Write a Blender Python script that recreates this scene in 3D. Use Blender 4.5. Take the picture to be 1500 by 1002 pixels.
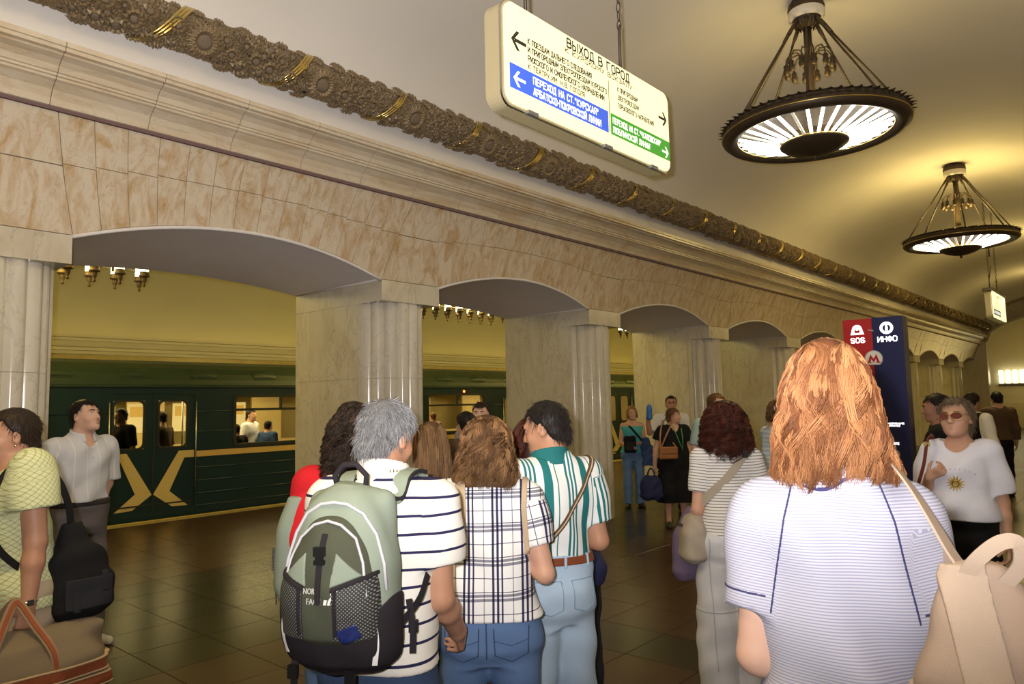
import bpy, bmesh, math, random
import numpy as np
from mathutils import Vector, Matrix

# ---------------------------------------------------------------- scene, camera, light, exposure
for o in list(bpy.data.objects): bpy.data.objects.remove(o)
SC = bpy.context.scene
COL = SC.collection
rng = random.Random(7)
NR = np.random.default_rng(7)
PI = math.pi

cam_d = bpy.data.cameras.new('camera'); cam = bpy.data.objects.new('camera', cam_d); COL.objects.link(cam)
F_PX, YAW, PIT, ROL = 1068.126, .728225, .0923429, -.02009
cam_d.sensor_width = 36.0; cam_d.lens = F_PX / 1500 * 36.0
cam_d.shift_x = 13.5 / 1500; cam_d.shift_y = -10 / 1500
cam_d.clip_start = .05; cam_d.clip_end = 200
CAM = Vector((5.90229, 0.0, 1.68))
_f = Vector((-math.sin(YAW) * math.cos(PIT), math.cos(YAW) * math.cos(PIT), math.sin(PIT)))
_r = Vector((math.cos(YAW), math.sin(YAW), 0)); _u = _r.cross(_f)
_r2 = math.cos(ROL) * _r + math.sin(ROL) * _u; _u2 = -math.sin(ROL) * _r + math.cos(ROL) * _u
M4 = Matrix((( _r2.x, _u2.x, -_f.x, CAM.x), (_r2.y, _u2.y, -_f.y, CAM.y), (_r2.z, _u2.z, -_f.z, CAM.z), (0, 0, 0, 1)))
cam.matrix_world = M4
SC.camera = cam

SC.view_settings.view_transform = 'Standard'
SC.view_settings.look = 'None'
SC.view_settings.exposure = 0.0
SC.view_settings.gamma = 1.0
SC.view_settings.use_curve_mapping = False
cy = SC.cycles
cy.use_denoising = True
cy.max_bounces = 5; cy.diffuse_bounces = 3; cy.glossy_bounces = 3; cy.transmission_bounces = 4; cy.transparent_max_bounces = 8
cy.sample_clamp_indirect = 4.0; cy.caustics_reflective = False; cy.caustics_refractive = False

WARM = (1.0, .74, .24)          # hall lamps as the flash-balanced film sees them
wd = bpy.data.worlds.new('world'); SC.world = wd; wd.use_nodes = True
wd.node_tree.nodes['Background'].inputs[0].default_value = (.30, .24, .12, 1)
wd.node_tree.nodes['Background'].inputs[1].default_value = .05

def lamp(name, kind, loc, energy, color, rot=None, **kw):
    d = bpy.data.lights.new(name, kind); d.energy = energy; d.color = color
    for k, v in kw.items(): setattr(d, k, v)
    o = bpy.data.objects.new(name, d); COL.objects.link(o); o.location = loc
    if rot is not None: o.rotation_euler = rot
    return o

# the photographer's flash, just left of and above the lens
_fl = lamp('camera_flash', 'SPOT', CAM + _r2 * -.07 + _u2 * .06, 860, (1.0, .955, .94), spot_size=math.radians(158), spot_blend=1.0, shadow_soft_size=.022)
_fl.rotation_euler = (M4.to_3x3() @ Matrix.Rotation(math.radians(41), 3, 'X') @ Matrix.Rotation(math.radians(0), 3, 'Y')).to_euler()   # head tilted up towards the vault
# light of the chandeliers (tubes shine down and up on the vault) and of the platform lamps
CHY = [.08, 7.50, 14.92, 22.34, 29.76]
for _i, _y in enumerate(CHY):
    _k = (.8, .8, 2.9, 1.3, 1.0)[_i]                           # the near chandelier has dead tubes
    lamp('chandelier_uplight', 'POINT', (3.5, _y, 4.66), 52 * _k, WARM, shadow_soft_size=.35)
    lamp('chandelier_downlight', 'AREA', (3.5, _y, 4.04), 40 * min(_k, 1.3), WARM, rot=(0, 0, 0), shape='DISK', size=.7)
for _y in (2.6, 9.6, 16.6, 23.6, 30.6):
    for _x in (-3.45, -3.95): lamp('platform_light', 'POINT', (_x, _y, 3.80), 84, (1.0, .76, .17), shadow_soft_size=.25)
lamp('end_hall_light', 'POINT', (2.6, 40.6, 2.6), 60, WARM, shadow_soft_size=.3)

# ---------------------------------------------------------------- materials
MATS = {}
def newmat(name):
    m = bpy.data.materials.new(name); m.use_nodes = True
    nt = m.node_tree; b = nt.nodes['Principled BSDF']
    return m, nt, b
def N(nt, t, **kw):
    n = nt.nodes.new(t)
    for k, v in kw.items():
        if k == 'inp':
            for i, x in v.items(): n.inputs[i].default_value = x
        else: setattr(n, k, v)
    return n
def L(nt, a, b): nt.links.new(a, b)
def rgba(c): return (c[0], c[1], c[2], 1)
def pmat(name, col, rough=.6, metal=0.0, bump=0.0, bscale=60, spec=.5, emit=None, estr=0, var=0.0, vscale=6, sheen=0.0):
    m, nt, b = newmat(name)
    b.inputs['Base Color'].default_value = rgba(col); b.inputs['Roughness'].default_value = rough
    b.inputs['Metallic'].default_value = metal; b.inputs['Specular IOR Level'].default_value = spec
    if sheen: b.inputs['Sheen Weight'].default_value = sheen
    tc = N(nt, 'ShaderNodeTexCoord')
    if var:
        nz = N(nt, 'ShaderNodeTexNoise', inp={'Scale': vscale, 'Detail': 4}); L(nt, tc.outputs['Object'], nz.inputs['Vector'])
        mx = N(nt, 'ShaderNodeMix', data_type='RGBA'); mx.inputs['A'].default_value = rgba([x * (1 - var) for x in col]); mx.inputs['B'].default_value = rgba([min(1, x * (1 + var)) for x in col])
        L(nt, nz.outputs['Fac'], mx.inputs['Factor']); L(nt, mx.outputs['Result'], b.inputs['Base Color'])
    if bump:
        nb = N(nt, 'ShaderNodeTexNoise', inp={'Scale': bscale, 'Detail': 3}); L(nt, tc.outputs['Object'], nb.inputs['Vector'])
        bp = N(nt, 'ShaderNodeBump', inp={'Strength': bump, 'Distance': .01}); L(nt, nb.outputs['Fac'], bp.inputs['Height']); L(nt, bp.outputs['Normal'], b.inputs['Normal'])
    if emit:
        b.inputs['Emission Color'].default_value = rgba(emit); b.inputs['Emission Strength'].default_value = estr
    MATS[name] = m
    return m
def ramp(nt, stops, interp='LINEAR'):
    r = N(nt, 'ShaderNodeValToRGB'); cr = r.color_ramp; cr.interpolation = interp
    while len(cr.elements) > 1: cr.elements.remove(cr.elements[-1])
    cr.elements[0].position = stops[0][0]; cr.elements[0].color = rgba(stops[0][1])
    for p, c in stops[1:]:
        e = cr.elements.new(p); e.color = rgba(c)
    return r
def marble(name, base, stain, vein, rough=.25, island=1.0, scale=2.2, amt=.5, tint=.16, stretch=(1.3, 1.3, .6), vk=.30):
    """polished marble: base colour, ochre clouds, thin grey veins; each stone (mesh island) has its own cut"""
    m, nt, b = newmat(name)
    tc = N(nt, 'ShaderNodeTexCoord'); geo = N(nt, 'ShaderNodeNewGeometry')
    mul = N(nt, 'ShaderNodeVectorMath', operation='SCALE', inp={0: (37.0, 19.0, 11.0)}); L(nt, geo.outputs['Random Per Island'], mul.inputs['Scale'])
    add = N(nt, 'ShaderNodeVectorMath', operation='ADD'); L(nt, tc.outputs['Object'], add.inputs[0])
    if island: L(nt, mul.outputs[0], add.inputs[1])
    rot = N(nt, 'ShaderNodeMapping', inp={'Rotation': (.6, .4, .9), 'Scale': stretch}); L(nt, add.outputs[0], rot.inputs['Vector'])
    n1 = N(nt, 'ShaderNodeTexNoise', inp={'Scale': scale, 'Detail': 6, 'Roughness': .62, 'Distortion': 1.2}); L(nt, rot.outputs[0], n1.inputs['Vector'])
    n2 = N(nt, 'ShaderNodeTexNoise', inp={'Scale': scale * 1.1, 'Detail': 5, 'Roughness': .6, 'Distortion': .9}); L(nt, rot.outputs[0], n2.inputs['Vector'])
    r1 = ramp(nt, [(.44, (0, 0, 0)), (.72, (1, 1, 1))]); L(nt, n1.outputs['Fac'], r1.inputs['Fac'])
    r2 = ramp(nt, [(.485, (0, 0, 0)), (.5, (1, 1, 1)), (.515, (0, 0, 0))]); L(nt, n2.outputs['Fac'], r2.inputs['Fac'])
    k = N(nt, 'ShaderNodeMath', operation='MULTIPLY', inp={1: amt}); L(nt, r1.outputs[0], k.inputs[0])
    isl = N(nt, 'ShaderNodeMath', operation='MULTIPLY_ADD', inp={1: 2.0, 2: -.12}); wn0 = N(nt, 'ShaderNodeTexWhiteNoise', noise_dimensions='1D'); of = N(nt, 'ShaderNodeMath', operation='ADD', inp={1: 3.7}); L(nt, geo.outputs['Random Per Island'], of.inputs[0]); L(nt, of.outputs[0], wn0.inputs['W']); sq = N(nt, 'ShaderNodeMath', operation='POWER', inp={1: 1.6}); L(nt, wn0.outputs['Value'], sq.inputs[0])
    L(nt, sq.outputs[0], isl.inputs[0])
    k2 = N(nt, 'ShaderNodeMath', operation='MULTIPLY', use_clamp=True); L(nt, k.outputs[0], k2.inputs[0])
    if island: L(nt, isl.outputs[0], k2.inputs[1])
    else: k2.inputs[1].default_value = .8
    mx = N(nt, 'ShaderNodeMix', data_type='RGBA'); mx.inputs['A'].default_value = rgba(base); mx.inputs['B'].default_value = rgba(stain); L(nt, k2.outputs[0], mx.inputs['Factor'])
    kv = N(nt, 'ShaderNodeMath', operation='MULTIPLY', inp={1: vk}); L(nt, r2.outputs[0], kv.inputs[0])
    mv = N(nt, 'ShaderNodeMix', data_type='RGBA'); L(nt, mx.outputs['Result'], mv.inputs['A']); mv.inputs['B'].default_value = rgba(vein); L(nt, kv.outputs[0], mv.inputs['Factor'])
    hs = N(nt, 'ShaderNodeHueSaturation')
    if island:
        w = N(nt, 'ShaderNodeMath', operation='MULTIPLY_ADD', inp={1: tint * 2, 2: 1 - tint}); wn = N(nt, 'ShaderNodeTexWhiteNoise', noise_dimensions='1D')
        L(nt, geo.outputs['Random Per Island'], wn.inputs['W']); L(nt, wn.outputs['Value'], w.inputs[0]); L(nt, w.outputs[0], hs.inputs['Value'])
    L(nt, mv.outputs['Result'], hs.inputs['Color']); L(nt, hs.outputs[0], b.inputs['Base Color'])
    b.inputs['Roughness'].default_value = rough; b.inputs['Specular IOR Level'].default_value = .4
    MATS[name] = m
    return m

marble('m_tile', (.74, .635, .49), (.55, .355, .165), (.34, .22, .11), rough=.33, amt=.80, tint=.13, scale=3.2, stretch=(2.4, 2.4, .8), vk=.30)
marble('m_cornice', (.70, .60, .45), (.54, .37, .19), (.36, .30, .21), rough=.28, amt=.5, tint=.06, scale=1.6, stretch=(3, .7, 2.2))
marble('m_grey', (.66, .60, .48), (.50, .42, .28), (.34, .31, .25), rough=.22, amt=.5, tint=.05, vk=.5)
marble('m_column', (.68, .63, .53), (.52, .46, .36), (.30, .29, .25), rough=.16, amt=.5, island=0, vk=.28)
marble('m_yellow', (.52, .42, .18), (.46, .30, .10), (.3, .25, .1), rough=.3, amt=.4)
pmat('m_plaster', (.86, .81, .75), .85, var=.05, vscale=1.2, bump=.08, bscale=25)
pmat('m_soffit', (.80, .75, .76), .9, var=.05, vscale=3, bump=.1, bscale=30)
pmat('m_bead', (.78, .74, .72), .7)
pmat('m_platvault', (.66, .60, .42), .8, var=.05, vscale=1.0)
pmat('m_grout', (.16, .12, .09), .9)
pmat('m_groove', (.17, .10, .10), .8)
pmat('m_brass_dark', (.060, .040, .022), .5, metal=.35, bump=.25, bscale=90)
pmat('m_brass', (.62, .47, .16), .28, metal=1.0)
pmat('m_garland', (.25, .18, .10), .5, metal=.3, var=.4, vscale=9, bump=.4, bscale=70)
pmat('m_garland_shade', (.055, .036, .02), .7, bump=.5, bscale=60)  # core coloured dark to stand for the shade in crevices between the flowers
pmat('m_garland_c', (.25, .19, .13), .6, metal=.4, bump=.6, bscale=220)
pmat('m_iron', (.10, .08, .06), .5, metal=.6)
pmat('m_ceramic', (.75, .70, .62), .4)
pmat('m_tube', (1, 1, .95), .4, emit=(1.0, .97, .86), estr=9)
pmat('m_tube_wall', (1, 1, .9), .4, emit=(1.0, .93, .62), estr=2.2)
pmat('m_tube_dim', (.8, .8, .7), .4, emit=(1.0, .9, .6), estr=.25)
pmat('m_cupglass', (1, .95, .7), .4, emit=(1.0, .93, .5), estr=6)
pmat('m_black', (.012, .012, .014), .55)
pmat('m_dark', (.03, .028, .026), .7)

# ---------------------------------------------------------------- mesh helpers
def tag(o, label=None, cat=None, group=None, kind=None):
    if label: o['label'] = label
    if cat: o['category'] = cat
    if group: o['group'] = group
    if kind: o['kind'] = kind
    return o
def empty(name, loc=(0, 0, 0), rz=0, parent=None):
    o = bpy.data.objects.new(name, None); COL.objects.link(o); o.location = loc; o.rotation_euler = (0, 0, rz); o.empty_display_size = .1
    if parent: o.parent = parent
    return o
def mat_of(m): return MATS[m] if isinstance(m, str) else m
def mesh_np(name, V, F, mats, parent=None, smooth=True, midx=None, attrs=None):
    """V (n,3) array, F (m,k) array of equal polygons"""
    me = bpy.data.meshes.new(name); V = np.asarray(V, np.float32); F = np.asarray(F, np.int32)
    me.vertices.add(len(V)); me.vertices.foreach_set('co', V.ravel())
    k = F.shape[1]; me.loops.add(F.size); me.loops.foreach_set('vertex_index', F.ravel())
    me.polygons.add(len(F)); me.polygons.foreach_set('loop_start', np.arange(0, F.size, k, dtype=np.int32))
    if smooth: me.polygons.foreach_set('use_smooth', np.ones(len(F), bool))
    for m in (mats if isinstance(mats, (list, tuple)) else [mats]): me.materials.append(mat_of(m))
    if midx is not None: me.polygons.foreach_set('material_index', np.asarray(midx, np.int32))
    for an, (ty, arr) in (attrs or {}).items():
        a = me.attributes.new(an, ty, 'POINT'); a.data.foreach_set('vector' if ty == 'FLOAT_VECTOR' else 'value', np.asarray(arr, np.float32).ravel())
    me.update(calc_edges=True); me.validate()
    o = bpy.data.objects.new(name, me); COL.objects.link(o)
    if parent: o.parent = parent
    return o
class MB:
    """collects polygons for one mesh object"""
    def __init__(s): s.v = []; s.f = []; s.m = []; s.s = []
    def add(s, V, F, mi=0, smooth=False):
        o = len(s.v); s.v += [tuple(p) for p in V]
        for q in F: s.f.append([i + o for i in q]); s.m.append(mi); s.s.append(smooth)
        return s
    def box(s, lo, hi, mi=0):
        x0, y0, z0 = lo; x1, y1, z1 = hi
        V = [(x0, y0, z0), (x1, y0, z0), (x1, y1, z0), (x0, y1, z0), (x0, y0, z1), (x1, y0, z1), (x1, y1, z1), (x0, y1, z1)]
        return s.add(V, [(0, 3, 2, 1), (4, 5, 6, 7), (0, 1, 5, 4), (1, 2, 6, 5), (2, 3, 7, 6), (3, 0, 4, 7)], mi)
    def tube(s, P, r, n=8, mi=0, cap=True, smooth=True, closed=False):
        P = [Vector(p) for p in P]; R = r if isinstance(r, (list, tuple)) else [r] * len(P)
        V = []; m = len(P); up = Vector((0, 0, 1)); pu = None
        for i, p in enumerate(P):
            if closed: t = (P[(i + 1) % m] - P[i - 1])
            else: t = (P[min(i + 1, m - 1)] - P[max(i - 1, 0)])
            t = t.normalized() if t.length > 1e-9 else Vector((0, 0, 1))
            if pu is None: a = t.cross(up if abs(t.z) < .9 else Vector((1, 0, 0))).normalized()
            else:
                a = pu - t * pu.dot(t); a = a.normalized() if a.length > 1e-6 else t.orthogonal().normalized()
            pu = a; b = t.cross(a)
            for k in range(n):
                g = 2 * PI * k / n; V.append(p + (a * math.cos(g) + b * math.sin(g)) * R[i])
        F = []
        for i in range(m if closed else m - 1):
            for k in range(n):
                k2 = (k + 1) % n; j = (i + 1) % m
                F.append((i * n + k, i * n + k2, j * n + k2, j * n + k))
        if cap and not closed: F += [tuple(range(n))[::-1], tuple(range((m - 1) * n, m * n))]
        return s.add(V, F, mi, smooth)
    def lathe(s, prof, c=(0, 0, 0), n=24, mi=0, smooth=True, cap=True):
        V = []; F = []; m = len(prof)
        for r, z in prof:
            for k in range(n):
                g = 2 * PI * k / n; V.append((c[0] + r * math.cos(g), c[1] + r * math.sin(g), c[2] + z))
        for i in range(m - 1):
            for k in range(n):
                k2 = (k + 1) % n; F.append((i * n + k, i * n + k2, (i + 1) * n + k2, (i + 1) * n + k))
        if cap:
            if prof[0][0] > 1e-4: F.append(tuple(range(n))[::-1])
            if prof[-1][0] > 1e-4: F.append(tuple(range((m - 1) * n, m * n)))
        return s.add(V, F, mi, smooth)
    def prism(s, poly, fn, h0, h1, mi=0, smooth=False):
        """2D polygon (ccw) extruded between h0 and h1; fn(a,b,h) -> 3D"""
        n = len(poly); V = [fn(a, b, h0) for a, b in poly] + [fn(a, b, h1) for a, b in poly]
        F = [tuple(range(n))[::-1], tuple(range(n, 2 * n))] + [(i, (i + 1) % n, n + (i + 1) % n, n + i) for i in range(n)]
        return s.add(V, F, mi, smooth)
    def grid(s, rows, mi=0, smooth=True, closed=False):
        n = len(rows[0]); V = [p for r in rows for p in r]; F = []
        for i in range(len(rows) - 1):
            for k in range(n if closed else n - 1):
                k2 = (k + 1) % n; F.append((i * n + k, i * n + k2, (i + 1) * n + k2, (i + 1) * n + k))
        return s.add(V, F, mi, smooth)
    def build(s, name, mats, parent=None, loc=None, **tg):
        me = bpy.data.meshes.new(name); me.from_pydata(s.v, [], s.f)
        for m in (mats if isinstance(mats, (list, tuple)) else [mats]): me.materials.append(mat_of(m))
        me.polygons.foreach_set('material_index', s.m); me.polygons.foreach_set('use_smooth', s.s); me.update()
        o = bpy.data.objects.new(name, me); COL.objects.link(o)
        if parent: o.parent = parent
        if loc is not None: o.location = loc
        if tg: tag(o, **tg)
        return o
def inst(src, name, parent=None, M=None):
    o = bpy.data.objects.new(name, src.data); COL.objects.link(o)
    if parent: o.parent = parent
    if M is not None: o.matrix_basis = M
    return o
def copy_tree(o, parent=None):
    c = o.copy(); COL.objects.link(c); c.parent = parent
    for ch in list(o.children): copy_tree(ch, c)
    return c
def print_text(body, name, mat, parent, origin, ax, ay, size, bold=0.0, width=None, align='LEFT', depth=.0008):
    """flat lettering: origin + ax (reading direction) * x + ay (up) * y"""
    cu = bpy.data.curves.new('txt', 'FONT'); cu.body = body; cu.size = size; cu.align_x = align; cu.resolution_u = 2
    to = bpy.data.objects.new('txt', cu); COL.objects.link(to)
    me = bpy.data.meshes.new_from_object(to.evaluated_get(bpy.context.evaluated_depsgraph_get()))
    bpy.data.objects.remove(to); bpy.data.curves.remove(cu)
    ax = Vector(ax); ay = Vector(ay); nz = ax.cross(ay)
    n = len(me.vertices); co = np.empty(n * 3, np.float32); me.vertices.foreach_get('co', co); co = co.reshape(n, 3)
    sx = 1.0
    if width and n: sx = width / max(1e-6, co[:, 0].max() - co[:, 0].min()); co[:, 0] -= (co[:, 0].min() if align == 'LEFT' else 0)
    if bold:                                             # heavier strokes: the same lettering struck three times, slightly apart
        bmx = bmesh.new(); m2 = me.copy(); cs = [co]
        for q in range(3): bmx.from_mesh(m2)
        bmx.to_mesh(me); bmx.free(); bpy.data.meshes.remove(m2)
        for q in (-1, 1): c2 = co.copy(); c2[:, 0] += q * bold / max(sx, .2); cs.append(c2)
        co = np.concatenate(cs)
    W = np.array(origin)[None] + co[:, :1] * sx * np.array(ax)[None] + co[:, 1:2] * np.array(ay)[None] + depth * np.array(nz)[None]
    me.vertices.foreach_set('co', W.astype(np.float32).ravel()); me.update(); me.name = name
    me.materials.clear(); me.materials.append(mat_of(mat))
    o = bpy.data.objects.new(name, me); COL.objects.link(o); o.parent = parent
    return o
# --- painted block capitals for the signs: strokes in a unit box
_O = '0,.2 .25,0 .75,0 1,.2 1,.8 .75,1 .25,1 0,.8 0,.2'
_G = {'А': '0,0 .5,1 1,0|.2,.33 .8,.33', 'Б': '0,0 0,1 .9,1|0,.55 .7,.55 1,.42 1,.13 .7,0 0,0', 'В': '0,.53 0,1 .7,1 .92,.88 .92,.65 .7,.53 0,.53 0,0 .7,0 1,.13 1,.4 .7,.53', 'Г': '0,0 0,1 .9,1', 'Д': '0,-.16 0,.0 1,.0 1,-.16|.15,.0 .3,1 .85,1 .85,.0',
      'Е': '.95,1 0,1 0,0 .95,0|0,.52 .8,.52', 'Ж': '.5,0 .5,1|0,1 1,0|0,0 1,1', 'З': '0,.85 .2,1 .75,1 .95,.85 .95,.66 .7,.53 .35,.53|.7,.53 1,.38 1,.13 .75,0 .2,0 0,.15', 'И': '0,1 0,0 1,1 1,0', 'Й': '0,1 0,0 1,1 1,0|.28,1.24 .5,1.15 .72,1.24', 'К': '0,0 0,1|1,1 .08,.5 1,0', 'Л': '0,0 .15,.05 .3,1 1,1 1,0',
      'М': '0,0 0,1 .5,.3 1,1 1,0', 'Н': '0,0 0,1|1,0 1,1|0,.52 1,.52', 'О': _O, 'П': '0,0 0,1 1,1 1,0', 'Р': '0,0 0,1 .7,1 1,.86 1,.6 .7,.46 0,.46', 'С': '1,.78 .75,1 .25,1 0,.8 0,.2 .25,0 .75,0 1,.22', 'Т': '0,1 1,1|.5,1 .5,0', 'У': '0,1 .52,.40|1,1 .42,.1 .12,0', 'Ф': '.5,1.05 .5,-.05|0,.4 .2,.2 .8,.2 1,.4 1,.65 .8,.85 .2,.85 0,.65 0,.4',
      'Х': '0,0 1,1|0,1 1,0', 'Ч': '0,1 0,.6 .25,.45 1,.45|1,1 1,0', 'Э': '0,.78 .25,1 .75,1 1,.8 1,.2 .75,0 .25,0 0,.22|.4,.52 1,.52', 'Ы': '0,1 0,0 .4,0 .6,.13 .6,.42 .4,.55 0,.55|1,1 1,0', 'Ь': '0,1 0,0 .7,0 1,.13 1,.42 .7,.55 0,.55', 'Ю': '0,0 0,1|0,.52 .36,.52|.36,.2 .52,0 .84,0 1,.2 1,.8 .84,1 .52,1 .36,.8 .36,.2', 'Я': '1,0 1,1 .3,1 0,.86 0,.6 .3,.46 1,.46|.45,.46 0,0',
      'S': '1,.82 .75,1 .25,1 0,.85 0,.65 .25,.53 .75,.47 1,.35 1,.15 .75,0 .25,0 0,.18', 'O': _O, '.': '.3,.0 .3,.06', '"': '.2,1 .2,.72|.7,1 .7,.72', '-': '.1,.48 .9,.48'}
_GW = {'М': 1.25, 'Ы': 1.3, 'Ю': 1.35, 'Ж': 1.3, '.': .35, '"': .6, ' ': .55, '-': .6, 'Д': 1.1}
def text(body, name, mat, parent, origin, ax, ay, size, bold=0.0, width=None, align='LEFT', depth=.0008):
    """block capitals: origin + ax (reading direction) * x + ay (up) * y; size about 1.4 cap heights"""
    cap = size * .72; adv = [_GW.get(c, 1.0) for c in body]; gap = .42; total = sum(adv) + gap * (len(body) - 1); cw = (width or total * cap * .6) / total
    wt = (.20 if bold else .145) * cap; wt = min(wt, cw * .40); ax = Vector(ax); ay = Vector(ay); nz = ax.cross(ay); o = Vector(origin) + nz * depth; m = MB(); x0 = 0.0
    for c, a in zip(body, adv):
        for st in _G.get(c, '').split('|'):
            P = [tuple(float(q) for q in p.split(',')) for p in st.split()] if st else []; P = [((x0 + x * a) * cw, y * cap) for x, y in P]
            for (xa, ya), (xb, yb) in zip(P[:-1], P[1:]):
                dx, dy = xb - xa, yb - ya; L_ = math.hypot(dx, dy) or 1e-6; dx, dy = dx / L_ * wt / 2, dy / L_ * wt / 2; xa, ya, xb, yb = xa - dx * .8, ya - dy * .8, xb + dx * .8, yb + dy * .8
                m.add([o + ax * X + ay * Y for X, Y in ((xa + dy, ya - dx), (xb + dy, yb - dx), (xb - dy, yb + dx), (xa - dy, ya + dx))], [(0, 1, 2, 3)])
        x0 += a + gap
    return m.build(name, mat, parent)
# ---------------------------------------------------------------- the station hall
S_, Y0, CW, ZB, ZT, DEP = 3.7114, 1.8512, .812, 2.7636, 2.98, 1.594     # bay, first pier edge, pier width, capital, pier depth
HX = 3.5                                                                # hall axis
def fx(t): return .168 * t + .2195 * t * t                               # the frieze leans out over the hall
TJ, TC = .47, .815                                                       # course joint, foot of the cornice (above ZT)
OW = S_ - CW
def arch_t(s, rise=.245):                                                # segmental arch, s in -1..1
    Rr = ((OW / 2) ** 2 + rise ** 2) / (2 * rise); x = s * OW / 2
    return math.sqrt(Rr * Rr - x * x) - (Rr - rise)
def yc(k): return Y0 + k * S_ + OW / 2
K0, K1 = -2, 9
YA, YB = Y0 + K0 * S_, Y0 + 10 * S_ - CW + .1

# --- floor
floor = MB().box((-5.70, -6, -.30), (7.2, 46, -.012)).build('floor', 'm_grout', kind='structure', label='polished granite floor of the station hall and platform', cat='floor')
def gmat(name, c1, c2, rough):
    m, nt, b = newmat(name); tc = N(nt, 'ShaderNodeTexCoord')
    n1 = N(nt, 'ShaderNodeTexNoise', inp={'Scale': 90, 'Detail': 2}); n2 = N(nt, 'ShaderNodeTexNoise', inp={'Scale': 2.0, 'Detail': 3})
    L(nt, tc.outputs['Object'], n1.inputs['Vector']); L(nt, tc.outputs['Object'], n2.inputs['Vector'])
    ad = N(nt, 'ShaderNodeMath', operation='MULTIPLY_ADD', inp={1: .6}); L(nt, n1.outputs['Fac'], ad.inputs[0])
    k = N(nt, 'ShaderNodeMath', operation='MULTIPLY', inp={1: .4}); L(nt, n2.outputs['Fac'], k.inputs[0]); L(nt, k.outputs[0], ad.inputs[2])
    mx = N(nt, 'ShaderNodeMix', data_type='RGBA'); mx.inputs['A'].default_value = rgba(c1); mx.inputs['B'].default_value = rgba(c2); L(nt, ad.outputs[0], mx.inputs['Factor'])
    L(nt, mx.outputs['Result'], b.inputs['Base Color']); b.inputs['Roughness'].default_value = rough; b.inputs['Specular IOR Level'].default_value = .36
    MATS[name] = m
gmat('m_granite_brown', (.034, .017, .008), (.075, .039, .018), .27)
gmat('m_granite_green', (.014, .012, .006), (.030, .026, .013), .25)
TS = .53
def green(x, y):
    b = (y - Y0) % S_
    if -1.4 < x < .72 and .15 < b < OW - .15: return True
    if .72 <= x < 1.25: return True
    if x >= 1.25 and (2.3 < b < 2.83): return True
    if x > 2.35 and (2.83 + .5 < b < S_ - .15): return True
    return False
def tile_mb(mb, x, y, g=.002):
    z0, z1 = -.012, 0.0; a = .0012
    V = [(x + g, y + g, z0), (x + TS - g, y + g, z0), (x + TS - g, y + TS - g, z0), (x + g, y + TS - g, z0),
         (x + g, y + g, z1 - a), (x + TS - g, y + g, z1 - a), (x + TS - g, y + TS - g, z1 - a), (x + g, y + TS - g, z1 - a),
         (x + g + a, y + g + a, z1), (x + TS - g - a, y + g + a, z1), (x + TS - g - a, y + TS - g - a, z1), (x + g + a, y + TS - g - a, z1)]
    F = [(8, 9, 10, 11)] + [(i, (i + 1) % 4, 4 + (i + 1) % 4, 4 + i) for i in range(4)] + [(4 + i, 4 + (i + 1) % 4, 8 + (i + 1) % 4, 8 + i) for i in range(4)]
    mb.add(V, F)
x0s = [-5.70 + .35 + TS * i for i in range(24)]; y0s = [-5.27 + TS * j for j in range(96)]
cells = []
for x in x0s:
    for y in y0s:
        cells.append((((x - CAM.x) ** 2 + (y - CAM.y) ** 2) ** .5, x, y))
def in_view(x, y):
    d = Vector((x + TS / 2 - CAM.x, y + TS / 2 - CAM.y, -CAM.z)); c = d.dot(_f)
    return c > .5 and abs(d.dot(_r2) / c) < .72 and d.dot(_u2) / c > -.5
cells.sort()
protos = {}
rest = {True: MB(), False: MB()}
cnt = 0
for d, x, y in cells:
    g = green(x + TS / 2, y + TS / 2)
    if in_view(x, y) and cnt < 290:
        if g not in protos:
            t = MB(); tile_mb(t, 0, 0); o = t.build('tile', 'm_granite_green' if g else 'm_granite_brown', floor); o.location = (x, y, 0); protos[g] = o
        else: inst(protos[g], 'tile', floor, Matrix.Translation((x, y, 0)))
        cnt += 1
    else: tile_mb(rest[g], x, y)
for g in rest: rest[g].build('distant_tiles', 'm_granite_green' if g else 'm_granite_brown', floor)['kind'] = 'stuff'
pmat('m_kerb', (.30, .24, .12), .5, var=.2, vscale=20); pmat('m_yellowline', (.62, .47, .10), .6)
MB().box((-5.70, -6, -.012), (-5.36, 46, -.001)).build('platform_edge', 'm_kerb', floor)
MB().box((-5.69, -6, -.001), (-5.62, 46, .0015)).build('edge_line', 'm_yellowline', floor)
MB().box((-9.2, -6, -1.3), (-5.70, 46, -1.2)).build('trim_1', 'm_dark', kind='structure', label='dark track bed below the platform edge', cat='track bed')

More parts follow.
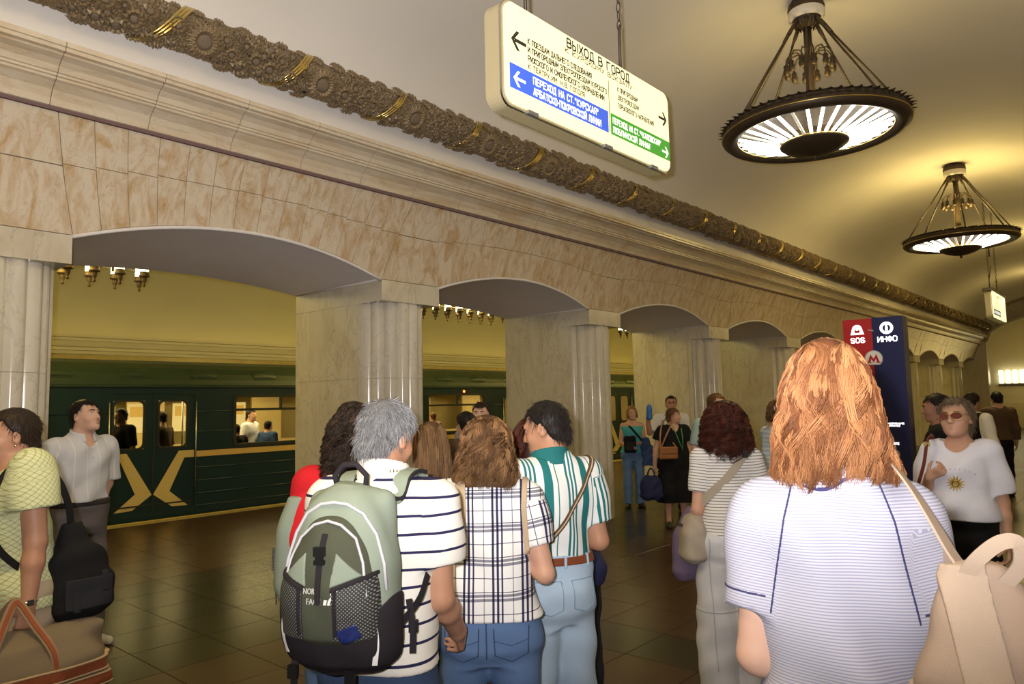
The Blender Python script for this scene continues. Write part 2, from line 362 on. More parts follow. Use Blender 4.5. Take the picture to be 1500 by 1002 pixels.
# --- left wall: frieze of marble voussoirs over the arches
wall = MB()
for k in range(K0, K1 + 1):                                             # backing sheet
    ss = np.linspace(-1 - CW / OW, 1 + CW / OW, 41); rows = []
    for j in range(9):
        row = []
        for s in ss:
            t0 = arch_t(s) if abs(s) < 1 else 0.0
            t = t0 + (TC - t0) * j / 8; row.append((fx(t) - .012, yc(k) + s * OW / 2, ZT + t))
        rows.append(row)
    wall.grid(rows)
wall_left = wall.build('wall_left', 'm_grout', kind='structure', label='left wall of marble voussoirs above the row of arches', cat='wall')
LEAN = .176
def vouss(mb, k, sa, sb, ta_fn, tb_fn, g=.0022, th=.014, seg=3):
    """one stone between two radial joints sa, sb (in half openings)"""
    def P(s, t, out, dy): return (fx(t) + out, yc(k) + s * OW / 2 * (1 + LEAN * t) + dy, ZT + t)
    front = []; back = []
    for j in range(seg + 1):
        a = []; b = []
        for s, dy in ((sa, g), ((sa + sb) / 2, 0), (sb, -g)):
            t0, t1 = ta_fn(s) + g, tb_fn(s) - g; t = t0 + (t1 - t0) * j / seg
            a.append(P(s, t, 0, dy)); b.append(P(s, t, -th, dy))
        front.append(a); back.append(b)
    mb.grid(front, smooth=False)
    for rail in ([r[0] for r in front], [r[-1] for r in front], front[0], front[-1]):
        src = back; 
    ring_f = front[0] + [r[-1] for r in front[1:]] + front[-1][::-1][1:] + [r[0] for r in front[::-1][1:-1]]
    ring_b = back[0] + [r[-1] for r in back[1:]] + back[-1][::-1][1:] + [r[0] for r in back[::-1][1:-1]]
    n = len(ring_f); mb.add(ring_f + ring_b, [(i, n + i, n + (i + 1) % n, (i + 1) % n) for i in range(n)])
def lo_fn(s): return arch_t(s) if abs(s) < 1 else 0.0
def jt(s): return TJ + .085 * max(0, 1 - s * s)
NT = 14
far = MB()
for k in range(-1, K1 + 1):
    near = k <= 5
    for i in range(NT):
        sa, sb = -1 + 2 * i / NT, -1 + 2 * (i + 1) / NT
        tj = jt((sa + sb) / 2 + .04) + rng.uniform(-.004, .004); jf = lambda s, tj=tj: tj
        for lo, hi in ((lo_fn, jf), (jf, lambda s: TC)):
            if near: m = MB(); vouss(m, k, sa, sb, lo, hi); m.build('voussoir', 'm_tile', wall_left)
            else: vouss(far, k, sa, sb, lo, hi)
    # the stones over the pier that follows this arch: the radial joints of both arches close in on it
    for lo, hi in ((0.0, TJ), (TJ, TC)):
        m = MB() if near else far
        def P(e, t, out):
            ya = yc(k) + OW / 2 * (1 + LEAN * t) + .0035; yb = yc(k + 1) - OW / 2 * (1 + LEAN * t) - .0035
            return (fx(t) + out, ya + (yb - ya) * e, ZT + t)
        tt = [lo + .0035 + (hi - lo - .007) * j / 3 for j in range(4)]
        m.grid([[P(0, t, 0), P(.5, t, 0), P(1, t, 0)] for t in tt], smooth=False)
        ring = [(0, tt[0]), (1, tt[0]), (1, tt[-1]), (0, tt[-1])]
        m.add([P(e, t, 0) for e, t in ring] + [P(e, t, -.014) for e, t in ring], [(i, 4 + i, 4 + (i + 1) % 4, (i + 1) % 4) for i in range(4)])
        if near: m.build('pier_stone', 'm_tile', wall_left)
far.build('distant_voussoirs', 'm_tile', wall_left)['kind'] = 'stuff'

# arch soffits with their white beads
for k in range(K0, K1 + 1):
    ss = np.linspace(-1, 1, 25)
    rows = []
    for j in range(7):
        e = j / 6; row = []
        for s in ss:
            t = arch_t(s, .245 * (1 - e) + .11 * e); row.append((fx(arch_t(s)) * (1 - e) - DEP * e - .004 * (1 - e), yc(k) + s * OW / 2, ZT + t))
        rows.append(row)
    sf = MB().grid(rows).build('arch_soffit', 'm_soffit', wall_left)
    bd = MB(); bd.tube([(fx(arch_t(s)) - .008, yc(k) + s * OW / 2, ZT + arch_t(s) - .010) for s in ss], .016, 6)
    for sg in (-1, 1): bd.tube([(-.01, yc(k) + sg * (OW / 2 - .006), ZT + .008), (-DEP, yc(k) + sg * (OW / 2 - .006), ZT + .008)], .016, 6)
    bd.build('soffit_bead', 'm_bead', wall_left)
    # platform face over the arch
    rows = []
    for j in range(2):
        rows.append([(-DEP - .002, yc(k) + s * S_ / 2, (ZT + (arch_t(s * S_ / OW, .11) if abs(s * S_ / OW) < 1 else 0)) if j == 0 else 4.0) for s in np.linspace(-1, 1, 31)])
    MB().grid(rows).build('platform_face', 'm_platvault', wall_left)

# --- piers with engaged fluted columns
def pier(k):
    y1 = Y0 + k * S_; ya = y1 - CW; ym = (y1 + ya) / 2
    p = empty('pillar', (0, 0, 0)); tag(p, kind='structure', cat='pillar')
    # fluted shaft: convex lobes
    nl = 14; R = .37; cx = -.385
    for za, zb in ((0, 1.9605), (1.9635, ZB - .001)):
        m = MB()
        for i in range(nl):                              # each lobe is its own smooth strip, so the grooves stay sharp
            lobe = []
            for j in range(8):
                a = 2 * PI * (i + j / 7 + .08) / nl; r = R * (.885 + .115 * math.sin(PI * j / 7) ** .75); lobe.append((cx + r * math.cos(a), ym + r * math.sin(a)))
            m.grid([[(x, y, z) for x, y in lobe] for z in (za, zb)])
        m.build('column_drum', 'm_column', p)
    MB().box((-.70, ya + .001, ZB), (0, y1 - .001, ZT - .002)).build('capital', 'm_grey', p)
    # side slabs: body and separate facing panels
    MB().box((-DEP + .006, ya + .010, 0), (-.36, y1 - .010, ZT - .003)).build('pier_core', 'm_grey', p)
    for sy in (0, 1):
        yA, yB = (ya, ya + .012) if sy == 0 else (y1 - .012, y1)
        cuts = [0, .95, 1.962, ZB]
        for z0, z1, xs in ((0, .95, (-DEP, -1.04, -.44)), (.95, 1.962, (-DEP, -1.18, -.44)), (1.962, ZB, (-DEP, -1.30, -.86, -.44)), (ZB, ZT, (-DEP, -1.12, -.70))):
            for xa, xb in zip(xs[:-1], xs[1:]):
                MB().box((xa + .002, yA, z0 + .002), (xb - .002, yB, z1 - .002)).build('facing_panel', 'm_grey', p)
    MB().box((-DEP, ya + .001, 0), (-DEP + .012, y1 - .001, ZT - .003)).build('facing_panel', 'm_grey', p)
    return p
pl = ['left-most pillar, cut by the photo edge, behind the woman in lime', 'fluted pillar behind the grey-haired man', 'fluted pillar behind the man in the teal striped shirt',
      'fluted pillar behind the group in white and black', 'fluted pillar beside the foreground red-haired woman']
for k in range(-1, 10):
    p = pier(k); p['group'] = 'near pillars' if k < 5 else 'distant pillars'
    p['label'] = pl[k] if 0 <= k < 5 else ('pillar before the left edge of the photo' if k < 0 else 'distant fluted pillar number %s along the hall beyond the information totem' % ('six seven eight nine ten eleven'.split()[k - 5]))

# --- cornice of moulded stones
CB = fx(TC)
cprof = [(CB - .02, ZT + TC - .012), (CB + .012, ZT + TC - .012), (CB + .012, ZT + TC + .012), (CB + .03, ZT + TC + .016), (CB + .045, 3.855), (CB + .075, 3.905), (CB + .125, 3.945), (CB + .15, 3.955),
         (CB + .15, 3.972), (CB + .168, 3.974), (CB + .168, 3.992), (CB + .182, 3.994), (CB + .20, 4.03), (CB + .235, 4.06), (CB + .285, 4.078), (CB + .285, 4.092), (CB + .322, 4.094), (CB + .325, 4.118), (CB + .338, 4.122), (CB + .34, 4.155), (CB + .05, 4.185), (CB - .02, 4.185)]
trim2 = MB()
def sweep(mb, prof, ya, yb, mi=0):
    n = len(prof); V = [(x, ya, z) for x, z in prof] + [(x, yb, z) for x, z in prof]
    mb.add(V, [(i, i + 1, n + i + 1, n + i) for i in range(n - 1)] + [tuple(range(n)), tuple(range(2 * n - 1, n - 1, -1))], mi)
sweep(trim2, [(x - .01, z) for x, z in cprof], YA, YB)
trim_2 = trim2.build('trim_2', 'm_grout', kind='structure', label='moulded marble cornice running above the arches', cat='cornice')
y = 1.58 - .665 * 6; st = MB()
i = 0
while y < YB - .1:
    m = MB() if y < 22 else st
    sweep(m, cprof[2:], y + .0025, min(YB, y + .665) - .0025)
    if y < 22: m.build('cornice_stone', 'm_cornice', trim_2)
    y += .665
st.build('distant_cornice_stones', 'm_cornice', trim_2)['kind'] = 'stuff'
MB().box((CB - .03, YA, ZT + TC - .012), (CB + .020, YB, ZT + TC + .010)).build('cornice_groove', 'm_groove', trim_2)

# --- vault of the hall (elliptical) and the wall strip under it
VA, VB_, VZ = 3.06, 1.46, 4.30
rows = []
for i in range(61):
    a = PI * i / 60; rows.append([(HX - VA * math.cos(a), yy, VZ + VB_ * math.sin(a) ** .92) for yy in (YA - 3, 8, 20, 38.0)])
ceil = MB().add([], [])
ceil.grid([[(HX - VA, yy, 4.15) for yy in (YA - 3, 8, 20, 38.0)]] + rows + [[(HX + VA, yy, 4.15) for yy in (YA - 3, 8, 20, 38.0)]])
ceil.build('ceiling', 'm_plaster', kind='structure', label='white plastered barrel vault over the station hall', cat='ceiling')
# --- right wall (outside the frame, closes the room), back wall, end wall
rw = MB(); rw.box((7.0, YA - 3, 0), (7.2, 38, 4.3)); rw.build('wall_right', 'm_grey', kind='structure', label='right hand marble wall of the hall outside the photo', cat='wall')
MB().box((-9.3, YA - 3.2, -1.3), (7.2, YA - 3, 6.2)).build('wall_back', 'm_plaster', kind='structure', label='wall closing the hall behind the camera', cat='wall')
# ---------------------------------------------------------------- gilded flower garland on the vault
GX, GZ, GR = .585, 4.545, .138
gar = MB(); rows = []
yy = YA
while yy < 37.6:
    rows.append([(GX + (GR + .012 * math.sin(9 * a + yy * 23) * math.sin(yy * 31 + a * 5)) * math.cos(a), yy, GZ + (GR + .012 * math.sin(7 * a + yy * 17)) * math.sin(a)) for a in [2 * PI * i / 20 for i in range(20)]])
    yy += .07
gar.grid(rows, closed=True)
trim_3 = gar.build('trim_3', 'm_garland_shade', kind='structure', label='gilded plaster garland of flowers wound with ribbons below the vault', cat='garland')
def petals(mb, n, r0, r1, w, z0, lift, mi=0, ph=0.0):
    for i in range(n):
        a = 2 * PI * (i + ph) / n; c, s = math.cos(a), math.sin(a)
        def q(r, t, z): return (r * c - t * s, r * s + t * c, z)
        rm = (r0 + r1) / 2
        mb.add([q(r0, -w * .5, z0), q(r0, w * .5, z0), q(rm, -w, z0 + lift), q(rm, w, z0 + lift), q(r1, 0, z0 + lift * .3), q(rm, 0, z0 + lift * 1.7)],
               [(0, 5, 2), (0, 1, 5), (1, 3, 5), (2, 5, 4), (5, 3, 4)], mi)
def flower_mesh(name, R, n, disc, two):
    m = MB()
    if two: petals(m, n, disc * .8, R, R * .135, -.006, .018, 0, .5)
    petals(m, n, disc * .8, R * (.82 if two else 1), R * (.15 if two else .27), .004, .016)
    m.lathe([(disc, .004), (disc * .92, .020), (disc * .5, .024), (0.0, .022)], n=12, mi=1, cap=False)
    return m
f_src = {}
def gar_mat(th, y, sc, spin=0, up=.003):
    n = Vector((math.cos(th), 0, math.sin(th))); t = Vector((0, 1, 0)); b = n.cross(t)
    M = Matrix(((b.x, t.x, n.x, 0), (b.y, t.y, n.y, 0), (b.z, t.z, n.z, 0), (0, 0, 0, 1)))
    return Matrix.Translation((GX + (GR + up) * n.x, y, GZ + (GR + up) * n.z)) @ M @ Matrix.Rotation(spin, 4, 'Z') @ Matrix.Scale(sc, 4)
f_src['sun'] = flower_mesh('sunflower', .145, 20, .062, True)
f_src['daisy'] = flower_mesh('flower', .062, 11, .024, False)
f_src['rose'] = flower_mesh('flower', .05, 7, .017, True)
made = {}
def put_flower(kind, M):
    nm = 'sunflower' if kind == 'sun' else 'flower'
    if kind not in made:
        o = f_src[kind].build(nm, ['m_garland', 'm_garland_c'], trim_3); o.matrix_basis = M; made[kind] = o
    else: inst(made[kind], nm, trim_3, M)
gfar = MB(); ribfar = MB()
def rib_mb(mb, y0):
    for off in (-.027, 0, .027):
        P = [(GX + (GR + .034) * math.cos(-2.0 + 3.3 * j / 14), y0 + .40 * (j / 14) + off, GZ + (GR + .034) * math.sin(-2.0 + 3.3 * j / 14)) for j in range(15)]
        mb.tube(P, .0150, 6)
nb = -4; fcount = 0
while 2.02 + 1.055 * nb < 37.2:
    yb = 2.02 + 1.055 * nb
    near = -1 <= nb <= 10
    if near: m = MB(); rib_mb(m, yb); m.build('ribbon', 'm_brass', trim_3)
    else: rib_mb(ribfar, yb)
    items = [('sun', -.62, yb + .46, 1.0)]
    for j in range(6):
        for i in range(6):
            th = -1.75 + i * .50 + rng.uniform(-.12, .12); yy = yb + .10 + .172 * j + rng.uniform(-.03, .03) + .085 * i - .10
            if abs(th + .62) * GR < .16 and abs(yy - yb - .46) < .16: continue
            items.append((rng.choice(['daisy', 'daisy', 'rose']), th, yy, rng.uniform(.95, 1.45)))
    for kd, th, yy, sc in items:
        M = gar_mat(th, yy, sc, rng.uniform(0, 6), .026 if kd == 'sun' else .016)
        if near and fcount < 280: put_flower(kd, M); fcount += 1
        elif nb > -1:
            src = f_src[kd]; gfar.add([M @ Vector(v) for v in src.v], src.f)
    nb += 1
small = MB(); bl = MB(); petals(bl, 6, .003, .030, .009, .0, .008); bl.lathe([(.009, .004), (.006, .014), (0, .015)], n=6, cap=False)
yq = -1.0
while yq < 24:
    step = .034 if yq < 9 else .075
    for i in range(17 if yq < 9 else 9):
        M = gar_mat(-2.0 + 3.3 * (i + rng.random()) / (17 if yq < 9 else 9), yq + rng.uniform(-.02, .02), rng.uniform(.8, 1.5) * (1 if yq < 9 else 1.8), rng.uniform(0, 6)); small.add([M @ Vector(v) for v in bl.v], bl.f)
    yq += step
small.build('tiny_blossoms', 'm_garland', trim_3)['kind'] = 'stuff'
gfar.build('distant_flowers', 'm_garland', trim_3)['kind'] = 'stuff'
ribfar.build('distant_ribbons', 'm_brass', trim_3)['kind'] = 'stuff'

# ---------------------------------------------------------------- end of the hall
ew = MB(); YE = 37.6
ew.box((-9.2, YE, 0), (-5.9 + 4.3, YE + .5, 6.2)); ew.box((-1.6, YE, 0), (.50, YE + .5, 3.9))
ss = np.linspace(-1, 1, 33); rows = []
for yv in (YE, YE + .5):
    rows.append([(HX + 3.0 * s, yv, 3.9 + 1.15 * math.sqrt(max(0, 1 - s * s))) for s in ss])
ew.grid([[(x, yv, 6.2) for x, yv, z in rows[0]], rows[0], rows[1], [(x, yv, 6.2) for x, yv, z in rows[1]]])
ew.box((-1.6, YE, 3.9), (.50, YE + .5, 6.2)); ew.box((6.5, YE, 0), (7.2, YE + .5, 6.2))
ew.build('wall_end', 'm_grey', kind='structure', label='end wall of the hall with a wide arch', cat='wall')
MB().tube([(HX + 3.0 * s, YE - .02, 3.9 + 1.15 * math.sqrt(max(0, 1 - s * s))) for s in ss], .07, 8).build('trim_4', 'm_grey', kind='structure', label='marble moulding around the end arch', cat='moulding')
bw = MB(); bw.box((-1.6, 42.6, 0), (8, 42.8, 6.2)); bw.box((-1.7, YE + .5, 0), (-.5, 42.8, 6.2)); bw.box((-1.6, YE + .5, 6.1), (8, 42.8, 6.3)); bw.box((-1.6, 42.5, 0), (8, 42.62, 1.2))
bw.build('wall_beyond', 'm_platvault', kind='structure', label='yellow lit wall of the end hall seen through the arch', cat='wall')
sc = empty('wall_lamp', (.95, 42.45, 2.1)); tag(sc, 'bright wall lamp of frosted tubes in the arch at the far end', 'lamp')
MB().box((-.75, .0, -.08), (.95, .14, .02)).build('bracket', 'm_brass_dark', sc)
for i in range(6):
    m = MB(); m.lathe([(.0, .02), (.085, .02), (.09, .05), (.09, .62), (.08, .66), (0, .66)], (-.62 + .28 * i, -.04, 0), 12); m.build('glass_tube', 'm_tube_wall', sc)

# ---------------------------------------------------------------- platform tunnel
tw = MB(); tw.box((-9.2, YA - 3, -1.3), (-9.0, YE, 3.1)); tw.build('wall_track', 'm_yellow', kind='structure', label='yellow marble wall across the track above the train', cat='wall')
cp = [(-9.0, 2.74), (-8.97, 2.74), (-8.955, 2.80), (-8.93, 2.81), (-8.93, 2.86), (-8.90, 2.88), (-8.86, 2.98), (-8.84, 2.985), (-8.84, 3.03), (-8.80, 3.04), (-8.79, 3.09), (-9.0, 3.10)]
m = MB(); sweep(m, cp, YA - 3, YE); m.build('trim_5', 'm_platvault', kind='structure', label='cream moulding along the top of the track wall', cat='cornice')
rows = []
for i in range(33):
    a = PI * i / 32; rows.append([(-5.3 - 3.7 * math.cos(a), yv, 3.09 + 1.75 * math.sin(a)) for yv in (YA - 3, 10, 24, YE)])
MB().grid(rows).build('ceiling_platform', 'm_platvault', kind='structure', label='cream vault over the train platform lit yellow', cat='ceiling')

# ---------------------------------------------------------------- the train
pmat('m_train', (.005, .024, .036), .32, spec=.5, var=.1, vscale=3); pmat('m_train_roof', (.020, .040, .026), .42)
pmat('m_belt', (.60, .40, .13), .45); pmat('m_chev', (.60, .46, .20), .5); pmat('m_rubber', (.012, .014, .014), .6); pmat('m_silver', (.55, .54, .5), .3, metal=1)
pmat('m_inside', (.55, .42, .18), .6, var=.25, vscale=2.5); pmat('m_seat', (.17, .07, .04), .6); pmat('m_striplight', (1, .95, .8), .4, emit=(1.0, .85, .42), estr=3.0)
pmat('m_redlamp', (.9, .1, .02), .3, emit=(1.0, .12, .02), estr=7); pmat('m_poster', (.75, .68, .5), .6); pmat('m_posterdark', (.12, .12, .12), .6)
_m, _nt, _b = newmat('m_glass'); _b.inputs['Base Color'].default_value = (.92, .95, .92, 1); _b.inputs['Transmission Weight'].default_value = 1; _b.inputs['Roughness'].default_value = .02; _b.inputs['IOR'].default_value = 1.12
MATS['m_glass'] = _m
TX = -5.85
tr = empty('subway_train', (-7.2, 11.6, 0)); tag(tr, 'dark green subway train standing at the platform behind the pillars', 'train')
TRI = Matrix.Translation((7.2, -11.6, 0))
def tb(mb, name, mats, parent=tr):
    o = mb.build(name, mats, parent)
    if parent == tr: o.data.transform(TRI)
    return o
TY0, TY1 = 2.45, 20.75
doors = [4.93 + 4.44 * i for i in range(4)]
side = MB()
def wallseg(y0, y1, z0=-.25, z1=2.03): side.box((TX - .05, y0, z0), (TX, y1, z1))
WZ0, WZ1 = 1.055, 1.885
wins = []
prev = TY0
for i, d in enumerate(doors):
    wallseg(prev, d - .66); 
    side.box((TX - .05, d - .66, 1.93), (TX, d + .66, 2.03)); side.box((TX - .05, d - .66, -.25), (TX, d + .66, .09))
    nxt = doors[i + 1] if i < 3 else TY1 + .66
    wa, wb = d + 1.34, (doors[i + 1] - 1.34 if i < 3 else TY1 - .5)
    if i == 3: wallseg(d + .66, TY1); prev = TY1; continue
    wallseg(d + .66, wa); side.box((TX - .05, wa, -.25), (TX, wb, WZ0)); side.box((TX - .05, wa, WZ1), (TX, wb, 2.03)); wins.append((wa, wb)); prev = wb
tb(side, 'car_side', 'm_train')
# the far side, ends, floor
o = MB(); o.box((-8.55, TY0, -.25), (-8.50, TY1, 1.0)); o.box((-8.55, TY0, 1.9), (-8.5, TY1, 2.05)); 
for d in doors: o.box((-8.55, d + .6, 1.0), (-8.5, d + 1.3, 1.9)); o.box((-8.55, d - 1.3, 1.0), (-8.5, d - .6, 1.9))
o.box((-8.55, TY0, -.25), (TX, TY0 + .05, 2.3)); o.box((-8.55, TY1 - .05, -.25), (TX, TY1, 2.3)); o.box((-8.5, TY0, -.25), (TX - .05, TY1, .0)); o.box((-8.52, TY0, 2.12), (TX - .05, TY1, 2.16))
tb(o, 'cabin_lining', 'm_inside')
def rr(y0, y1, z0, z1, r, n=5):
    P = []
    for cyy, cz, a0 in ((y1 - r, z0 + r, -PI / 2), (y1 - r, z1 - r, 0), (y0 + r, z1 - r, PI / 2), (y0 + r, z0 + r, PI)):
        for i in range(n + 1): a = a0 + PI / 2 * i / n; P.append((cyy + r * math.cos(a), cz + r * math.sin(a)))
    return P
def ring_mb(mb, y0, y1, z0, z1, r, w, xa, xb, mi=0):
    A = rr(y0, y1, z0, z1, r); B = rr(y0 + w, y1 - w, z0 + w, z1 - w, max(.01, r - w * .6)); n = len(A)
    V = [(xa, a, b) for a, b in A] + [(xa, a, b) for a, b in B] + [(xb, a, b) for a, b in A] + [(xb, a, b) for a, b in B]
    F = []
    for i in range(n):
        j = (i + 1) % n; F += [(2 * n + i, 2 * n + j, 3 * n + j, 3 * n + i), (i, n + i, n + j, j), (i, j, 2 * n + j, 2 * n + i), (n + i, 3 * n + i, 3 * n + j, n + j)]
    mb.add(V, F, mi)
for wa, wb in wins:
    m = MB(); ring_mb(m, wa - .03, wb + .03, WZ0 - .03, WZ1 + .03, .11, .055, TX - .03, TX + .010); 
    m.box((TX - .028, wa, 1.63), (TX + .004, wb, 1.672)); m.box((TX - .028, (wa + wb) / 2 - .02, 1.66), (TX + .004, (wa + wb) / 2 + .02, WZ1))
    for cz0, cz1 in ((WZ0 - .02, WZ0 + .06), (WZ1 - .06, WZ1 + .02)): pass
    fr = tb(m, 'window_frame', 'm_rubber')
    g = MB().box((TX - .022, wa, WZ0), (TX - .016, wb, WZ1)); tb(g, 'pane', 'm_glass')
    g = MB(); g.box((TX, wa - .55, .93), (TX, wa - .55, .93)) if 0 else None
for d in doors:
    for sgn in (-1, 1):
        a, b = (d - .655, d - .006) if sgn < 0 else (d + .006, d + .655)
        w0, w1 = (a + .10, b - .12) if sgn < 0 else (a + .06, b - .12)
        if sgn < 0: w0, w1 = a + .045, b - .135
        leaf = MB()
        x0, x1 = TX - .045, TX - .012
        z0, z1 = 1.075, 1.825
        for lo, hi in (((x0, a, .09), (x1, b, z0)), ((x0, a, z1), (x1, b, 1.93)), ((x0, a, z0), (x1, w0, z1)), ((x0, w1, z0), (x1, b, z1))): leaf.box(lo, hi)
        lf_ = tb(leaf, 'door', 'm_train')
        m = MB(); ring_mb(m, w0 - .015, w1 + .015, z0 - .015, z1 + .015, .10, .035, TX - .04, TX - .004); m.tube([(TX - .008, w0 + .01, z0 + .1), (TX - .008, w0 + .01, z1 - .1)], .006, 6)
        fo = m.build('window_frame', 'm_rubber', lf_); fo.data.transform(TRI)
        fo = MB().box((TX - .033, w0, z0), (TX - .028, w1, z1)).build('pane', 'm_glass', lf_); fo.data.transform(TRI)
        # painted chevron bent towards the seam
        s = sgn; e = d + s * .02
        pts = [(.65, 1.018), (.40, 1.020), (.012, .366), (.30, .155), (.56, .143), (.262, .395), (.49, .905), (.65, .903)]
        poly = [(d + s * p, z) for p, z in pts]
        # split into three convex pieces
        pcs = [[0, 1, 6, 7], [1, 2, 5, 6], [2, 3, 4, 5]]
        m = MB()
        for ids in pcs:
            q = [poly[i] for i in ids]
            if sum(q[i][0] * q[(i + 1) % 4][1] - q[(i + 1) % 4][0] * q[i][1] for i in range(4)) < 0: q = q[::-1]
            m.prism(q, lambda y_, z_, h: (h, y_, z_), TX - .012, TX - .008)
        fo = m.build('chevron_mark', 'm_chev', lf_); fo.data.transform(TRI)
        m = MB().box((TX - .014, a, .20), (TX - .002, b, .222)); fo = m.build('kick_strip', 'm_rubber', lf_); fo.data.transform(TRI)
    m = MB(); m.box((TX - .04, d - .012, .09), (TX - .006, d + .012, 1.93)); tb(m, 'door_seal', 'm_rubber')
    for yy in (d - .665, d + .665): tb(MB().tube([(TX + .012, yy, .35), (TX + .012, yy, 1.8)], .009, 6), 'door_jamb_rail', 'm_silver')
# belt stripe and ribs between the doors
segs = [(TY0, doors[0] - .68)] + [(doors[i] + .68, doors[i + 1] - .68) for i in range(3)] + [(doors[3] + .68, TY1)]
for a, b in segs:
    tb(MB().box((TX - .001, a, .905), (TX + .006, b, 1.0)), 'belt_stripe', 'm_belt')
    m = MB(); m.box((TX, a, .893), (TX + .009, b, .905)); m.box((TX, a, 1.0), (TX + .009, b, 1.012)); tb(m, 'belt_edging', 'm_rubber')
    for z in (.12, .315, .522, .73):
        tb(MB().tube([(TX, a, z), (TX, b, z)], .011, 6), 'rib', 'm_train')
for i, (a, b) in enumerate(segs):
    w = wins[i - 1] if 1 <= i <= 3 else None
    for z in (1.311, 1.639):
        for p, q in ([(a, w[0] - .04), (w[1] + .04, b)] if w else [(a, b)]): tb(MB().tube([(TX, p, z), (TX, q, z)], .011, 6), 'rib', 'm_train')
rp = [(TX, 2.03), (TX + .03, 2.035), (TX + .03, 2.06), (TX, 2.075), (TX - .015, 2.15), (TX - .07, 2.25), (TX - .17, 2.34), (TX - .35, 2.42), (TX - .7, 2.49), (-7.2, 2.52), (-8.0, 2.49), (-8.5, 2.2), (-8.55, 2.03)]
m = MB(); sweep(m, rp, TY0, TY1); tb(m, 'roof', 'm_train_roof')
for yy in [3.55 + 1.1 * i for i in range(15)]:
    m = MB(); m.grid([[(TX - .03 - .10 * i / 4 + .03 * math.sin(PI * i / 4), yy + (-.22 + .44 * j / 6), 2.19 + .12 * i / 4 + .02 * math.sin(PI * j / 6)) for j in range(7)] for i in range(5)]); 
    m.box((TX - .10, yy - .2, 2.17), (TX - .02, yy + .2, 2.2)); tb(m, 'roof_vent', 'm_train_roof')
m = MB(); m.lathe([(.03, 0), (.03, .02), (.02, .035), (0, .04)], n=12, cap=False); m.v = [(TX + z, 11.8 + x, 1.955 + y_) for x, y_, z in m.v]; tb(m, 'marker_lamp', 'm_redlamp')
tb(MB().box((TX - .01, 11.73, 1.92), (TX + .012, 11.87, 1.99)), 'lamp_housing', 'm_rubber')
for xx in (-6.65, -7.75): tb(MB().box((xx - .10, TY0 + .3, 2.09), (xx + .10, TY1 - .3, 2.12)), 'light_strip', 'm_striplight')
for a, b in wins:
    for x0, x1 in ((TX - .50, TX - .06), (-8.49, -8.05)):
        m = MB(); m.box((x0, a - .35, .0), (x1, b + .35, .45)); xb = x1 if x1 > -7 else x0
        m.box((min(xb, xb + (-.08 if x1 > -7 else .08)), a - .35, .45), (max(xb, xb + (-.08 if x1 > -7 else .08)), b + .35, .92)); tb(m, 'bench', 'm_seat')
for d in doors:
    for dy in (-.72, .72):
        tb(MB().tube([(-6.45, d + dy, 0), (-6.45, d + dy, 2.12)], .017, 8), 'grab_pole', 'm_silver')
for xx in (-6.5, -7.9): tb(MB().tube([(xx, TY0 + .3, 1.93), (xx, TY1 - .3, 1.93)], .016, 8), 'grab_rail', 'm_silver')
for yy, c in ((4.35, 'm_poster'), (5.1, 'm_poster'), (5.75, 'm_poster'), (6.6, 'm_poster'), (7.7, 'm_poster'), (11.2, 'm_poster')):
    tb(MB().box((-8.499, yy - .22, 1.25), (-8.49, yy + .22, 1.80)), 'notice', c); tb(MB().box((-8.489, yy - .17, 1.55), (-8.486, yy + .17, 1.74)), 'notice_print', 'm_belt')
for yy in (4.9, 7.3, 11.6, 15.5): lamp('cabin_light', 'AREA', (-7.2, yy, 2.07), 42, (1.0, .78, .32), shape='RECTANGLE', size=1.6, size_y=2.2)

# ---------------------------------------------------------------- hanging platform lamps
pmat('m_bronze', (.07, .042, .02), .6, metal=.3)
def cup(root, x, y, lit):
    m = MB(); m.lathe([(.0, -.17), (.013, -.165), (.018, -.145), (.011, -.132), (.026, -.10), (.034, -.065), (.03, -.052), (.058, -.040), (.064, -.026), (.054, -.012), (.052, .015), (.056, .022)], (x, y, 0), 14)
    h = m.build('lamp_cup', 'm_bronze', root)
    MB().lathe([(.0, .012), (.046, .012), (.05, .03), (.05, .30), (.0, .31)], (x, y, 0), 14).build('glass', 'm_cupglass' if lit else 'm_cupglass', h)
def platform_lamp(y0, n, label):
    root = empty('platform_lamp', (-3.65, y0, 3.39)); tag(root, label, 'lamp', 'bronze lamp rows over the platform')
    for i in range(n):
        cup(root, .14, -i * .29, 1); cup(root, -.26, .10 - i * .30, 1)
    m = MB()
    for x in (.14, -.26): m.tube([(x, .15, .10), (x, -n * .29, .10)], .010, 8)
    for i in range(0, n, 2): m.tube([(.14, -i * .29, .10), (-.26, .1 - i * .3, .10)], .009, 6)
    m.build('bar', 'm_bronze', root)
    m = MB()
    for yy in (-.3, -(n - 1) * .29 + .2): m.tube([(-.06, yy, .02), (-.06, yy, 1.25)], .016, 8)
    m.build('hanger_rod', 'm_bronze', root)
platform_lamp(3.78, 8, 'row of bronze lamp cups over the platform, seen in the first arch')
platform_lamp(10.55, 8, 'row of bronze lamp cups over the platform, seen in the second arch')
platform_lamp(17.4, 8, 'row of bronze lamp cups over the platform, seen in the third arch')

